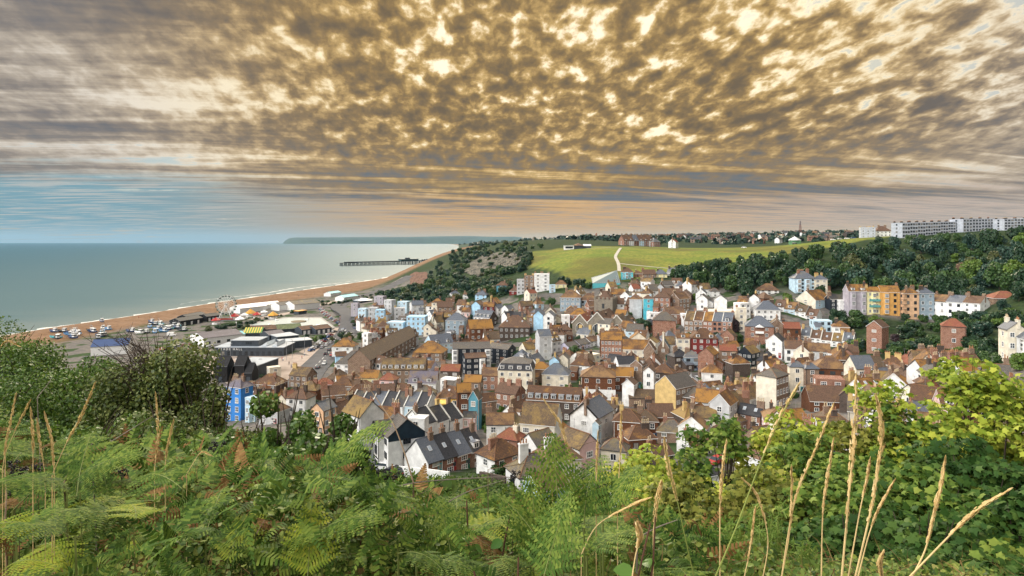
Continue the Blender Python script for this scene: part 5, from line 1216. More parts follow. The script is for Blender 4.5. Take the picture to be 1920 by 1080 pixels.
for px, py, ht, k, lab in ((1805,522,8,'russet','russet half dead tree in the dark hillside wood'),(1672,440,8,'olive','single olive tree between the white villa and the long terrace'),(1478,575,7,'lime','light green tree below the dark wood edge'),(1240,460,9,'dark','dark tree at the end of the gabled hilltop row')):
    g = ground(px, py, 215, 900); tree((g.x, g.y, h1(g.x, g.y) - .3), ht * .45, ht, k, lab, None)
CL = [(700,562),(735,548),(790,538),(808,512),(826,494),(846,476),(870,463),(905,459),(985,459),(1045,463),(985,470),(1000,486),(985,508),(940,520),(930,535),(985,530),(985,545),(930,556),(880,562),(830,572),(800,568)]
ROCK = [(868,512),(880,492),(905,478),(940,472),(978,476),(984,492),(965,500),(930,508),(895,522)]
nt = 0; nq = 0
while nt < 290 and nq < 6000:
    nq += 1
    px, py = rng.uniform(700, 1135), rng.uniform(458, 572)
    if not inpoly([px], [py], CL)[0] or inpoly([px], [py - 4], ROCK)[0]: continue
    g = ground(px, py, 330, 1000)
    if any(math.hypot(g.x - a, g.y - b_) < max(w_, dp_) * .5 + 2.0 for a, b_, r_, w_, dp_ in FOOT): continue
    ht = rng.uniform(3.5, 7); k = rng.choices(('dark', 'mid', 'blue', 'olive'), (50, 22, 18, 10))[0]
    tree((g.x, g.y, h1(g.x, g.y) - .3), ht * rng.uniform(.55, .8), ht, k, f'{LN[k]} bushy tree on the cliff slope beneath the grass hill', f'{LN[k]} bushy trees on the cliff slope', 'bushy_tree', 'tree', False); nt += 1
nt = 0
while nt < 22:
    px, py = rng.uniform(868, 985), rng.uniform(473, 520)
    if not inpoly([px], [py], ROCK)[0]: continue
    g = ground(px, py, 330, 1000); ht = rng.uniform(1.8, 4); k = rng.choice(('dark', 'mid', 'olive'))
    tree((g.x, g.y - 3, h1(g.x, g.y) + .3), ht * .9, ht, k, f'{LN[k]} small bush clinging to the bare rock face', f'{LN[k]} small bushes on the rock face', 'cliff_bush', 'bush', False); nt += 1
# gardens on the right
GA = [(1560,600),(1640,590),(1740,603),(1850,605),(1920,600),(1960,640),(1960,690),(1860,700),(1780,690),(1700,695),(1640,690),(1590,680),(1565,650)]
nt = 0
while nt < 95:
    px, py = rng.uniform(1545, 1950), rng.uniform(588, 705)
    if not inpoly([px], [py], GA)[0]: continue
    g = ground(px, py, 150, 330); ht = rng.uniform(3.0, 6.5); rad = ht * rng.uniform(.5, .72); hw = rad / g.y * F
    if any(math.hypot(g.x - a, g.y - b_) < max(w_, dp_) * .5 + rad * .7 for a, b_, r_, w_, dp_ in FOOT): continue
    if any(abs(px - a) < 24 + hw * .7 and b_ - 4 < py < b_ + 10 for a, b_ in ((1645,636),(1787,640))) or (1870 < px and 640 < py < 690): continue
    k = rng.choices(('dark', 'mid', 'blue', 'lime', 'purple'), (28, 40, 14, 14, 4))[0]
    tree((g.x, g.y, h1(g.x, g.y) - .2), rad, ht, k, f'{LN[k]} rounded tree in the sloping gardens below the painted houses', f'{LN[k]} garden trees on the right slope', 'garden_tree', 'tree'); nt += 1
TT = [(1052,531,5.5,'dark','dark tree at the left of the hedge under the lawn'),(1066,533,5,'dark','dark hedge tree beside the white five storey house'),(1080,534,5.5,'blue','bluish dark hedge tree under the lawn'),(1094,536,5,'dark','dark hedge tree left of the glass roof'),(1104,540,4.5,'mid','green tree touching the glass roof'),(632,646,4,'mid','green bush by the parked strip near the kiosks'),(622,640,3.5,'olive','olive bush at the road corner of the kiosks'),(575,633,3,'dark','dark bush between two brown kiosks'),(640,634,4.5,'dark','dark tree left of the broad olive brown tree'),(500,634,3,'mid','green bush right of the striped pavilion'),(1209,625,8,'dark','big round dark green tree beside the church'),(1238,618,6,'dark','ivy dark tree against the brick hall'),(1375,622,7,'purple','dark purple tree at the end of the brick terrace'),(1383,640,4.5,'mid','green bush below the purple tree'),(708,694,6,'mid','bright round tree behind the white low building'),(733,694,6.5,'dark','dark tree beside the bright round one'),
      (815,815,4.2,'lime','light green garden tree in front of the white slate row'),(838,812,3.8,'mid','smaller green garden tree before the white slate row'),(912,798,4.5,'mid','green garden tree right of the pink end house'),(660,737,5,'mid','small tree left of the dark slate row'),(968,690,4,'lime','light bush behind the mansard building'),(966,674,5,'dark','dark bush under the black boarded wing'),
      (1078,668,6,'mid','green tree before the brick building with close windows'),(1312,728,4.5,'mid','garden tree left of the white square house'),(1070,615,3.5,'lime','light hedge below the church front'),(1088,618,3,'mid','green hedge left of the church'),(1100,572,4,'mid','bush below the grey house'),(1300,560,4,'lime','light green bush above the cream house'),(1265,572,5,'mid','green bush between brick houses'),(1250,575,4,'lime','lime bush left of the green one'),
      (650,640,6,'olive','broad olive brown tree by the road bend'),(590,640,4,'lime','lime tree at the kiosk corner'),(605,638,4,'mid','green tree at the kiosk corner'),(660,722,3,'mid','low bush behind the brown roofs'),(905,770,3,'mid','garden bush behind the yellow house'),(1180,600,5,'mid','small tree right of the church'),(1120,688,3,'mid','bush by the lavender row'),(880,600,4,'dark','bush among the upper houses'),(1035,572,5,'mid','tree below the white five storey house'),(930,580,5,'dark','dark tree beside the dark red house'),(1000,580,5,'mid','green tree below the dark red house'),(1200,575,4,'mid','bush below the tall grey house'),(1460,690,4,'mid','bush behind the tall cream sided building'),(1440,660,4,'dark','dark bush by the black cottage'),(780,800,3,'mid','bush beside the white flat roofed extension'),(700,868,2.2,'mid','shrub in the cottage yard'),(935,890,3,'mid','shrub at the foot of the brick cottage'),(905,870,2.6,'dark','dark shrub between the slate row and brick cottage'),(1200,880,4,'mid','tree below the fern slope houses')]
for px, py, ht, k, lab in TT:
    g = ground(px, py, 88, 600, .5); tree((g.x, g.y, h1(g.x, g.y) - .2), ht * .55, ht, k, lab, None, 'garden_tree')
nt = 0
while nt < 60:
    px, py = rng.uniform(450, 1500), rng.uniform(570, 850)
    if not inpoly([px], [py], TOWN)[0]: continue
    g = ground(px, py, 100, 420); ht = rng.uniform(2, 4.5); rad = ht * .55
    if any(math.hypot(g.x - a, g.y - b_) < max(w_, dp_) * .5 + rad * .6 for a, b_, r_, w_, dp_ in FOOT): continue
    k = rng.choices(('dark', 'mid', 'lime'), (40, 45, 15))[0]
    tree((g.x, g.y, h1(g.x, g.y) - .2), rad, ht, k, f'{LN[k]} bush in a back garden between the old town roofs', f'{LN[k]} back garden bushes', 'garden_bush', 'bush', False); nt += 1
# hedges on the sea front: scrub belts
nt = 0
BELT = [((420,612),(480,606)),((480,604),(530,592)),((540,590),(560,586)),((600,575),(700,560)),((440,618),(470,614)),((385,622),(430,615)),((640,562),(730,553)),((560,572),(620,566))]
for (a, b_) in BELT:
    n = max(3, int(abs(b_[0] - a[0]) / 7))
    for i in range(n):
        q = (i + rng.random()) / n; g = G(a[0] + (b_[0] - a[0]) * q, a[1] + (b_[1] - a[1]) * q + rng.uniform(-2, 2), 3); k = rng.choice(('dark', 'mid', 'olive'))
        ht = rng.uniform(1.6, 3.2); tree((g.x, g.y, max(3, h1(g.x, g.y)) - .1), ht * .9, ht, k, f'{LN[k]} scrub bush in the belt along the sea front', f'{LN[k]} sea front scrub bushes', 'scrub_bush', 'bush', False)
# far woodland on the ridge: reads as one mass
rs = np.random.RandomState(9); P_, D_ = [], []
for i in range(900):
    px = rs.uniform(860, 2050); d = rs.uniform(900, 2300) if px > 1050 else rs.uniform(1500, 3000)
    x = (px - CX) / F * d; z = h1(x, d) if d < 1890 else None
    if z is None:
        d = rs.uniform(2000, 2640); x = (px - CX) / F * d; crest = float(np.interp(px, [860, 950, 1050, 1150, 1330, 1500, 1660, 2000], [458, 452, 446, 444, 440, 435, 438, 430])); z = HC - (crest - HZ) / F * 2650; z *= sstep(np.array([d]), 1800, 2650)[0] * .95
    r = rs.uniform(4, 9); n = 26; q = rs.normal(size=(n, 3)); q /= np.linalg.norm(q, axis=1, keepdims=True); q[:, 2] = np.abs(q[:, 2])
    P_.append(np.array([x, d, z]) + q * np.array([r, r, r * 1.15]) * rs.uniform(.75, 1, (n, 1))); D_.append(q)
P_ = np.concatenate(P_); D_ = np.concatenate(D_)
obj('distant_woodland', leaves('distant_woodland', *CLUMP, P_, rmats(rs, len(P_), D_, .5), rs.uniform(3.5, 6.5, len(P_)), leafmat('leaf_far', [(.010,.026,.016), (.018,.042,.024), (.028,.056,.030)], trans=0)), kind='stuff', label='dark far woodland along the ridge behind the lawn', category='woodland')
# far houses beyond the lawn
fh = []
for wl in ('wh', 'rb', 'db', 'bk'):
    for rf in ('br', 'dk', 'gr'):
        m = MB(); V = [(-4, -3, -3), (4, -3, -3), (4, 3, -3), (-4, 3, -3), (-4, -3, 5), (4, -3, 5), (4, 3, 5), (-4, 3, 5), (-4, 0, 8), (4, 0, 8)]
        m.add(V, [(0, 1, 5, 4), (2, 3, 7, 6), (1, 2, 6, 9, 5), (3, 0, 4, 8, 7)]); m.add([(-4.3, -3.4, 4.8), (4.3, -3.4, 4.8), (4.3, 0, 8.2), (-4.3, 0, 8.2), (-4.3, 3.4, 4.8), (4.3, 3.4, 4.8)], [(0, 1, 2, 3), (3, 2, 5, 4)], 1); m.box(-3.4, -2.4, -.5, .5, 7.5, 9.4, 2)
        for x in (-2.4, 0, 2.4):
            for z in (.4, 3): m.box(x - .55, x + .55, -3.06, -2.98, z, z + 1.3, 3)
        fh.append((m.mesh('far_house', [WALL[wl][0], ROOF[rf][0], WALL['bk'][0], GLASS]), WALL[wl][1], ROOF[rf][1]))
nt = 0
while nt < 85:
    px = rng.uniform(1040, 1600); d = rng.uniform(900, 1900) if px > 1300 else rng.uniform(1300, 1900)
    x = (px - CX) / F * d; z = h1(x, d); py = HZ + (HC - z) / d * F
    me, a, b_ = rng.choice(fh)
    tag(obj('far_house', me, None, (x, d, z + 1), rng.uniform(-1, 1), (rng.uniform(1, 2.2), 1.2, rng.uniform(.8, 1.1))), f'{a} house with {b_} roof in the far suburb beyond the lawn', 'house', f'{a} {b_} far suburb houses'); nt += 1
# lattice mast, obelisk and church tower on the skyline
b_ = P(1500.5, 436, 1500); m = MB(); hm = 27.0
for sx in (-1, 1):
    for sy in (-1, 1): m.tube((sx * 2.6, sy * 2.6, 0), (sx * .6, sy * .6, hm), .35, .25, 4)
for i in range(9):
    z = hm * i / 9; r0 = 2.6 - 2.0 * i / 9; r1 = 2.6 - 2.0 * (i + 1) / 9; z1 = hm * (i + 1) / 9
    for q in (-1, 1): m.tube((-r0, q * r0, z), (r1, q * r1, z1), .18, n=3); m.tube((r0, q * r0, z), (-r1, q * r1, z1), .18, n=3)
ms = thing('radio_mast', 'lattice radio mast on the far wooded skyline', 'mast', (b_.x, b_.y, b_.z)); obj('lattice', m.mesh('lattice', [plain('mast_red', (.16,.06,.05), .7, .1)], uv=False), ms); m = MB()
for z in (20, 23, 25.5): m.box(-1.4, 1.4, -1.4, 1.4, z, z + 1.0)
m.tube((0, 0, hm), (0, 0, hm + 5), .2, n=4); obj('aerials', m.mesh('aerials', [STEEL], uv=False), ms)
b_ = P(1000, 458.5, 900); o = thing('church_spire', 'small pale church spire on the skyline left of the lawn', 'spire', (b_.x, b_.y, b_.z)); obj('tower', MB().box(-2, 2, -2, 2, -3, 5).mesh('tower', [WALL['st'][0]]), o); obj('spire', MB().lathe([(2.6, 5.003), (.1, 11.5)], 8).mesh('spire', [WALL['st'][0]]), o)
b_ = P(1118, 446, 1600); o = thing('brick_tower', 'red brick clock tower on the far skyline', 'tower', (b_.x, b_.y, b_.z)); obj('shaft', MB().box(-2.2, 2.2, -2.2, 2.2, -3, 9).mesh('shaft', [WALL['rb'][0]]), o); obj('cap', MB().lathe([(3, 9.003), (2.6, 10), (.1, 13)], 8).mesh('cap', [WALL['rb'][0]]), o)
obj('hall', MB().box(6, 26, -3, 6, -3, 3).mesh('hall', [WALL['rb'][0]]), o)
# ---------------------------------------------------------------- West Hill: rock faces, paths, cafe, glass roof
def rock(name, poly_px, dist, label, mat, seed, amp=2.2):
    xs = np.linspace(min(p[0] for p in poly_px), max(p[0] for p in poly_px), 44); ys = np.linspace(min(p[1] for p in poly_px), max(p[1] for p in poly_px), 26); rs = np.random.RandomState(seed)
    V = []; idx = {}; Fc = []; na = rs.uniform(-1, 1, (26, 44)); na = (na + np.roll(na, 1, 1) * .6 + np.roll(na, 2, 0) * .3)
    for j, y in enumerate(ys):
        for i, x in enumerate(xs):
            if inpoly([x], [y], poly_px)[0]:
                g = ground(x, y, dist * .6, dist * 1.7); idx[(i, j)] = len(V); st = amp * (.4 + .6 * math.sin(j * 1.1 + i * .23)); V.append((g.x + na[j, i] * .6, g.y - 1.0 - amp * .5 * na[j, i] - st * .35, g.z + .8 + .5 * na[j, i]))
    for j in range(25):
        for i in range(43):
            q = [(i, j), (i, j + 1), (i + 1, j + 1), (i + 1, j)]
            if all(k in idx for k in q): Fc.append(tuple(idx[k] for k in q))
    return obj(name, mesh(name, V, Fc, [mat]), kind='structure')
m, t, b = newmat('sandstone'); tc = t.new('ShaderNodeTexCoord'); mp = t.new('ShaderNodeMapping'); t.link(tc.outputs['Object'], mp.inputs['Vector']); mp.inputs['Scale'].default_value = (.16, .16, .5)
f = t.noise(mp.outputs[0], 1, 6, .7); t.link(t.mix(t.ramp(f, .42, .58), lin((.010,.013,.008)), lin((.135,.12,.09))), b.inputs['Base Color']); b.inputs['Roughness'].default_value = 1
bp = t.new('ShaderNodeBump'); bp.inputs['Distance'].default_value = 2; t.link(f, bp.inputs['Height']); t.link(bp.outputs[0], b.inputs['Normal'])
rock('cliff_rocks', ROCK, 620, '', m, 4, 5.0)
rock('cliff_face', [(769,537),(768,516),(776,511),(800,510),(806,520),(800,540)], 700, '', plain('brown_cliff', (.13,.065,.042), 1, .35, .15), 8, 1.2)
PTH = plain('footpath', (.42,.39,.33), .95, .12, .3)
for nm, L, w_ in (('footpath', [(1164,470,560),(1158,482,500),(1153,488,470),(1160,497,440),(1161,508,415)], 2.2), ('footpath', [(1162,497,440),(1200,500,430),(1260,502,422)], 1.1), ('footpath', [(1100,470,560),(1130,470.5,560),(1164,470,560)], 1.2)):
    strip(nm, [P(*p)[:2] for p in L], w_, PTH, .14)
c_ = P(1084, 470.5, 565); r_ = thing('hilltop_cafe', 'low white and dark cafe with pyramid roof on the grass hill', 'cafe', (c_.x, c_.y, h1(c_.x, c_.y)))
obj('wall', MB().box(-12.5, -4, -3.5, 3.5, -2, 2.6, 0).box(-3.99, 4, -4, 4, -2, 2.6, 1).box(4.01, 11, -3, 3, -2, 2.2, 1).mesh('wall', [WALL['wh'][0], SLATEW]), r_)
rf = MB().add([(-4.6, -4.6, 2.61), (4.6, -4.6, 2.61), (4.6, 4.6, 2.61), (-4.6, 4.6, 2.61), (0, 0, 5.0)], [(0, 1, 4), (1, 2, 4), (2, 3, 4), (3, 0, 4), (3, 2, 1, 0)], 0).box(-12.8, -3.8, -3.8, 3.8, 2.62, 2.9, 1).add([(4.2, -3.3, 2.3), (11.3, -3.3, 2.3), (11.3, 3.3, 2.3), (4.2, 3.3, 2.3), (4.2, 0, 3.9), (11.3, 0, 3.9)], [(0, 1, 5, 4), (2, 3, 4, 5), (1, 2, 5)], 2)
obj('roof', rf.mesh('roof', [ROOF['br'][0], ZINC, WHT]), r_); obj('windows', MB().box(-11.5, -5, -3.56, -3.4, .2, 1.9).mesh('windows', [GLASS], uv=False), r_)
a, b_ = P(1111, 541, 384), P(1163, 541, 384); a.z = max(h1(a.x, a.y), h1(b_.x, b_.y)); r_ = thing('glass_roof', 'pale sloping glass roof on white bars beside the turquoise house', 'glass roof', (a.x, a.y, a.z)); L = b_.x - a.x
obj('glazing', MB().add([(0, 0, .6), (L, 0, .6), (L, 13, 7.6), (L * .06, 13, 3.2)], [(0, 1, 2, 3)]).mesh('glazing', [plain('glazing_pale', (.13,.17,.17), .6, .1)]), r_); m = MB()
for i in range(15): k = i / 14; m.tube((L * k, 0, .68), (L * (.06 + .94 * k), 13, 3.3 + 4.4 * k), .13, n=4)
for k in (.0, .33, .66, 1): m.tube((L * .06 * k, 13 * k, .68 + 2.6 * k), (L, 13 * k, .68 + 7 * k), .12, n=4)
obj('bars', m.mesh('bars', [STEEL], uv=False), r_); obj('wall', MB().box(0, L, -.2, .2, -3, .58).mesh('wall', [LTUR]), r_)
for i, (px, py, c, wh) in enumerate(((1490,455.5,'dark grey','near the small green roofed kiosk'),(1562,452,'white','at the left of the hilltop car row'),(1575,450.5,'silver','second in the hilltop car row'),(1588,449,'white','in the middle of the hilltop car row'),(1600,447.5,'blue','by the white hilltop villa'),(1395,461,'white','on the far edge of the lawn'))):
    d = 560; x = (px - CX) / F * d; car(c, (x, d, h1(x, d) + .1), rng.uniform(-.3, .3), f'{c} car parked {wh}', None, False)
d = 600; x = (1490 - CX) / F * d; r_ = thing('hilltop_kiosk', 'small square kiosk with white pyramid roof on the lawn edge', 'kiosk', (x, d, h1(x, d))); obj('wall', MB().box(-4, 4, -4, 4, -1, 4).mesh('wall', [plain('kiosk_green', (.10,.22,.12), .7, .1)]), r_); obj('roof', MB().lathe([(6.4, 4.003), (.2, 7.5)], 4).mesh('roof', [WHT]), r_)
# ---------------------------------------------------------------- the stone church
cg = P(1140, 620, 318); zc0 = h1(cg.x, cg.y); ch = thing('stone_church', 'old flint church with three gabled naves and a low square tower', 'church', (cg.x, cg.y, zc0), R(-24)); ST = WALL['st'][0]
for i, (x0, w_, h_, rr_) in enumerate(((-12, 8, 5.2, 'rd'), (-3.2, 9.4, 6.0, 'br'), (6.6, 9, 5.2, 'mo'))):
    W = w_ / 2; gp = W * 1.05; D0, D1 = -8, 14; m = MB(); V = [(x0 - W, D0, -2), (x0 + W, D0, -2), (x0 + W, D0, h_), (x0, D0, h_ + gp), (x0 - W, D0, h_), (x0 - W, D1, -2), (x0 + W, D1, -2), (x0 + W, D1, h_), (x0, D1, h_ + gp), (x0 - W, D1, h_)]
    obj('wall', m.add(V, [(0, 1, 2, 3, 4), (9, 8, 7, 6, 5), (1, 6, 7, 2), (5, 0, 4, 9)]).mesh('wall', [ST]), ch)
    e = .35; rm = MB(); U = [(x0 - W - e, D0 - e + .5, h_ - e * 1.05 + .04), (x0, D0 - e + .5, h_ + gp + .04), (x0 + W + e, D0 - e + .5, h_ - e * 1.05 + .04), (x0 - W - e, D1 + e, h_ - e * 1.05 + .04), (x0, D1 + e, h_ + gp + .04), (x0 + W + e, D1 + e, h_ - e * 1.05 + .04)]; U2 = [(a, b_, c + .16) for a, b_, c in U]
    obj('roof', rm.add(U2, [(0, 1, 4, 3), (1, 2, 5, 4)]).add(U + U2, [(0, 1, 7, 6), (1, 2, 8, 7), (3, 4, 1, 0), (4, 5, 2, 1), (0, 6, 9, 3), (2, 5, 11, 8)], 1).mesh('roof', [ROOF[rr_][0], TRIM]), ch)
    cp = MB()
    for s_ in (-1, 1): cp.tube((x0 + s_ * (W + .2), D0 - .1, h_), (x0, D0 - .1, h_ + gp + .3), .28, n=4)
    obj('coping', cp.mesh('coping', [TRIM]), ch); ww = w_ * .24; wz = 1.4
    arch = [(x0 - ww, wz), (x0 + ww, wz), (x0 + ww, wz + 2.4), (x0 + ww * .7, wz + 3.5), (x0, wz + 4.3), (x0 - ww * .7, wz + 3.5), (x0 - ww, wz + 2.4)]
    wm_ = obj('arched_window', MB().add([(a, D0 - .05, z) for a, z in arch], [tuple(range(7))]).mesh('arched_window', [GLASS], uv=False), ch); tr = MB()
    for k in range(7): a, b_ = arch[k], arch[(k + 1) % 7]; tr.tube((a[0], D0 - .1, a[1]), (b_[0], D0 - .1, b_[1]), .16, n=4)
    for k in (-.5, 0, .5): tr.tube((x0 + ww * k * 1.3, D0 - .1, wz), (x0 + ww * k * 1.3, D0 - .1, wz + 3.3), .09, n=4)
    obj('tracery', tr.mesh('tracery', [TRIM], uv=False), wm_)
m = MB().box(-12, -2, 16, 26, -2, 15.2); tw = obj('tower', m.mesh('tower', [ST]), ch); m = MB()
for i in range(5):
    for y in (15.9, 25.7): m.box(-12.1 + i * 2.25, -12.1 + i * 2.25 + 1.2, y, y + .4, 15.203, 16.4)
    for x in (-12.1, -2.3): m.box(x, x + .4, 16.4 + i * 2.05, 16.4 + i * 2.05 + 1.1, 15.204, 16.39)
obj('battlements', m.mesh('battlements', [ST]), tw); obj('roof', MB().add([(-11, 17, 15.3), (-3, 17, 15.3), (-3, 25, 15.3), (-11, 25, 15.3), (-7, 21, 19.5)], [(0, 1, 4), (1, 2, 4), (2, 3, 4), (3, 0, 4)]).mesh('roof', [ROOF['br'][0]]), tw)
obj('belfry_window', MB().box(-7.6, -6.4, 15.9, 16.1, 10.5, 13).mesh('belfry_window', [DFRAME]), tw)
# ---------------------------------------------------------------- small works on single houses
def find(txt): return next(h for h in HOUSES if txt in h['opt'].get('look', ''))
# timber framed gable house with its dark boarded end
tf = place(706, 800, 820, 3, 'g', 'wh', 'gr', -62, d=116, ratio=1.15, ch=1, chm='rb', win=(2, 1), ws='wide', wfr='d', fas=0, pitch=38, look='white house with a timber framed gable and dark boarded end wall'); hh = HOUSES[-1]; W, D, H_ = hh['w'] / 2, hh['dp'] / 2, hh['h']; T = math.tan(R(38))
obj('boarded_gable', MB().add([(W + .03, -D, H_ - .9), (W + .03, D, H_ - .9), (W + .03, D, H_), (W + .03, 0, H_ + D * T), (W + .03, -D, H_)], [(0, 1, 2, 3, 4)]).mesh('boarded_gable', [plain('navy_boards', (.012,.028,.045), .6, .25, 1.2)]), tf)
gx, gw, gy = -W * .45, W * .52, -D - 1.0; gh = gw * 1.25; pg = obj('projecting_gable', MB().add([(gx - gw, gy, -1), (gx + gw, gy, -1), (gx + gw, gy, H_), (gx, gy, H_ + gh), (gx - gw, gy, H_), (gx - gw, 0, -1), (gx + gw, 0, -1), (gx + gw, 0, H_), (gx, .6, H_ + gh), (gx - gw, 0, H_)], [(0, 1, 2, 3, 4), (1, 6, 7, 2), (5, 0, 4, 9)]).mesh('projecting_gable', [WALL['wh'][0]]), tf)
e = .4; obj('gable_roof', MB().add([(gx - gw - e, gy - .5, H_ - e), (gx, gy - .5, H_ + gh + .12), (gx + gw + e, gy - .5, H_ - e), (gx - gw - e, 1.6, H_ - e), (gx, 1.6, H_ + gh + .12), (gx + gw + e, 1.6, H_ - e)], [(0, 1, 4, 3), (1, 2, 5, 4)]).mesh('gable_roof', [ROOF['gr'][0]]), pg)
m = MB(); q = gy - .06
for x in (-gw, -gw * .35, gw * .35, gw): m.box(gx + x - .09, gx + x + .09, q, gy - .003, 2.8 if abs(x) < gw else -.5, H_ + (gh * .62 if abs(x) < gw else 0))
for z in (2.7, H_ - .05): m.box(gx - gw + .1, gx + gw - .1, q - .01, gy - .004, z, z + .2)
for s_ in (-1, 1): m.tube((gx + s_ * (gw + .35), gy - .5, H_ - .3), (gx, gy - .5, H_ + gh + .05), .14, n=4)
obj('timber_frame', m.mesh('timber_frame', [BLK]), pg)
for z in (1.5, 4.2): add_window(pg, ((0, gy - .01), (1, 0), 0.0), gx, z, gw * 1.0, 1.7, 'wide', 'd', True)
obj('flank_panel', MB().box(-W - .04, -W + .01, -D, D, -1, H_).mesh('flank_panel', [plain('sky_blue_render', (.10,.38,.62), .7, .1)]), tf)
# bay windows of the mauve, pale blue, orange and yellow houses
def bay(h, x, z0, z1, w_, wallk, n):
    D = h['dp'] / 2; o = obj('bay_window', MB().prism([(x - w_ / 2, -D), (x - w_ / 2 + .45, -D - .8), (x + w_ / 2 - .45, -D - .8), (x + w_ / 2, -D)], z0, z1).mesh('bay_window', [WALL[wallk][0]]), h['o'])
    for i in range(n): add_window(o, ((0, -D - .8), (1, 0), 0.0), x, z0 + (z1 - z0) * (i + .5) / n, (w_ - .9) * .95, 1.6, 'wide', 'w', False)
for txt, k, xs, n in (('mauve', 'mv', (-.27, .27), 3), ('pale yellow tall', 'py', (0,), 4), ('orange tall', 'og', (-.2,), 4), ('tall pale blue house with bay', 'pb', (-.3, .1), 3), ('tall turquoise', 'cy', (0,), 2), ('cream gabled villa', 'cr', (0,), 2), ('black boarded flats', 'wh', (-.44, .44), 4), ('lower black', 'wh', (.3,), 2), ('pale blue flat parapet', 'pb', (.1,), 1)):
    h = find(txt)
    for x in xs: bay(h, x * h['w'], .3, h['h'] - .4 if n > 1 else h['h'] * .66, min(2.6, h['w'] * .4), k, n)
h = find('pale yellow tall'); D = h['dp'] / 2; gm_ = plain('balcony_green', (.12,.34,.32), .6, .1)
for z in (3.2, 5.9): b_ = obj('balcony', MB().box(-h['w'] * .4, h['w'] * .4, -D - 1.5, -D - .81, z, z + .12).box(-h['w'] * .4, h['w'] * .4, -D - 1.52, -D - 1.46, z + .12, z + 1.0).mesh('balcony', [gm_]), h['o'])
h = find('peach tall'); m = MB(); W, D = h['w'] / 2, h['dp'] / 2
for x in (-W - 2.2, -W - .9, -W + .6): 
    for y in (-D - .9, -D + 1.5): m.tube((x, y, 0), (x, y, h['h'] + 1), .06, n=4)
for z in np.arange(2, h['h'] + 1, 2.2): m.box(-W - 2.4, -W + .7, -D - 1.0, -D - .2, z, z + .1); m.tube((-W - 2.4, -D - .95, z + 1), (-W + .7, -D - .95, z + 1), .05, n=4)
tag(obj('scaffold', m.mesh('scaffold', [plain('scaffold_boards', (.22,.15,.10), .8, .2)]), None, h['o'].location, h['o'].rotation_euler.z), 'builders scaffold standing against the peach house', 'scaffold')
h = find('red brick villa'); D = h['dp'] / 2; obj('balcony', MB().box(-1.6, 1.6, -D - 1.3, -D, h['h'] * .6, h['h'] * .6 + .15).box(-1.6, 1.6, -D - 1.32, -D - 1.24, h['h'] * .6 + .15, h['h'] * .6 + 1).add([(-1.8, -D - 1.4, h['h'] - .3), (1.8, -D - 1.4, h['h'] - .3), (1.8, -D, h['h'] - .3), (-1.8, -D, h['h'] - .3), (0, -D - 1.4, h['h'] + .8), (0, -D, h['h'] + .8)], [(0, 1, 4), (1, 2, 5, 4), (3, 0, 4, 5)]).mesh('balcony', [WHT]), h['o'])
h = find('black bargeboards'); W, D = h['w'] / 2, h['dp'] / 2; T = math.tan(R(40)); m = MB()
for s_ in (-1, 1): m.tube((-W - .2, s_ * (D + .3), h['h'] - .3), (-W - .2, 0, h['h'] + D * T), .2, n=4)
obj('bargeboard', m.mesh('bargeboard', [BLK], uv=False), h['o'])
# red fronted sheds
for i, (a, b_, ye, yaw, nm) in enumerate(((1277,1362,752,-32,'front'),(1312,1385,742,-30,'rear'))):
    place(a, b_, ye, 1.4, 'g', 'db', 'gr', yaw, ratio=1.0, pitch=24, ch=0, win=(0, 0), nodoor=1, sky=0 if i == 0 else 3, gr='dr', look=f'{nm} workshop shed with a red painted gable', fh=3, name='workshop_shed'); h = HOUSES[-1]; W, D = h['w'] / 2, h['dp'] / 2
    for y in (-D * .45, D * .35): obj('red_door', MB().box(W - .02, W + .07, y - 1.3, y + 1.3, 0, h['h'] * .9).box(W + .071, W + .09, y - .04, y + .04, 0, h['h'] * .9, 1).mesh('red_door', [REDP, DFRAME]), h['o'])
# garden and yard walls near the cottages
GW = [((800,878,107),(842,903,100),'white rendered garden wall running down from the slate cottages'),((738,868,114),(790,880,108),'low white yard wall beside the parked silver car'),((900,905,100),(948,930,93),'dark brick garden wall below the brick cottage'),((1360,765,170),(1440,772,165),'long flint wall behind the red fronted sheds')]
for a, b_, lab in GW:
    A_, B_ = P(*a), P(*b_); za, zb = h1(A_.x, A_.y), h1(B_.x, B_.y); m = MB(); n = Vector((-(B_ - A_).y, (B_ - A_).x, 0)).normalized() * .15
    V = [(A_.x + s_ * n.x, A_.y + s_ * n.y, z) for s_ in (-1, 1) for z in (za - 1, za + 1.7)] + [(B_.x + s_ * n.x, B_.y + s_ * n.y, z) for s_ in (-1, 1) for z in (zb - 1, zb + 1.7)]
    m.add(V, [(0, 1, 5, 4), (2, 6, 7, 3), (1, 3, 7, 5), (0, 2, 3, 1), (4, 5, 7, 6)]); tag(obj('garden_wall', m.mesh('garden_wall', [WALL['wh' if 'white' in lab else ('db' if 'brick' in lab else 'st')][0]])), lab, 'wall')
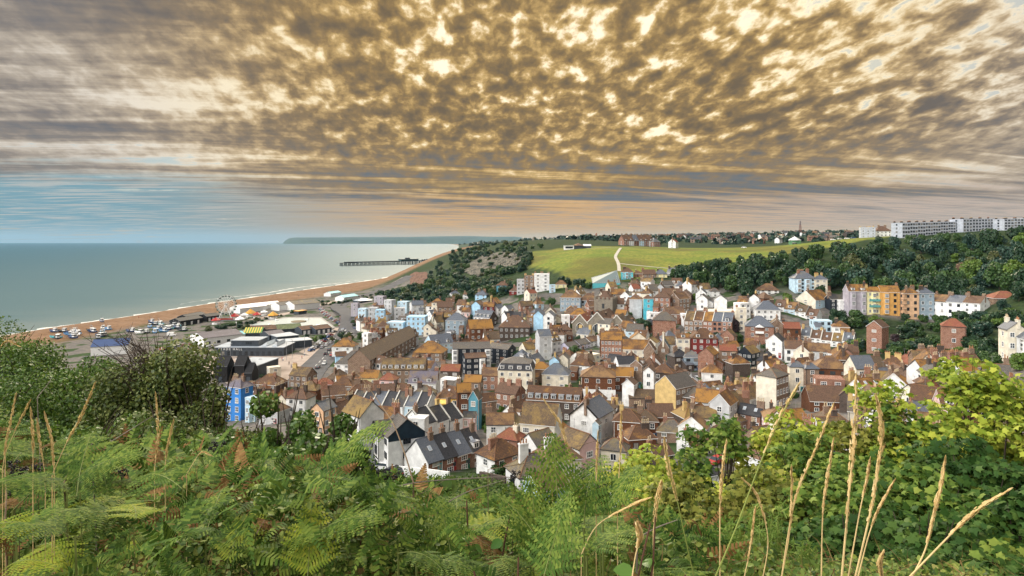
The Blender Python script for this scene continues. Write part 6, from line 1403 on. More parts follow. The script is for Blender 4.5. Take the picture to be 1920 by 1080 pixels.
# ================================================================ the near hillside
rs = np.random.RandomState(21)
def hill(px, d): x = (px - CX) / F * d; return Vector((x, d, h1(x, d)))
FERN = leafmat('bracken_green', [(.012,.032,.006), (.060,.115,.016), (.20,.25,.042)], .65, .13, .10, 1.6)
FERNY = leafmat('bracken_yellowing', [(0.129,0.218,0.022), (0.258,0.322,0.031), (0.412,0.391,0.045)], .6, .35, .2, 1.2)
FERNB = leafmat('bracken_dead', [(.12,.06,.022), (.20,.11,.04), (.30,.18,.07)], .8, .15, .1, 1.2)
FSTEM = plain('fern_stem', (.16,.19,.05), .6, .2); DSTEM = plain('dead_stem', (.20,.14,.085), .85, .3, 8); STRAW = plain('straw', (.66,.48,.22), .75, .22, 9); GSTEM = plain('green_stem', (.22,.26,.06), .6, .2)
def frond(seed, mat, length=1.0, np_=15, droop=.5, width=.42):
    """one bracken frond: a stalk, pinnae in opposite pairs, every pinna cut into leaflets"""
    r = random.Random(seed); V = []; Fc = []; ax = []
    for i in range(26):
        k = i / 25; ax.append(Vector((0.03 * math.sin(k * 3 + seed), length * (k * .92 + .0), length * (.55 * k - droop * k * k))))
    sm = MB().path(ax[::3] + [ax[-1]], .006 * length, .0015, 4)
    def at_(k): f = k * 25; i = min(24, int(f)); return ax[i].lerp(ax[i + 1], f - i)
    for i in range(np_):
        k = .20 + .78 * (i / (np_ - 1)) ** .92; b_ = at_(k); t_ = (at_(min(1, k + .03)) - at_(k - .03)).normalized()
        pl = length * width * (1 - ((k - .2) / .8)) ** .75 * (1 if k > .3 else .9) + .03 * length
        for s_ in (-1, 1):
            side = Vector((s_, 0, 0)); up = side.cross(t_) * s_
            dirn = (side * .88 + t_ * .42 + Vector((0, 0, r.uniform(-.15, .12)))).normalized(); n = max(4, int(pl / (.031 * length)))
            w0 = .072 * length * (.55 + .45 * (1 - k)); perp = (t_ - dirn * t_.dot(dirn)).normalized(); nz = dirn.cross(perp)
            cup = r.uniform(.05, .3)
            for j in range(n):
                q = (j + .3) / n; p = b_ + dirn * (pl * q) + Vector((0, 0, -cup * pl * q * q)); lw = w0 * (1 - q) ** .6 * r.uniform(.85, 1.1); st = pl / n * .46
                for e in (-1, 1):
                    tip = p + perp * (e * lw) + dirn * (st * .9) - nz * (.12 * lw) * s_; o = len(V)
                    V += [p - dirn * st, p + dirn * st, tip + dirn * st * .25, tip - dirn * st * .55]; Fc.append((o, o + 1, o + 2, o + 3) if e * s_ > 0 else (o + 3, o + 2, o + 1, o))
    return mesh('fronds', V, Fc, [mat], None, False), sm.mesh('stem', [FSTEM if mat is not FERNB else DSTEM], uv=False)
FR = {'g': [frond(i, FERN, 1.0, 12 + i % 3, .35 + .12 * (i % 4), .36 + .05 * (i % 3)) for i in range(6)], 'y': [frond(20 + i, FERNY, 1.0, 13, .45 + .15 * i, .38) for i in range(3)], 'b': [frond(30 + i, FERNB, 1.0, 12, .8 + .1 * i, .30) for i in range(2)]}
FN = {'g': 'green', 'y': 'yellow green', 'b': 'dead brown'}
def fern(base, kind, length, rz, tilt, label, group, stalk=.5):
    r_ = thing('bracken_fern', label, 'fern', base, 0, group); a, b_ = rng.choice(FR[kind]); top = Vector((0, 0, stalk))
    o = obj('fronds', a, r_, top, 0, (length,) * 3); o.rotation_euler = (tilt, rng.uniform(-.35, .35), rz); o2 = obj('stem', b_, r_, top, 0, (length,) * 3); o2.rotation_euler = o.rotation_euler
    obj('stalk', STALK, r_, (0, 0, -.1), 0, (1, 1, (stalk + .12)))
    return r_
STALK = MB().path([(0, 0, 0), (.01, .02, .5), (0, 0, 1.0)], .006, .004, 4).mesh('stalk', [FSTEM], uv=False)
# skyline of the low plants, in the photo: x -> row
TOPL = [(-120,700),(0,735),(120,790),(250,830),(380,850),(470,850),(560,868),(640,880),(700,900),(800,918),(880,942),(960,955),(1040,965),(1110,968),(1180,962),(1260,985),(1360,1000),(1500,1030),(1920,1060)]
NEARF = [f for f in FOOT if f[1] < 135]
nf = 0
while nf < 290:
    px = rng.uniform(-130, 1330); d = 2.2 + 8.5 * rng.random() ** 1.25
    g = hill(px, d); L = min(rng.uniform(.34, .62), .13 * d); lim = HC - (lerp_line(TOPL, px) + rng.uniform(0, 110) - HZ) / F * d
    st = lim - g.z - .34 * L
    if st < .12: continue
    if st > 1.25:
        if d < 4.5: st = rng.uniform(.7, 1.3)
        else: continue
    top_py = HZ + (HC - g.z - st) / d * F
    if top_py > 1190: continue
    k = rng.choices('gyb', (78, 10, 12))[0]; zone = 'left slope' if px < 420 else ('middle of the slope' if px < 900 else 'slope below the sycamores')
    fern(g, k, L, rng.uniform(-2.6, 2.6), rng.uniform(-.35, .25), f'{FN[k]} bracken frond among the undergrowth on the {zone}', f'{FN[k]} bracken on the {zone}', st); nf += 1
for px, py, d, L, rz, tilt, k, lab in ((1055,1010,2.6,.66,.25,.95,'g','large upright bracken frond standing before the pink gable'),(1095,1000,2.7,.62,-.45,.85,'g','bracken frond leaning right in front of the old town roofs'),(1130,985,2.7,.50,-1.0,.7,'g','bracken frond leaning far right beside the sycamore edge'),(1040,1085,2.4,.6,.9,.5,'g','broad bracken frond under the large upright one'),(1000,1060,2.5,.55,.1,.9,'g','upright bracken frond at the bottom left of the large one'),(555,950,3.0,.62,.85,.55,'g','bracken frond arching left above the middle undergrowth'),(575,945,3.0,.85,-.95,.45,'g','long bracken frond arching right toward the timber gable'),(570,1110,2.2,.5,.1,.8,'y','pale upright bracken frond at the bottom of the slope'),(1010,1120,2.0,.55,-.5,.6,'g','bracken frond at the bottom centre beside the bramble leaves'),(300,1060,2.6,.7,-.4,.6,'g','bracken frond with neat even leaflets at the lower left'),(150,930,3.5,.8,.5,.4,'g','bracken frond under the dry arched twig'),(860,1090,2.3,.5,.5,.6,'g','bracken frond at the bottom of the slope left of the grey twigs'),(420,1085,2.4,.55,-.3,.7,'y','yellow green bracken frond at the bottom left')):
    b_ = P(px, py, d); g = h1(b_.x, b_.y); r_ = thing('bracken_fern', lab, 'fern', (b_.x, b_.y, g)); a, c = FR[k][rng.randrange(len(FR[k]))]
    for n_, me in (('fronds', a), ('stem', c)): o = obj(n_, me, r_, (0, 0, b_.z - g), 0, (L * .66,) * 3); o.rotation_euler = (tilt, 0, rz)
    obj('stalk', STALK, r_, (0, 0, -.1), 0, (1, 1, b_.z - g + .12))
# ---- undergrowth between the ferns: bramble leaves, dead stems, grass: nobody could count it
OV = ([(0, 0, 0), (.28, .22, .05), (.36, .5, .03), (.2, .82, -.02), (0, 1, -.08), (-.2, .82, -.02), (-.36, .5, .03), (-.28, .22, .05)], [(0, 1, 2, 3, 4), (0, 4, 5, 6, 7)])
def under(name, n, dmin, dmax, size, mat, label, pxr=(-140, 1950), depth=.55, pw=1.2, upb=.9, templ=OV, lift=0.0):
    pos = []; nn = 0
    pxs = rs.uniform(pxr[0], pxr[1], n * 3); ds = dmin + (dmax - dmin) * rs.uniform(0, 1, n * 3) ** pw; X = (pxs - CX) / F * ds; Zg = hz(X, ds)
    lim = HC - (np.interp(pxs, [q[0] for q in TOPL], [q[1] for q in TOPL]) + 12 + 30 * np.abs(rs.normal(size=n * 3)) + 14 * np.sin(pxs * .045 + ds) - HZ) / F * ds
    topz = np.minimum(lim, Zg + .95 + .45 * np.sin(X * 2.1 + ds * 1.3)); z = topz - depth * rs.uniform(0, 1, n * 3) ** 1.6 * np.maximum(.15, topz - Zg) + lift
    ok = (topz - Zg > .08); ok &= (np.sin(X * 3.7 + 2 * np.sin(ds * 1.9)) * np.sin(ds * 3.1 + X) + .55 * rs.normal(size=n * 3) > -.35); ok &= (z > Zg - .05); sel = np.where(ok)[0][:n]
    p = np.stack([X[sel], ds[sel], z[sel]], 1)
    return obj(name, leaves(name, *templ, p, rmats(rs, len(p), np.tile([0, -.35, upb], (len(p), 1)), .55), size * np.clip(p[:, 1] / 5, .5, 1.35) * rs.uniform(.5, 1.25, len(p)), mat), kind='stuff', label=label, category='undergrowth')
UG = leafmat('bramble_leaf', [(.018,.045,.008), (.085,.145,.020), (.23,.28,.05), (.34,.31,.09)], .55, .25, .3, .9)
UD = leafmat('dry_litter', [(.10,.055,.025), (.20,.125,.05), (.34,.24,.10)], .9, .1, .1, .9)
under('undergrowth', 70000, 2.3, 13, .050, UG, 'tangle of small bramble leaves covering the near hillside')
BL = ([(-.025, 0, 0), (.025, 0, 0), (.012, .6, .1), (0, 1.25, -.12), (-.012, .6, .1)], [(0, 1, 2, 3, 4)])
PV = []; PF = []
for j in range(11):
    q = (j + .5) / 11; lw = .20 * (1 - q) ** .6; zz = -.22 * q * q
    for e in (-1, 1): o = len(PV); PV += [(0, q - .036, zz), (0, q + .036, zz), (e * lw, q + .07, zz - .03), (e * lw, q + .02, zz - .03)]; PF.append((o, o + 1, o + 2, o + 3) if e < 0 else (o + 3, o + 2, o + 1, o))
PINNA = (PV, PF)
under('bracken_tangle', 6500, 2.2, 11, .30, FERN, 'tangled green bracken leaflets too many to count on the near slope', templ=PINNA, upb=.8, depth=.4, lift=.06, pxr=(-140, 1330))
under('dead_bracken', 1500, 2.6, 10, .28, FERNB, 'dead brown bracken leaflets tangled in the undergrowth', templ=PINNA, upb=.6, depth=.5, lift=.04, pxr=(-140, 1330))
under('dry_grass', 12000, 2.6, 11, .16, UD, 'dry grass blades and dead leaf scraps in the undergrowth', templ=BL, upb=.2)
under('small_fern_litter', 26000, 2.4, 12, .05, FERN, 'small broken fern leaflets filling the undergrowth', templ=BL, upb=.6, lift=.03)
BIG = leafmat('broad_leaf', [(0.045,0.135,0.023), (0.091,0.216,0.032), (0.166,0.297,0.053)], .45, .3, .35, .9)
def sprig(base, h, n, size, mat, label, group=None, lean=0.0, seed=0, name='bramble_plant', templ=OV):
    """an upright stem with broad leaves along it"""
    r_ = thing(name, label, 'plant', base, 0, group); r = random.Random(seed); pts_ = [Vector((lean * k * k + .04 * math.sin(k * 5 + seed), .03 * math.cos(k * 4), h * k)) for k in np.linspace(0, 1, 9)]
    obj('stem', MB().path(pts_, .008, .003, 5).mesh('stem', [plain('bramble_stem', (.12,.055,.035), .7, .2)], uv=False), r_); p = []; up = []
    for i in range(n): k = .45 + .55 * (i + .5) / n; q = pts_[min(8, int(k * 8))]; a = i * 2.4 + seed; p.append(q + Vector((math.cos(a), math.sin(a), .1)) * .03); up.append((math.cos(a) * .5, math.sin(a) * .5 - .35, .8))
    obj('leaves', leaves('leaves', *templ, np.array(p), rmats(rs, n, np.array(up), .2), size * rs.uniform(.7, 1.15, n), mat), r_); return r_
for i, (px, py, d, n, sz) in enumerate(((905,935,2.6,7,.09),(935,928,2.7,5,.09),(1165,975,2.3,7,.10),(1195,965,2.4,6,.09),(1280,1072,2.0,6,.08),(1340,1075,2.0,6,.08),(1370,1078,2.0,5,.07),(1455,1080,2.1,5,.07),(820,1000,2.6,6,.06),(760,985,2.8,6,.06),(645,935,3.0,6,.06),(930,1065,1.9,6,.08),(690,880,3.2,5,.06),(1000,1040,2.2,6,.06))):
    t_ = P(px, py, d); g = h1(t_.x, t_.y); near_ = ['before the ferny slope centre','right of another bramble stem','under the large bracken frond','below the sycamore edge','at the bottom edge of the feathery shrub','at the foot of the feathery shrub','beside the dry grass stems','under the straw stalks','among yellow ferns','by the grey twigs','left of the black seed heads','at the bottom beside the long frond','below the cottage yard','between ferns under the brown roofs'][i]
    sprig((t_.x, t_.y, g), t_.z - g, n, sz * .68, BIG, f'bramble stem with broad bright green leaves {near_}', None, rng.uniform(-.1, .1), i)
pxs = rs.uniform(330, 2500, 110000); ds = 13 + 97 * rs.uniform(0, 1, 110000) ** .8; X = (pxs - CX) / F * ds; Zg = hz(X, ds); hh_ = (.5 + .5 * np.sin(X * .9 + 1.3 * np.sin(ds * .4)) * np.sin(ds * .7)) * 1.5 + .2
ok = (Zg > 15.5) & (ds < 108 + 8 * np.sin(X * .2)); ok &= ~np.array([any(abs(a_ - b_[0]) < b_[3] * .62 and abs(c_ - b_[1]) < b_[4] * .75 for b_ in NEARF) for a_, c_ in zip(X, ds)]); p = np.stack([X, ds, Zg + hh_ * rs.uniform(0, 1, 110000) ** .6], 1)[ok]
obj('hillside_scrub', leaves('hillside_scrub', *CLUMP, p, rmats(rs, len(p), np.tile([0, -.4, .9], (len(p), 1)), .6), rs.uniform(.16, .42, len(p)), leafmat('scrub_leaf', [(.02,.045,.010), (.05,.095,.020), (.11,.16,.035), (.17,.18,.06)], .7, .2, .1, .5)), kind='stuff', label='rough green scrub on the steep slope above the cottages', category='scrub')
# ---- bushes of the left shoulder
HT = leafmat('hawthorn_leaf', [(.03,.055,.013), (.075,.11,.024), (.16,.185,.045), (.24,.23,.07)], .5, .2, .3, .8)
SH = leafmat('shoulder_bush_leaf', [(.025,.06,.010), (.085,.16,.022), (.22,.28,.045)], .5, .25, .3, .6)
def bush(px, top, d, rad, ht, n, size, mat, seed, label, nb=12, name='bush', cat='bush', branches=10, low=.0):
    t_ = P(px, top, d); g = Vector((t_.x, t_.y, t_.z - ht * (.84 if name == 'elder_shrub' else 1))); r_ = thing(name, label, cat, g); 
    obj('crown', crown('crown', seed, n, rad, ht * .93, nb, size, mat, .7, low), r_)
    m = MB(); r = random.Random(seed)
    for i in range(branches):
        a = r.uniform(0, 6.28); e = Vector((math.cos(a) * rad * .75, math.sin(a) * rad * .75, ht * r.uniform(.5, .98))); mid_ = e * .5 + Vector((r.uniform(-.2, .2), r.uniform(-.2, .2), -.12)) * rad
        m.path([(0, 0, -.6), mid_ * .6 + Vector((0, 0, -.1)), mid_, e * .8, e], .03 * ht / 2, .006, 5)
    obj('branches', m.mesh('branches', [BARK], uv=False), r_); return r_
for i, (px, top, d, rad, ht, n, lab) in enumerate(((-60,610,30,3.4,4.2,4200,'dense green bush at the far left edge of the hill shoulder'),(20,618,28,2.6,3.6,3600,'dense green bush on the hill shoulder against the sea'),(95,640,27,2.2,3.2,3200,'green bush on the shoulder below the shoreline'),(150,655,25,2.0,3.0,3000,'green bush behind the hawthorn on the shoulder'),(60,690,22,2.4,2.8,3600,'broad low bush in front of the shoulder bushes'),(-70,690,19,2.6,3.0,3600,'low bush at the left edge under the shoulder'),(190,712,21,1.7,2.6,2600,'low dark bush left of the hawthorn trunk'),(120,755,14,1.5,1.9,2600,'low bush above the bracken on the left'),(235,770,15,1.3,2.0,2400,'dark bush under the hawthorn'))):
    bush(px, top, d, rad, ht, int(n * 3.6), .088 if d > 20 else .065, SH, 70 + i, lab)
# hawthorn with bare twigs on its windward side
hw = bush(318, 622, 18.5, 2.0, 3.3, 11500, .078, HT, 91, 'wind bent hawthorn with bare dark twigs and thin olive leaves', 16, 'hawthorn_bush', 'bush', 16, .05)
m = MB(); r = random.Random(4)
for i in range(70):
    a = r.uniform(2.0, 4.6); e = Vector((math.cos(a) * r.uniform(.8, 2.5), r.uniform(-1, 1), r.uniform(1.6, 3.45))); s_ = Vector((r.uniform(-.6, .6), r.uniform(-.3, .3), r.uniform(.8, 2.2)))
    md = s_.lerp(e, .5) + Vector((r.uniform(-.25, .25), r.uniform(-.2, .2), r.uniform(-.1, .3))); m.path([s_, md, e], .02, .006, 4)
    for q in range(4): k = md.lerp(e, r.random()); m.path([k, k + Vector((r.uniform(-.35, .25), r.uniform(-.2, .2), r.uniform(-.05, .35)))], .008, .004, 3)
obj('bare_twigs', m.mesh('bare_twigs', [plain('dark_twig', (.05,.035,.025), .95, .3)], uv=False), hw)
for i, (px, top, d, rad, ht, n, lab) in enumerate(((225,668,18,1.15,2.4,2200,'leafy left limb bush of the hawthorn thicket'),(388,668,17.5,.95,2.9,2400,'lighter leafy bush at the right side of the hawthorn'),(330,735,15,1.5,2.4,3000,'dark tangled bush beneath the hawthorn'),(430,765,14,1.2,2.2,2600,'olive bush right of the hawthorn above the ferns'))):
    bush(px, top, d, rad, ht, int(n * 1.9), .072, HT, 101 + i, lab, 10, 'thorn_bush')
# elder shrubs in the middle
EL = leafmat('elder_leaf', [(0.036,0.088,0.017), (0.090,0.160,0.027), (0.197,0.272,0.044)], .45, .25, .3, .9)
for i, (px, top, d, rad, ht, n, lab) in enumerate(((522,735,13.5,.62,2.6,1500,'tall leafy shrub in front of the pale blue flat parapet house'),(560,770,13,.6,2.2,1200,'leafy shrub between the two taller shrubs'),(638,758,13,.55,2.4,1300,'tall leafy shrub before the peach gabled house'),(600,810,11.5,.7,1.9,1500,'bushy shrub at the foot of the peach gabled house'),(490,800,12,.8,1.9,1700,'rounded shrub below the bright blue house'),(665,820,11,.45,1.5,900,'small shrub left of the timber gable'),(440,812,12,.8,1.8,1600,'rounded shrub right of the thorn bushes'),(545,840,10,.8,1.6,1700,'low dark shrub above the middle ferns'))):
    bush(px, top, d, rad, ht, int(n * 1.7), .078, EL, 120 + i, lab, 9, 'elder_shrub', 'shrub', 8)
# ---- sycamore thicket on the right
SYC = ([(0, 0, 0), (.17, .05, .03), (.50, .04, -.05), (.42, .30, .04), (.64, .58, -.10), (.33, .60, .04), (.20, .72, .04), (0, 1.06, -.15), (-.20, .72, .04), (-.33, .60, .04), (-.64, .58, -.10), (-.42, .30, .04), (-.50, .04, -.05), (-.17, .05, .03), (0, .45, .05)],
       [(0, 1, 2, 3, 14), (14, 3, 4, 5), (14, 5, 6, 7), (14, 7, 8, 9), (14, 9, 10, 11), (0, 14, 11, 12, 13)])
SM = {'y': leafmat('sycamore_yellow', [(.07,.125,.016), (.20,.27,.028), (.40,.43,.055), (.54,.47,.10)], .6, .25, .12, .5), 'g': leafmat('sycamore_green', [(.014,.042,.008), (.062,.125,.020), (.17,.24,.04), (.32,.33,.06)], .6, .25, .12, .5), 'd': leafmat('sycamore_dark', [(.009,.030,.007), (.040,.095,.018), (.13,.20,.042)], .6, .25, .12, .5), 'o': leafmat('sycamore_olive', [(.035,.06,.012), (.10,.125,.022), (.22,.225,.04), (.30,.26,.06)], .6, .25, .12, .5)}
def sycamore(px, top, d, rad, ht, nsh, size, kind, seed, label, per=11):
    """shoots spread from a branching stem; each ends in a whorl of lobed leaves that lie in loose tiers"""
    rr_ = np.random.RandomState(seed); t_ = P(px, top, d); g = Vector((t_.x, t_.y, t_.z - ht * .9)); r_ = thing('sycamore_shrub', label, 'shrub', g); m = MB(); P_ = []; U_ = []
    nsh = int(nsh * 3.0); size *= .80; rad *= 1.15; tips, dd = crown_pts(rr_, nsh, rad, ht, 14, .4, .0); tips[:, 2] = np.clip(tips[:, 2], .15 * ht, ht)
    for i in range(nsh):
        e = Vector(tips[i])
        if i % 4 == 0: s_ = Vector((e.x * .25, e.y * .25, e.z * .45)); m.path([(0, 0, -.4), s_ * .5, s_, s_.lerp(e, .6) + Vector((0, 0, .06)), e], .018, .004, 4)
        k = per if rr_.uniform() < .75 else per // 2
        a = rr_.uniform(0, 6.28, k); q = rr_.uniform(.15, 1.0, k) * size * 1.9
        P_.append(np.stack([e.x + np.cos(a) * q, e.y + np.sin(a) * q, e.z - q * .22 + rr_.uniform(-.35, .12, k) * size * 2], 1)); U_.append(np.stack([np.cos(a) * .35, np.sin(a) * .35 - .25, np.full(k, .9)], 1))
    P_ = np.concatenate(P_); U_ = np.concatenate(U_)
    obj('crown', leaves('crown', *SYC, P_, rmats(rr_, len(P_), U_, .38), size * rr_.uniform(.55, 1.2, len(P_)), SM[kind]), r_)
    obj('branches', m.mesh('branches', [BARK], uv=False), r_)
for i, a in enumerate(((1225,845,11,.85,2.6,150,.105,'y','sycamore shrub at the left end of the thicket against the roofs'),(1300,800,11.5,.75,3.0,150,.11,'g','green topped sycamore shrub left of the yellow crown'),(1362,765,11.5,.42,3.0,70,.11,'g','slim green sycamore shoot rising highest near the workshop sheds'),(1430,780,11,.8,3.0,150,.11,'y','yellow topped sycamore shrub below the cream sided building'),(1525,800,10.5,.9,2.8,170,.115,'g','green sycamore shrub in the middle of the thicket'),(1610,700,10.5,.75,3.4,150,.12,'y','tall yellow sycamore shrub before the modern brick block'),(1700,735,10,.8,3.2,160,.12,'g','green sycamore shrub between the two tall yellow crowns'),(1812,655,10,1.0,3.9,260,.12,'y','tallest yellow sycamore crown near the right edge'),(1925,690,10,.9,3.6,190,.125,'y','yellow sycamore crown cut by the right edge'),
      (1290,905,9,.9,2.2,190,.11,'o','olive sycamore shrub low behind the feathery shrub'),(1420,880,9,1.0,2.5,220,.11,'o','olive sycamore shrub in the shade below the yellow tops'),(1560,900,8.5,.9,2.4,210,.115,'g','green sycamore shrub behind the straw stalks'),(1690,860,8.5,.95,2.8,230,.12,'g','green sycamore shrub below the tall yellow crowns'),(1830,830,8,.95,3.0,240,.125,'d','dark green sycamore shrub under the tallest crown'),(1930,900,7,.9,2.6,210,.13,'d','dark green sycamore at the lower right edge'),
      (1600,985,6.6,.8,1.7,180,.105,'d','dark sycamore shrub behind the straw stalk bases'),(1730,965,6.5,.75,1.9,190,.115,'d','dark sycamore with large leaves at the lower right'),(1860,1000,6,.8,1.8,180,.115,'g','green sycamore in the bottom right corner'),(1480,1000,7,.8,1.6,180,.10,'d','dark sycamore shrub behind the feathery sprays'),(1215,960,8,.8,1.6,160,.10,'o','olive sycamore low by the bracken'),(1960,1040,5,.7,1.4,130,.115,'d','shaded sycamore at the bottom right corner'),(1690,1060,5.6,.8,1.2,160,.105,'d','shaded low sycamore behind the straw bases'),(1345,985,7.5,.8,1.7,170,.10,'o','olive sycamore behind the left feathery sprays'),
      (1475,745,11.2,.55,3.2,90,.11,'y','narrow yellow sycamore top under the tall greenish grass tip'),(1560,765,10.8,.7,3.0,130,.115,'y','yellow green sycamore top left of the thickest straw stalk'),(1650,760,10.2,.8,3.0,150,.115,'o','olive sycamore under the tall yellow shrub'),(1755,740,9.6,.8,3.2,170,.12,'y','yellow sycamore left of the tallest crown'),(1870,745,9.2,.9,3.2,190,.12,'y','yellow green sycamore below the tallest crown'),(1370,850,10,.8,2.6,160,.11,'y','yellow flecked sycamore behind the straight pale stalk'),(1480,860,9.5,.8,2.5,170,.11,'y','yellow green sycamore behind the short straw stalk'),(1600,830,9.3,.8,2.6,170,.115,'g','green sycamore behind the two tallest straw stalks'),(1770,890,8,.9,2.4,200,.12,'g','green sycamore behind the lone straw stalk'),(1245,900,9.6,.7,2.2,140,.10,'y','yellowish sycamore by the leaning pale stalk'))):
    sycamore(*a[:8], 200 + i, a[8])
# ---- feathery tamarisk sprays
TM = leafmat('feathery_leaf', [(0.081,0.156,0.028), (0.161,0.252,0.047), (0.269,0.360,0.084)], .6, .3, .2, 2.0)
NEEDLE = ([(-.10, 0, 0), (.10, 0, 0), (.06, 1, .1), (-.06, 1, .1)], [(0, 1, 2, 3)])
for i, (px, top, d, ht, n, lab) in enumerate(((1405,915,4.4,1.35,58,'tallest feathery light green shrub left of the straw stalks'),(1330,985,4.0,.9,44,'feathery light green shrub at its left edge'),(1460,930,4.6,1.2,52,'feathery light green shrub between the straw stalks'),(1375,1010,3.6,.8,44,'low feathery shrub in front of the tallest'))):
    t_ = P(px, top, d); g = Vector((t_.x, t_.y, t_.z - ht)); r_ = thing('feathery_shrub', lab, 'shrub', g); m = MB(); P_ = []; U_ = []; r = random.Random(300 + i)
    for k in range(n):
        a = r.uniform(0, 6.28); q = r.random() ** .6 * .30; e = Vector((math.cos(a) * q, math.sin(a) * q, ht * (1 - q * 1.1) * r.uniform(.8, 1))); s_ = Vector((e.x * .35, e.y * .35, 0)); m.path([s_, s_.lerp(e, .5) + Vector((e.x * .2, e.y * .2, 0)), e], .006, .002, 3)
        for j in range(26):
            f = .25 + .75 * j / 25; b_ = s_.lerp(e, f); aa = j * 2.4; L = .10 * (1.15 - f)
            for z in range(4): w_ = b_ + Vector((math.cos(aa), math.sin(aa), .7)) * L * (z / 3.2); P_.append(w_); U_.append((math.cos(aa + z), math.sin(aa + z) - .3, .3))
    obj('sprays', leaves('sprays', *NEEDLE, np.array(P_), rmats(rs, len(P_), np.array(U_), .6), .042 * rs.uniform(.6, 1.3, len(P_)), TM), r_); obj('stems', m.mesh('stems', [GSTEM], uv=False), r_)
# ---- dry grass stalks, one by one
SEED = leafmat('grass_seed', [(.50,.35,.14), (.70,.52,.24), (.82,.68,.40)], .7, .25, .15, 3)
def stalk(pts_, d, r0, head, label, mat=None, hw=.010, dd=0.0, group=None):
    """a grass stalk through photo points at arm's length; the seed head takes the last part of it"""
    Q = [P(px, py, d + dd * i) for i, (px, py) in enumerate(pts_)]; C_ = []                       # smooth it
    for i in range(len(Q) - 1):
        a, b_, c, e = Q[max(0, i - 1)], Q[i], Q[i + 1], Q[min(len(Q) - 1, i + 2)]
        for k in range(6): u = k / 6; C_.append(.5 * (2 * b_ + (c - a) * u + (2 * a - 5 * b_ + 4 * c - e) * u * u + (3 * b_ - a - 3 * c + e) * u ** 3))
    C_.append(Q[-1]); b0 = C_[0].copy(); g = h1(b0.x, b0.y)
    if b0.z - g > .05: C_ = [Vector((b0.x, b0.y, g - .05)), b0.lerp(Vector((b0.x, b0.y, g)), .5)] + C_
    r_ = thing('grass_stalk', label, 'grass stalk', C_[0], 0, group); L_ = [p - C_[0] for p in C_]; obj('stem', MB().path(L_, r0, r0 * .45, 5).mesh('stem', [mat or STRAW], uv=False), r_)
    if head > 0:
        P_ = []; U_ = []; R_ = []; n = len(L_); i0 = int((n - 1) * (1 - head)); r = random.Random(hash(label) % 999 if False else len(label))
        for i in range(i0, n - 1):
            for k in range(16):
                f = r.random(); p = L_[i].lerp(L_[i + 1], f); t_ = (L_[i + 1] - L_[i]).normalized(); pr_ = (i + f - i0) / max(1, n - 1 - i0); w_ = hw * math.sin(math.pi * min(1, .12 + .86 * pr_)) ** .7
                a = r.uniform(0, 6.28); o_ = Vector((math.cos(a), math.sin(a), 0)) * w_ * r.uniform(.2, 1); P_.append(p + o_); y = (t_ * 1.0 + o_ * (26 * r.uniform(.2, .9))).normalized(); x_ = y.cross(Vector((math.sin(a), .4, math.cos(a)))).normalized(); R_.append(np.array([x_, y, x_.cross(y)]).T)
        obj('seed_head', leaves('seed_head', [(-.16, 0, 0), (.16, 0, 0), (.12, .6, .03), (0, 1, 0), (-.12, .6, .03)], [(0, 1, 2, 3, 4)], np.array(P_), np.array(R_), .016 * np.random.RandomState(3).uniform(.6, 1.3, len(P_)), SEED), r_)
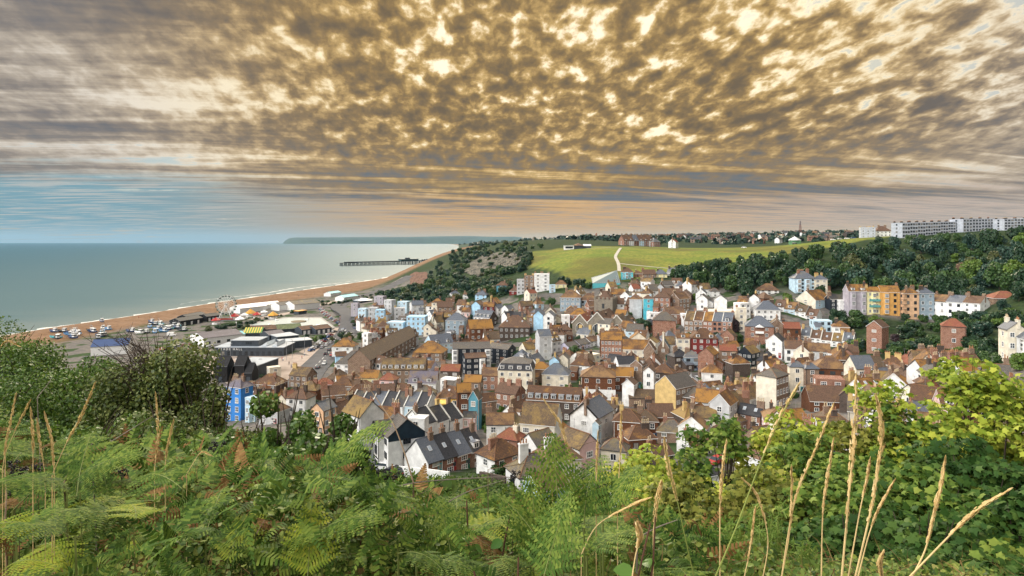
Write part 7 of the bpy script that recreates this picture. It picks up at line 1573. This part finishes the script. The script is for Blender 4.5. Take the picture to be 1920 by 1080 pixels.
GS = [([(1340,1085),(1380,990),(1425,870),(1465,780),(1497,722)],2.4,.0042,.42,'tall greenish grass stalk leaning right with a pale tip over the cottages',GSTEM,.012),([(1465,1085),(1490,940),(1530,840),(1563,757)],2.5,.0035,.62,'straw stalk leaning right beside the thick upright one',None,.009),([(1578,1085),(1594,905),(1602,820),(1605,705)],2.2,.0045,.75,'thickest upright straw stalk with a long seed head',None,.013),([(1603,1085),(1632,960),(1650,860),(1654,800),(1643,745)],2.2,.0042,.72,'tall straw stalk curving left at its tip',None,.012),([(1540,1085),(1543,960),(1553,890),(1563,826)],2.5,.0035,.65,'slim straw stalk left of the thickest one',None,.008),([(1708,1085),(1735,1030),(1752,960),(1765,910),(1772,862)],2.3,.004,.62,'straw stalk standing alone toward the right',None,.010),([(1702,1085),(1760,1025),(1800,985),(1840,950),(1895,917)],2.2,.0045,.55,'long straw stalk bent far to the right',None,.011),([(1608,1085),(1630,1000),(1650,950),(1676,903)],2.4,.0032,.55,'thin straw stalk leaning right of the tall pair',None,.007),([(1590,1085),(1612,960),(1625,900),(1631,864)],2.3,.0033,.5,'thin upright straw stalk between the tall pair',None,.007),([(1465,1085),(1480,1000),(1485,930),(1484,878)],2.5,.0034,.6,'short straw stalk below the greenish one',None,.007),([(1302,1085),(1283,1000),(1268,930),(1254,880),(1246,824)],2.5,.0036,.5,'pale stalk leaning left in front of the sycamore edge',GSTEM,.010),([(1350,1085),(1350,960),(1354,890),(1362,830)],2.6,.0036,.6,'straight pale stalk before the feathery shrub',None,.008),([(1070,905),(1066,850),(1050,795),(1022,752)],2.8,.003,.6,'golden stalk curving left over the mossy roof',None,.008),([(1118,900),(1119,860),(1121,812)],2.8,.003,.7,'short golden stalk before the red roof',None,.006),([(1158,930),(1163,850),(1165,772)],2.8,.003,.45,'upright golden stalk near the tile hung house',None,.006),([(1430,1085),(1440,1010),(1420,930),(1395,900)],2.6,.003,.5,'thin stalk bending left through the feathery shrub',None,.007),([(1395,1085),(1408,1020),(1416,955)],2.5,.0028,.6,'short thin stalk at the foot of the feathery shrub',None,.006),
      ([(98,890),(125,830),(155,775),(178,720)],3.0,.004,.6,'long straw stalk leaning right on the left slope',None,.011),([(290,880),(296,810),(292,740)],3.2,.0035,.65,'upright straw stalk before the dark thorn bush',None,.010),([(310,870),(316,830),(325,790)],3.0,.0035,.7,'short straw stalk right of the upright one',None,.010),([(5,880),(14,820),(30,740)],3.0,.0038,.6,'straw stalk at the left edge leaning right',None,.010),([(10,850),(32,800),(56,752)],3.1,.003,.5,'thin straw stalk beside the left edge one',None,.008),([(62,860),(62,820),(58,768)],3.0,.0035,.65,'upright straw stalk among pale leaves at the left',None,.010),([(102,890),(98,830),(84,775)],3.0,.0035,.65,'straw stalk leaning left at the left slope',None,.011),([(85,890),(75,830),(70,790)],3.0,.003,.6,'thin straw stalk leaning left beside it',None,.009),([(-5,660),(12,640),(34,648)],3.4,.003,.6,'pale grass head poking in at the left edge',None,.009),([(350,890),(375,850),(394,853)],3.0,.003,.5,'nodding dry grass head by the black seed heads',None,.008),([(1090,1040),(1120,985),(1180,950),(1215,935)],2.4,.0028,.5,'dry head of loose grass right of the large bracken',None,.012),([(1185,1085),(1192,1040),(1200,1010),(1196,985)],2.0,.003,.5,'dry seed head at the bottom beside the bramble leaves',None,.012),([(1655,1085),(1650,1060),(1655,1040)],2.0,.0035,.8,'short straw tip at the bottom of the thicket',None,.009),([(1225,1000),(1232,940),(1240,905)],2.6,.003,.7,'orange dry seed plume before the olive sycamore',None,.014)]
for a in GS: q_ = .62 if a[0][0][0] < 500 else .85; stalk(a[0], a[1], a[2] * q_, a[3], a[4], a[5], a[6] * q_)
# ---- bare stems and twigs
TWG = [([(775,905),(762,860),(740,800),(718,765),(690,725),(655,680)],3.0,.0065,'long bare brown stem arching over the slate cottages'),([(690,925),(780,905),(880,897),(960,895),(1080,906)],3.0,.0055,'grey bare twig lying across below the brick cottage'),([(820,955),(870,925),(930,905),(960,897)],3.0,.0045,'second grey twig joining the long one'),([(640,985),(720,945),(790,925),(850,890)],3.2,.004,'thin brown twig slanting up through the bracken'),([(120,905),(140,862),(172,832)],3.0,.006,'dark dry stem bent to the right on the left slope'),([(172,832),(200,845),(230,868),(244,905),(245,925)],3.0,.0055,'pale arched twig falling from the bent stem'),([(8,990),(12,930),(8,880)],2.4,.006,'dark upright stem at the left edge'),([(915,880),(1000,865),(1080,838),(1165,812)],3.4,.0035,'thin dark stem slanting across the mossy roofs'),([(610,975),(690,962),(740,975)],2.8,.0045,'reddish bramble cane in the middle of the slope'),([(1195,1010),(1230,990),(1270,975)],2.4,.006,'broken pale stick by the right bracken'),([(205,830),(270,790),(300,772)],4.0,.005,'grey fallen branch in front of the hawthorn'),([(70,745),(90,720),(98,705)],4.5,.005,'grey dead twig under the shoulder bushes')]
for pts_, d, r0, lab in TWG:
    Q = [P(px, py, d * 1.25 + .12 * i) for i, (px, py) in enumerate(pts_)]; b_ = Q[0]; r0 = r0 * .8; g = h1(b_.x, b_.y); Q = [Vector((b_.x, b_.y + .1, g - .05))] + Q; m = MB(); C_ = []
    for i in range(1, len(Q) - 1):
        a, b2, c, e = Q[max(1, i - 1)], Q[i], Q[i + 1], Q[min(len(Q) - 1, i + 2)]
        for k in range(5): u = k / 5; C_.append(.5 * (2 * b2 + (c - a) * u + (2 * a - 5 * b2 + 4 * c - e) * u * u + (3 * b2 - a - 3 * c + e) * u ** 3))
    m.path([Q[0]] + C_ + [Q[-1]], r0, r0 * .4, 5)
    tag(obj('bare_stem', m.mesh('bare_stem', [DSTEM if 'grey' not in lab and 'pale' not in lab else plain('grey_twig', (.24,.20,.17), .9, .3, 6)], uv=False)), lab, 'twig')
# ---- black seed heads
m_ = plain('black_seed', (.012,.010,.012), .5, .3)
_b = MB(); r = random.Random(8); ico = [(0, 0, 1), (.894, 0, .447), (.276, .851, .447), (-.724, .526, .447), (-.724, -.526, .447), (.276, -.851, .447), (.724, .526, -.447), (-.276, .851, -.447), (-.894, 0, -.447), (-.276, -.851, -.447), (.724, -.526, -.447), (0, 0, -1)]
icf = [(0, 1, 2), (0, 2, 3), (0, 3, 4), (0, 4, 5), (0, 5, 1), (1, 6, 2), (2, 7, 3), (3, 8, 4), (4, 9, 5), (5, 10, 1), (2, 6, 7), (3, 7, 8), (4, 8, 9), (5, 9, 10), (1, 10, 6), (11, 7, 6), (11, 8, 7), (11, 9, 8), (11, 10, 9), (11, 6, 10)]
for i in range(8):
    a = r.uniform(0, 6.28); q = r.uniform(.01, .045); c = Vector((math.cos(a) * q, math.sin(a) * q, r.uniform(-.008, .02)))
    _b.path([(0, 0, -.05), c * .5 + Vector((0, 0, -.02)), c], .0016, .001, 3)
    for k in range(7): p = c + Vector((r.uniform(-.012, .012), r.uniform(-.012, .012), r.uniform(-.008, .01))); _b.add([tuple(p + Vector(v) * r.uniform(.0035, .0065)) for v in ico], icf)
UMB = _b.mesh('seeds', [m_], uv=False); SST = MB().path([(0, 0, 0), (.02, .01, .5), (0, 0, 1)], .0026, .0016, 4).mesh('stem', [plain('seed_stem', (.06,.03,.025), .8, .2)], uv=False)
for i, (px, py, wh) in enumerate(((22,872,'at the left edge'),(40,885,'at the left edge'),(70,878,'on the left slope'),(100,892,'on the left slope'),(30,920,'at the left edge'),(228,888,'under the arched twig'),(404,838,'right of the dry grasses'),(420,850,'right of the dry grasses'),(455,885,'above the middle ferns'),(440,895,'above the middle ferns'),(695,877,'in front of the cottage yard'),(712,890,'in front of the cottage yard'),(728,897,'in front of the cottage yard'),(650,975,'in the middle of the slope'),(664,985,'in the middle of the slope'),(585,985,'in the middle of the slope'),(805,1010,'below the grey twigs'),(850,1018,'below the grey twigs'),(835,950,'below the grey twigs'),(300,960,'low on the left slope'),(470,985,'low on the left slope'),(965,890,'beside the large bracken'))):
    t_ = P(px, py, 4.0); g = h1(t_.x, t_.y); r_ = thing('seed_head', f'black dried umbel of seeds {wh}', 'seed head', (t_.x, t_.y, g), rng.uniform(0, 6), f'black seed heads {wh}'); o = obj('seeds', UMB, r_, (0, 0, t_.z - g), rng.uniform(0, 6), (rng.uniform(.8, 1.15),) * 3); obj('stem', SST, r_, (0, 0, -.05), 0, (1, 1, t_.z - g + .03))
# ================================================================ labels
LAND = [('stone church tower',1130,575),("bright blue house",448,745),("yellow house",862,752),("pink house",728,712),("peach gabled house",606,768),("timber gable",712,815),("black flats",905,665),("cream mansard building",968,700),
 ("stone church",1140,600),("round tree by the church",1209,606),("turquoise house",1215,570),("dark red building",1318,640),("ochre gable",1243,730),("red fronted sheds",1352,750),("tile hung building",1120,715),
 ("tall cream sided building",1440,725),("white slate row",1550,645),("red brick villa",1422,615),("mauve house",1603,560),("orange house",1662,560),("plain brick block",1645,618),("brick bungalow",1880,580),
 ("boating lake",560,608),("light blue seafront house",782,605),("long mossy terrace",740,650),("white dormer terrace",758,690),("lichened dormer building",1040,750),("grass hill",1100,510),("glass roof",1135,533),("teal house",942,545),
 ("dark red square house",970,560),("black sign gable",1090,785),("sagging mossy roof",1015,775),("slate brick cottages",850,850),("brick cottage by the ferns",935,850),("sycamore bush",1500,800),("lavender row",1095,668),("blue green slate roof",1243,640),("brick hall",1245,605),("black cottage",1404,665),("cream left gable",1510,570)]
def relword(dx, dy):
    if abs(dx) > abs(dy) * 1.2: return 'left of' if dx < 0 else 'right of'
    return 'above' if dy < 0 else 'below'
def look_of(h):
    o = h['opt']
    if 'look' in o: return o['look']
    w = WALL[o['wall']][1]; kind = {'g': 'gabled', 'h': 'hipped', 'f': 'parapet', 'm': 'mansard'}[o['roof']]
    r = ROOF[o['rf']][1]
    ro = f"{r} roof" if kind != 'parapet' else 'flat roof'
    ex = ''
    if o.get('dorm'): ex = ' and dormers' if o['dorm'] > 1 else ' and a dormer'
    elif o.get('sky'): ex = ' and a skylight'
    elif h['nc'] >= 2: ex = ' and two chimneys'
    elif h['nc'] == 0: ex = ''
    sz = 'tall ' if h['fl'] >= 3 else ('low ' if h['h'] < 4.2 else '')
    kk = kind + ' ' if kind in ('gabled', 'hipped') else ''
    return f"{sz}{w} {h['cat'].split()[-1] if h['cat'] != 'cottage' else 'cottage'} with {kk}{ro}{ex}"
ORD = ['nearest', 'second nearest', 'third nearest', 'fourth nearest', 'fifth nearest', 'sixth nearest', 'seventh nearest', 'eighth nearest', 'ninth nearest', 'tenth nearest']
def run_labels():
    used = set(); cnt = {}
    for h in HOUSES:
        h['look'] = look_of(h); cnt[h['look']] = cnt.get(h['look'], 0) + 1
    for h in HOUSES:
        o = h['o']; o['category'] = h['cat']
        if 'grp' in h['opt']: o['label'] = h['look']; o['group'] = h['opt']['grp']; continue
        if 'look' in h['opt'] and cnt[h['look']] == 1: o['label'] = h['look']; used.add(h['look']); continue
        px, py = h['p']; L = sorted(LAND, key=lambda l: (l[1] - px) ** 2 + (2 * (l[2] - py)) ** 2)
        done = False; cand = []
        for l in L[:3]: cand.append(f"{h['look']} {relword(px - l[1], py - l[2])} the {l[0]}")
        for i in range(3):
            for j in range(3):
                if i != j: cand.append(f"{h['look']} {relword(px - L[i][1], py - L[i][2])} {L[i][0]}, {relword(px - L[j][1], py - L[j][2])} {L[j][0]}")
        for i in range(3, 12): cand.append(f"{h['look']} {relword(px - L[0][1], py - L[0][2])} {L[0][0]}, {relword(px - L[i][1], py - L[i][2])} {L[i][0]}")
        for c in cand:
            if c not in used and len(c.split()) <= 16: done = True; break
        if not done:
            c = ''
            for q in ORD + [n_ + 'th nearest' for n_ in ('11', '12', '13', '14', '15', '16', '17', '18')]:
                c = f"{q} {h['look']} {relword(px - L[0][1], py - L[0][2])} the {L[0][0]}"
                if len(c.split()) > 16: c = c.replace(' gabled', '').replace(' hipped', '').replace(' and two chimneys', '').replace(' and a skylight', '').replace(' and a dormer', '').replace(' and dormers', '').replace(' low ', ' ').replace(' tall ', ' ').replace(' tiled', '')
                if c not in used and len(c.split()) <= 16: break
        if len(c.split()) > 16: print('LONG', c)
        used.add(c); o['label'] = c
        o['group'] = 'houses of the old town'
run_labels()
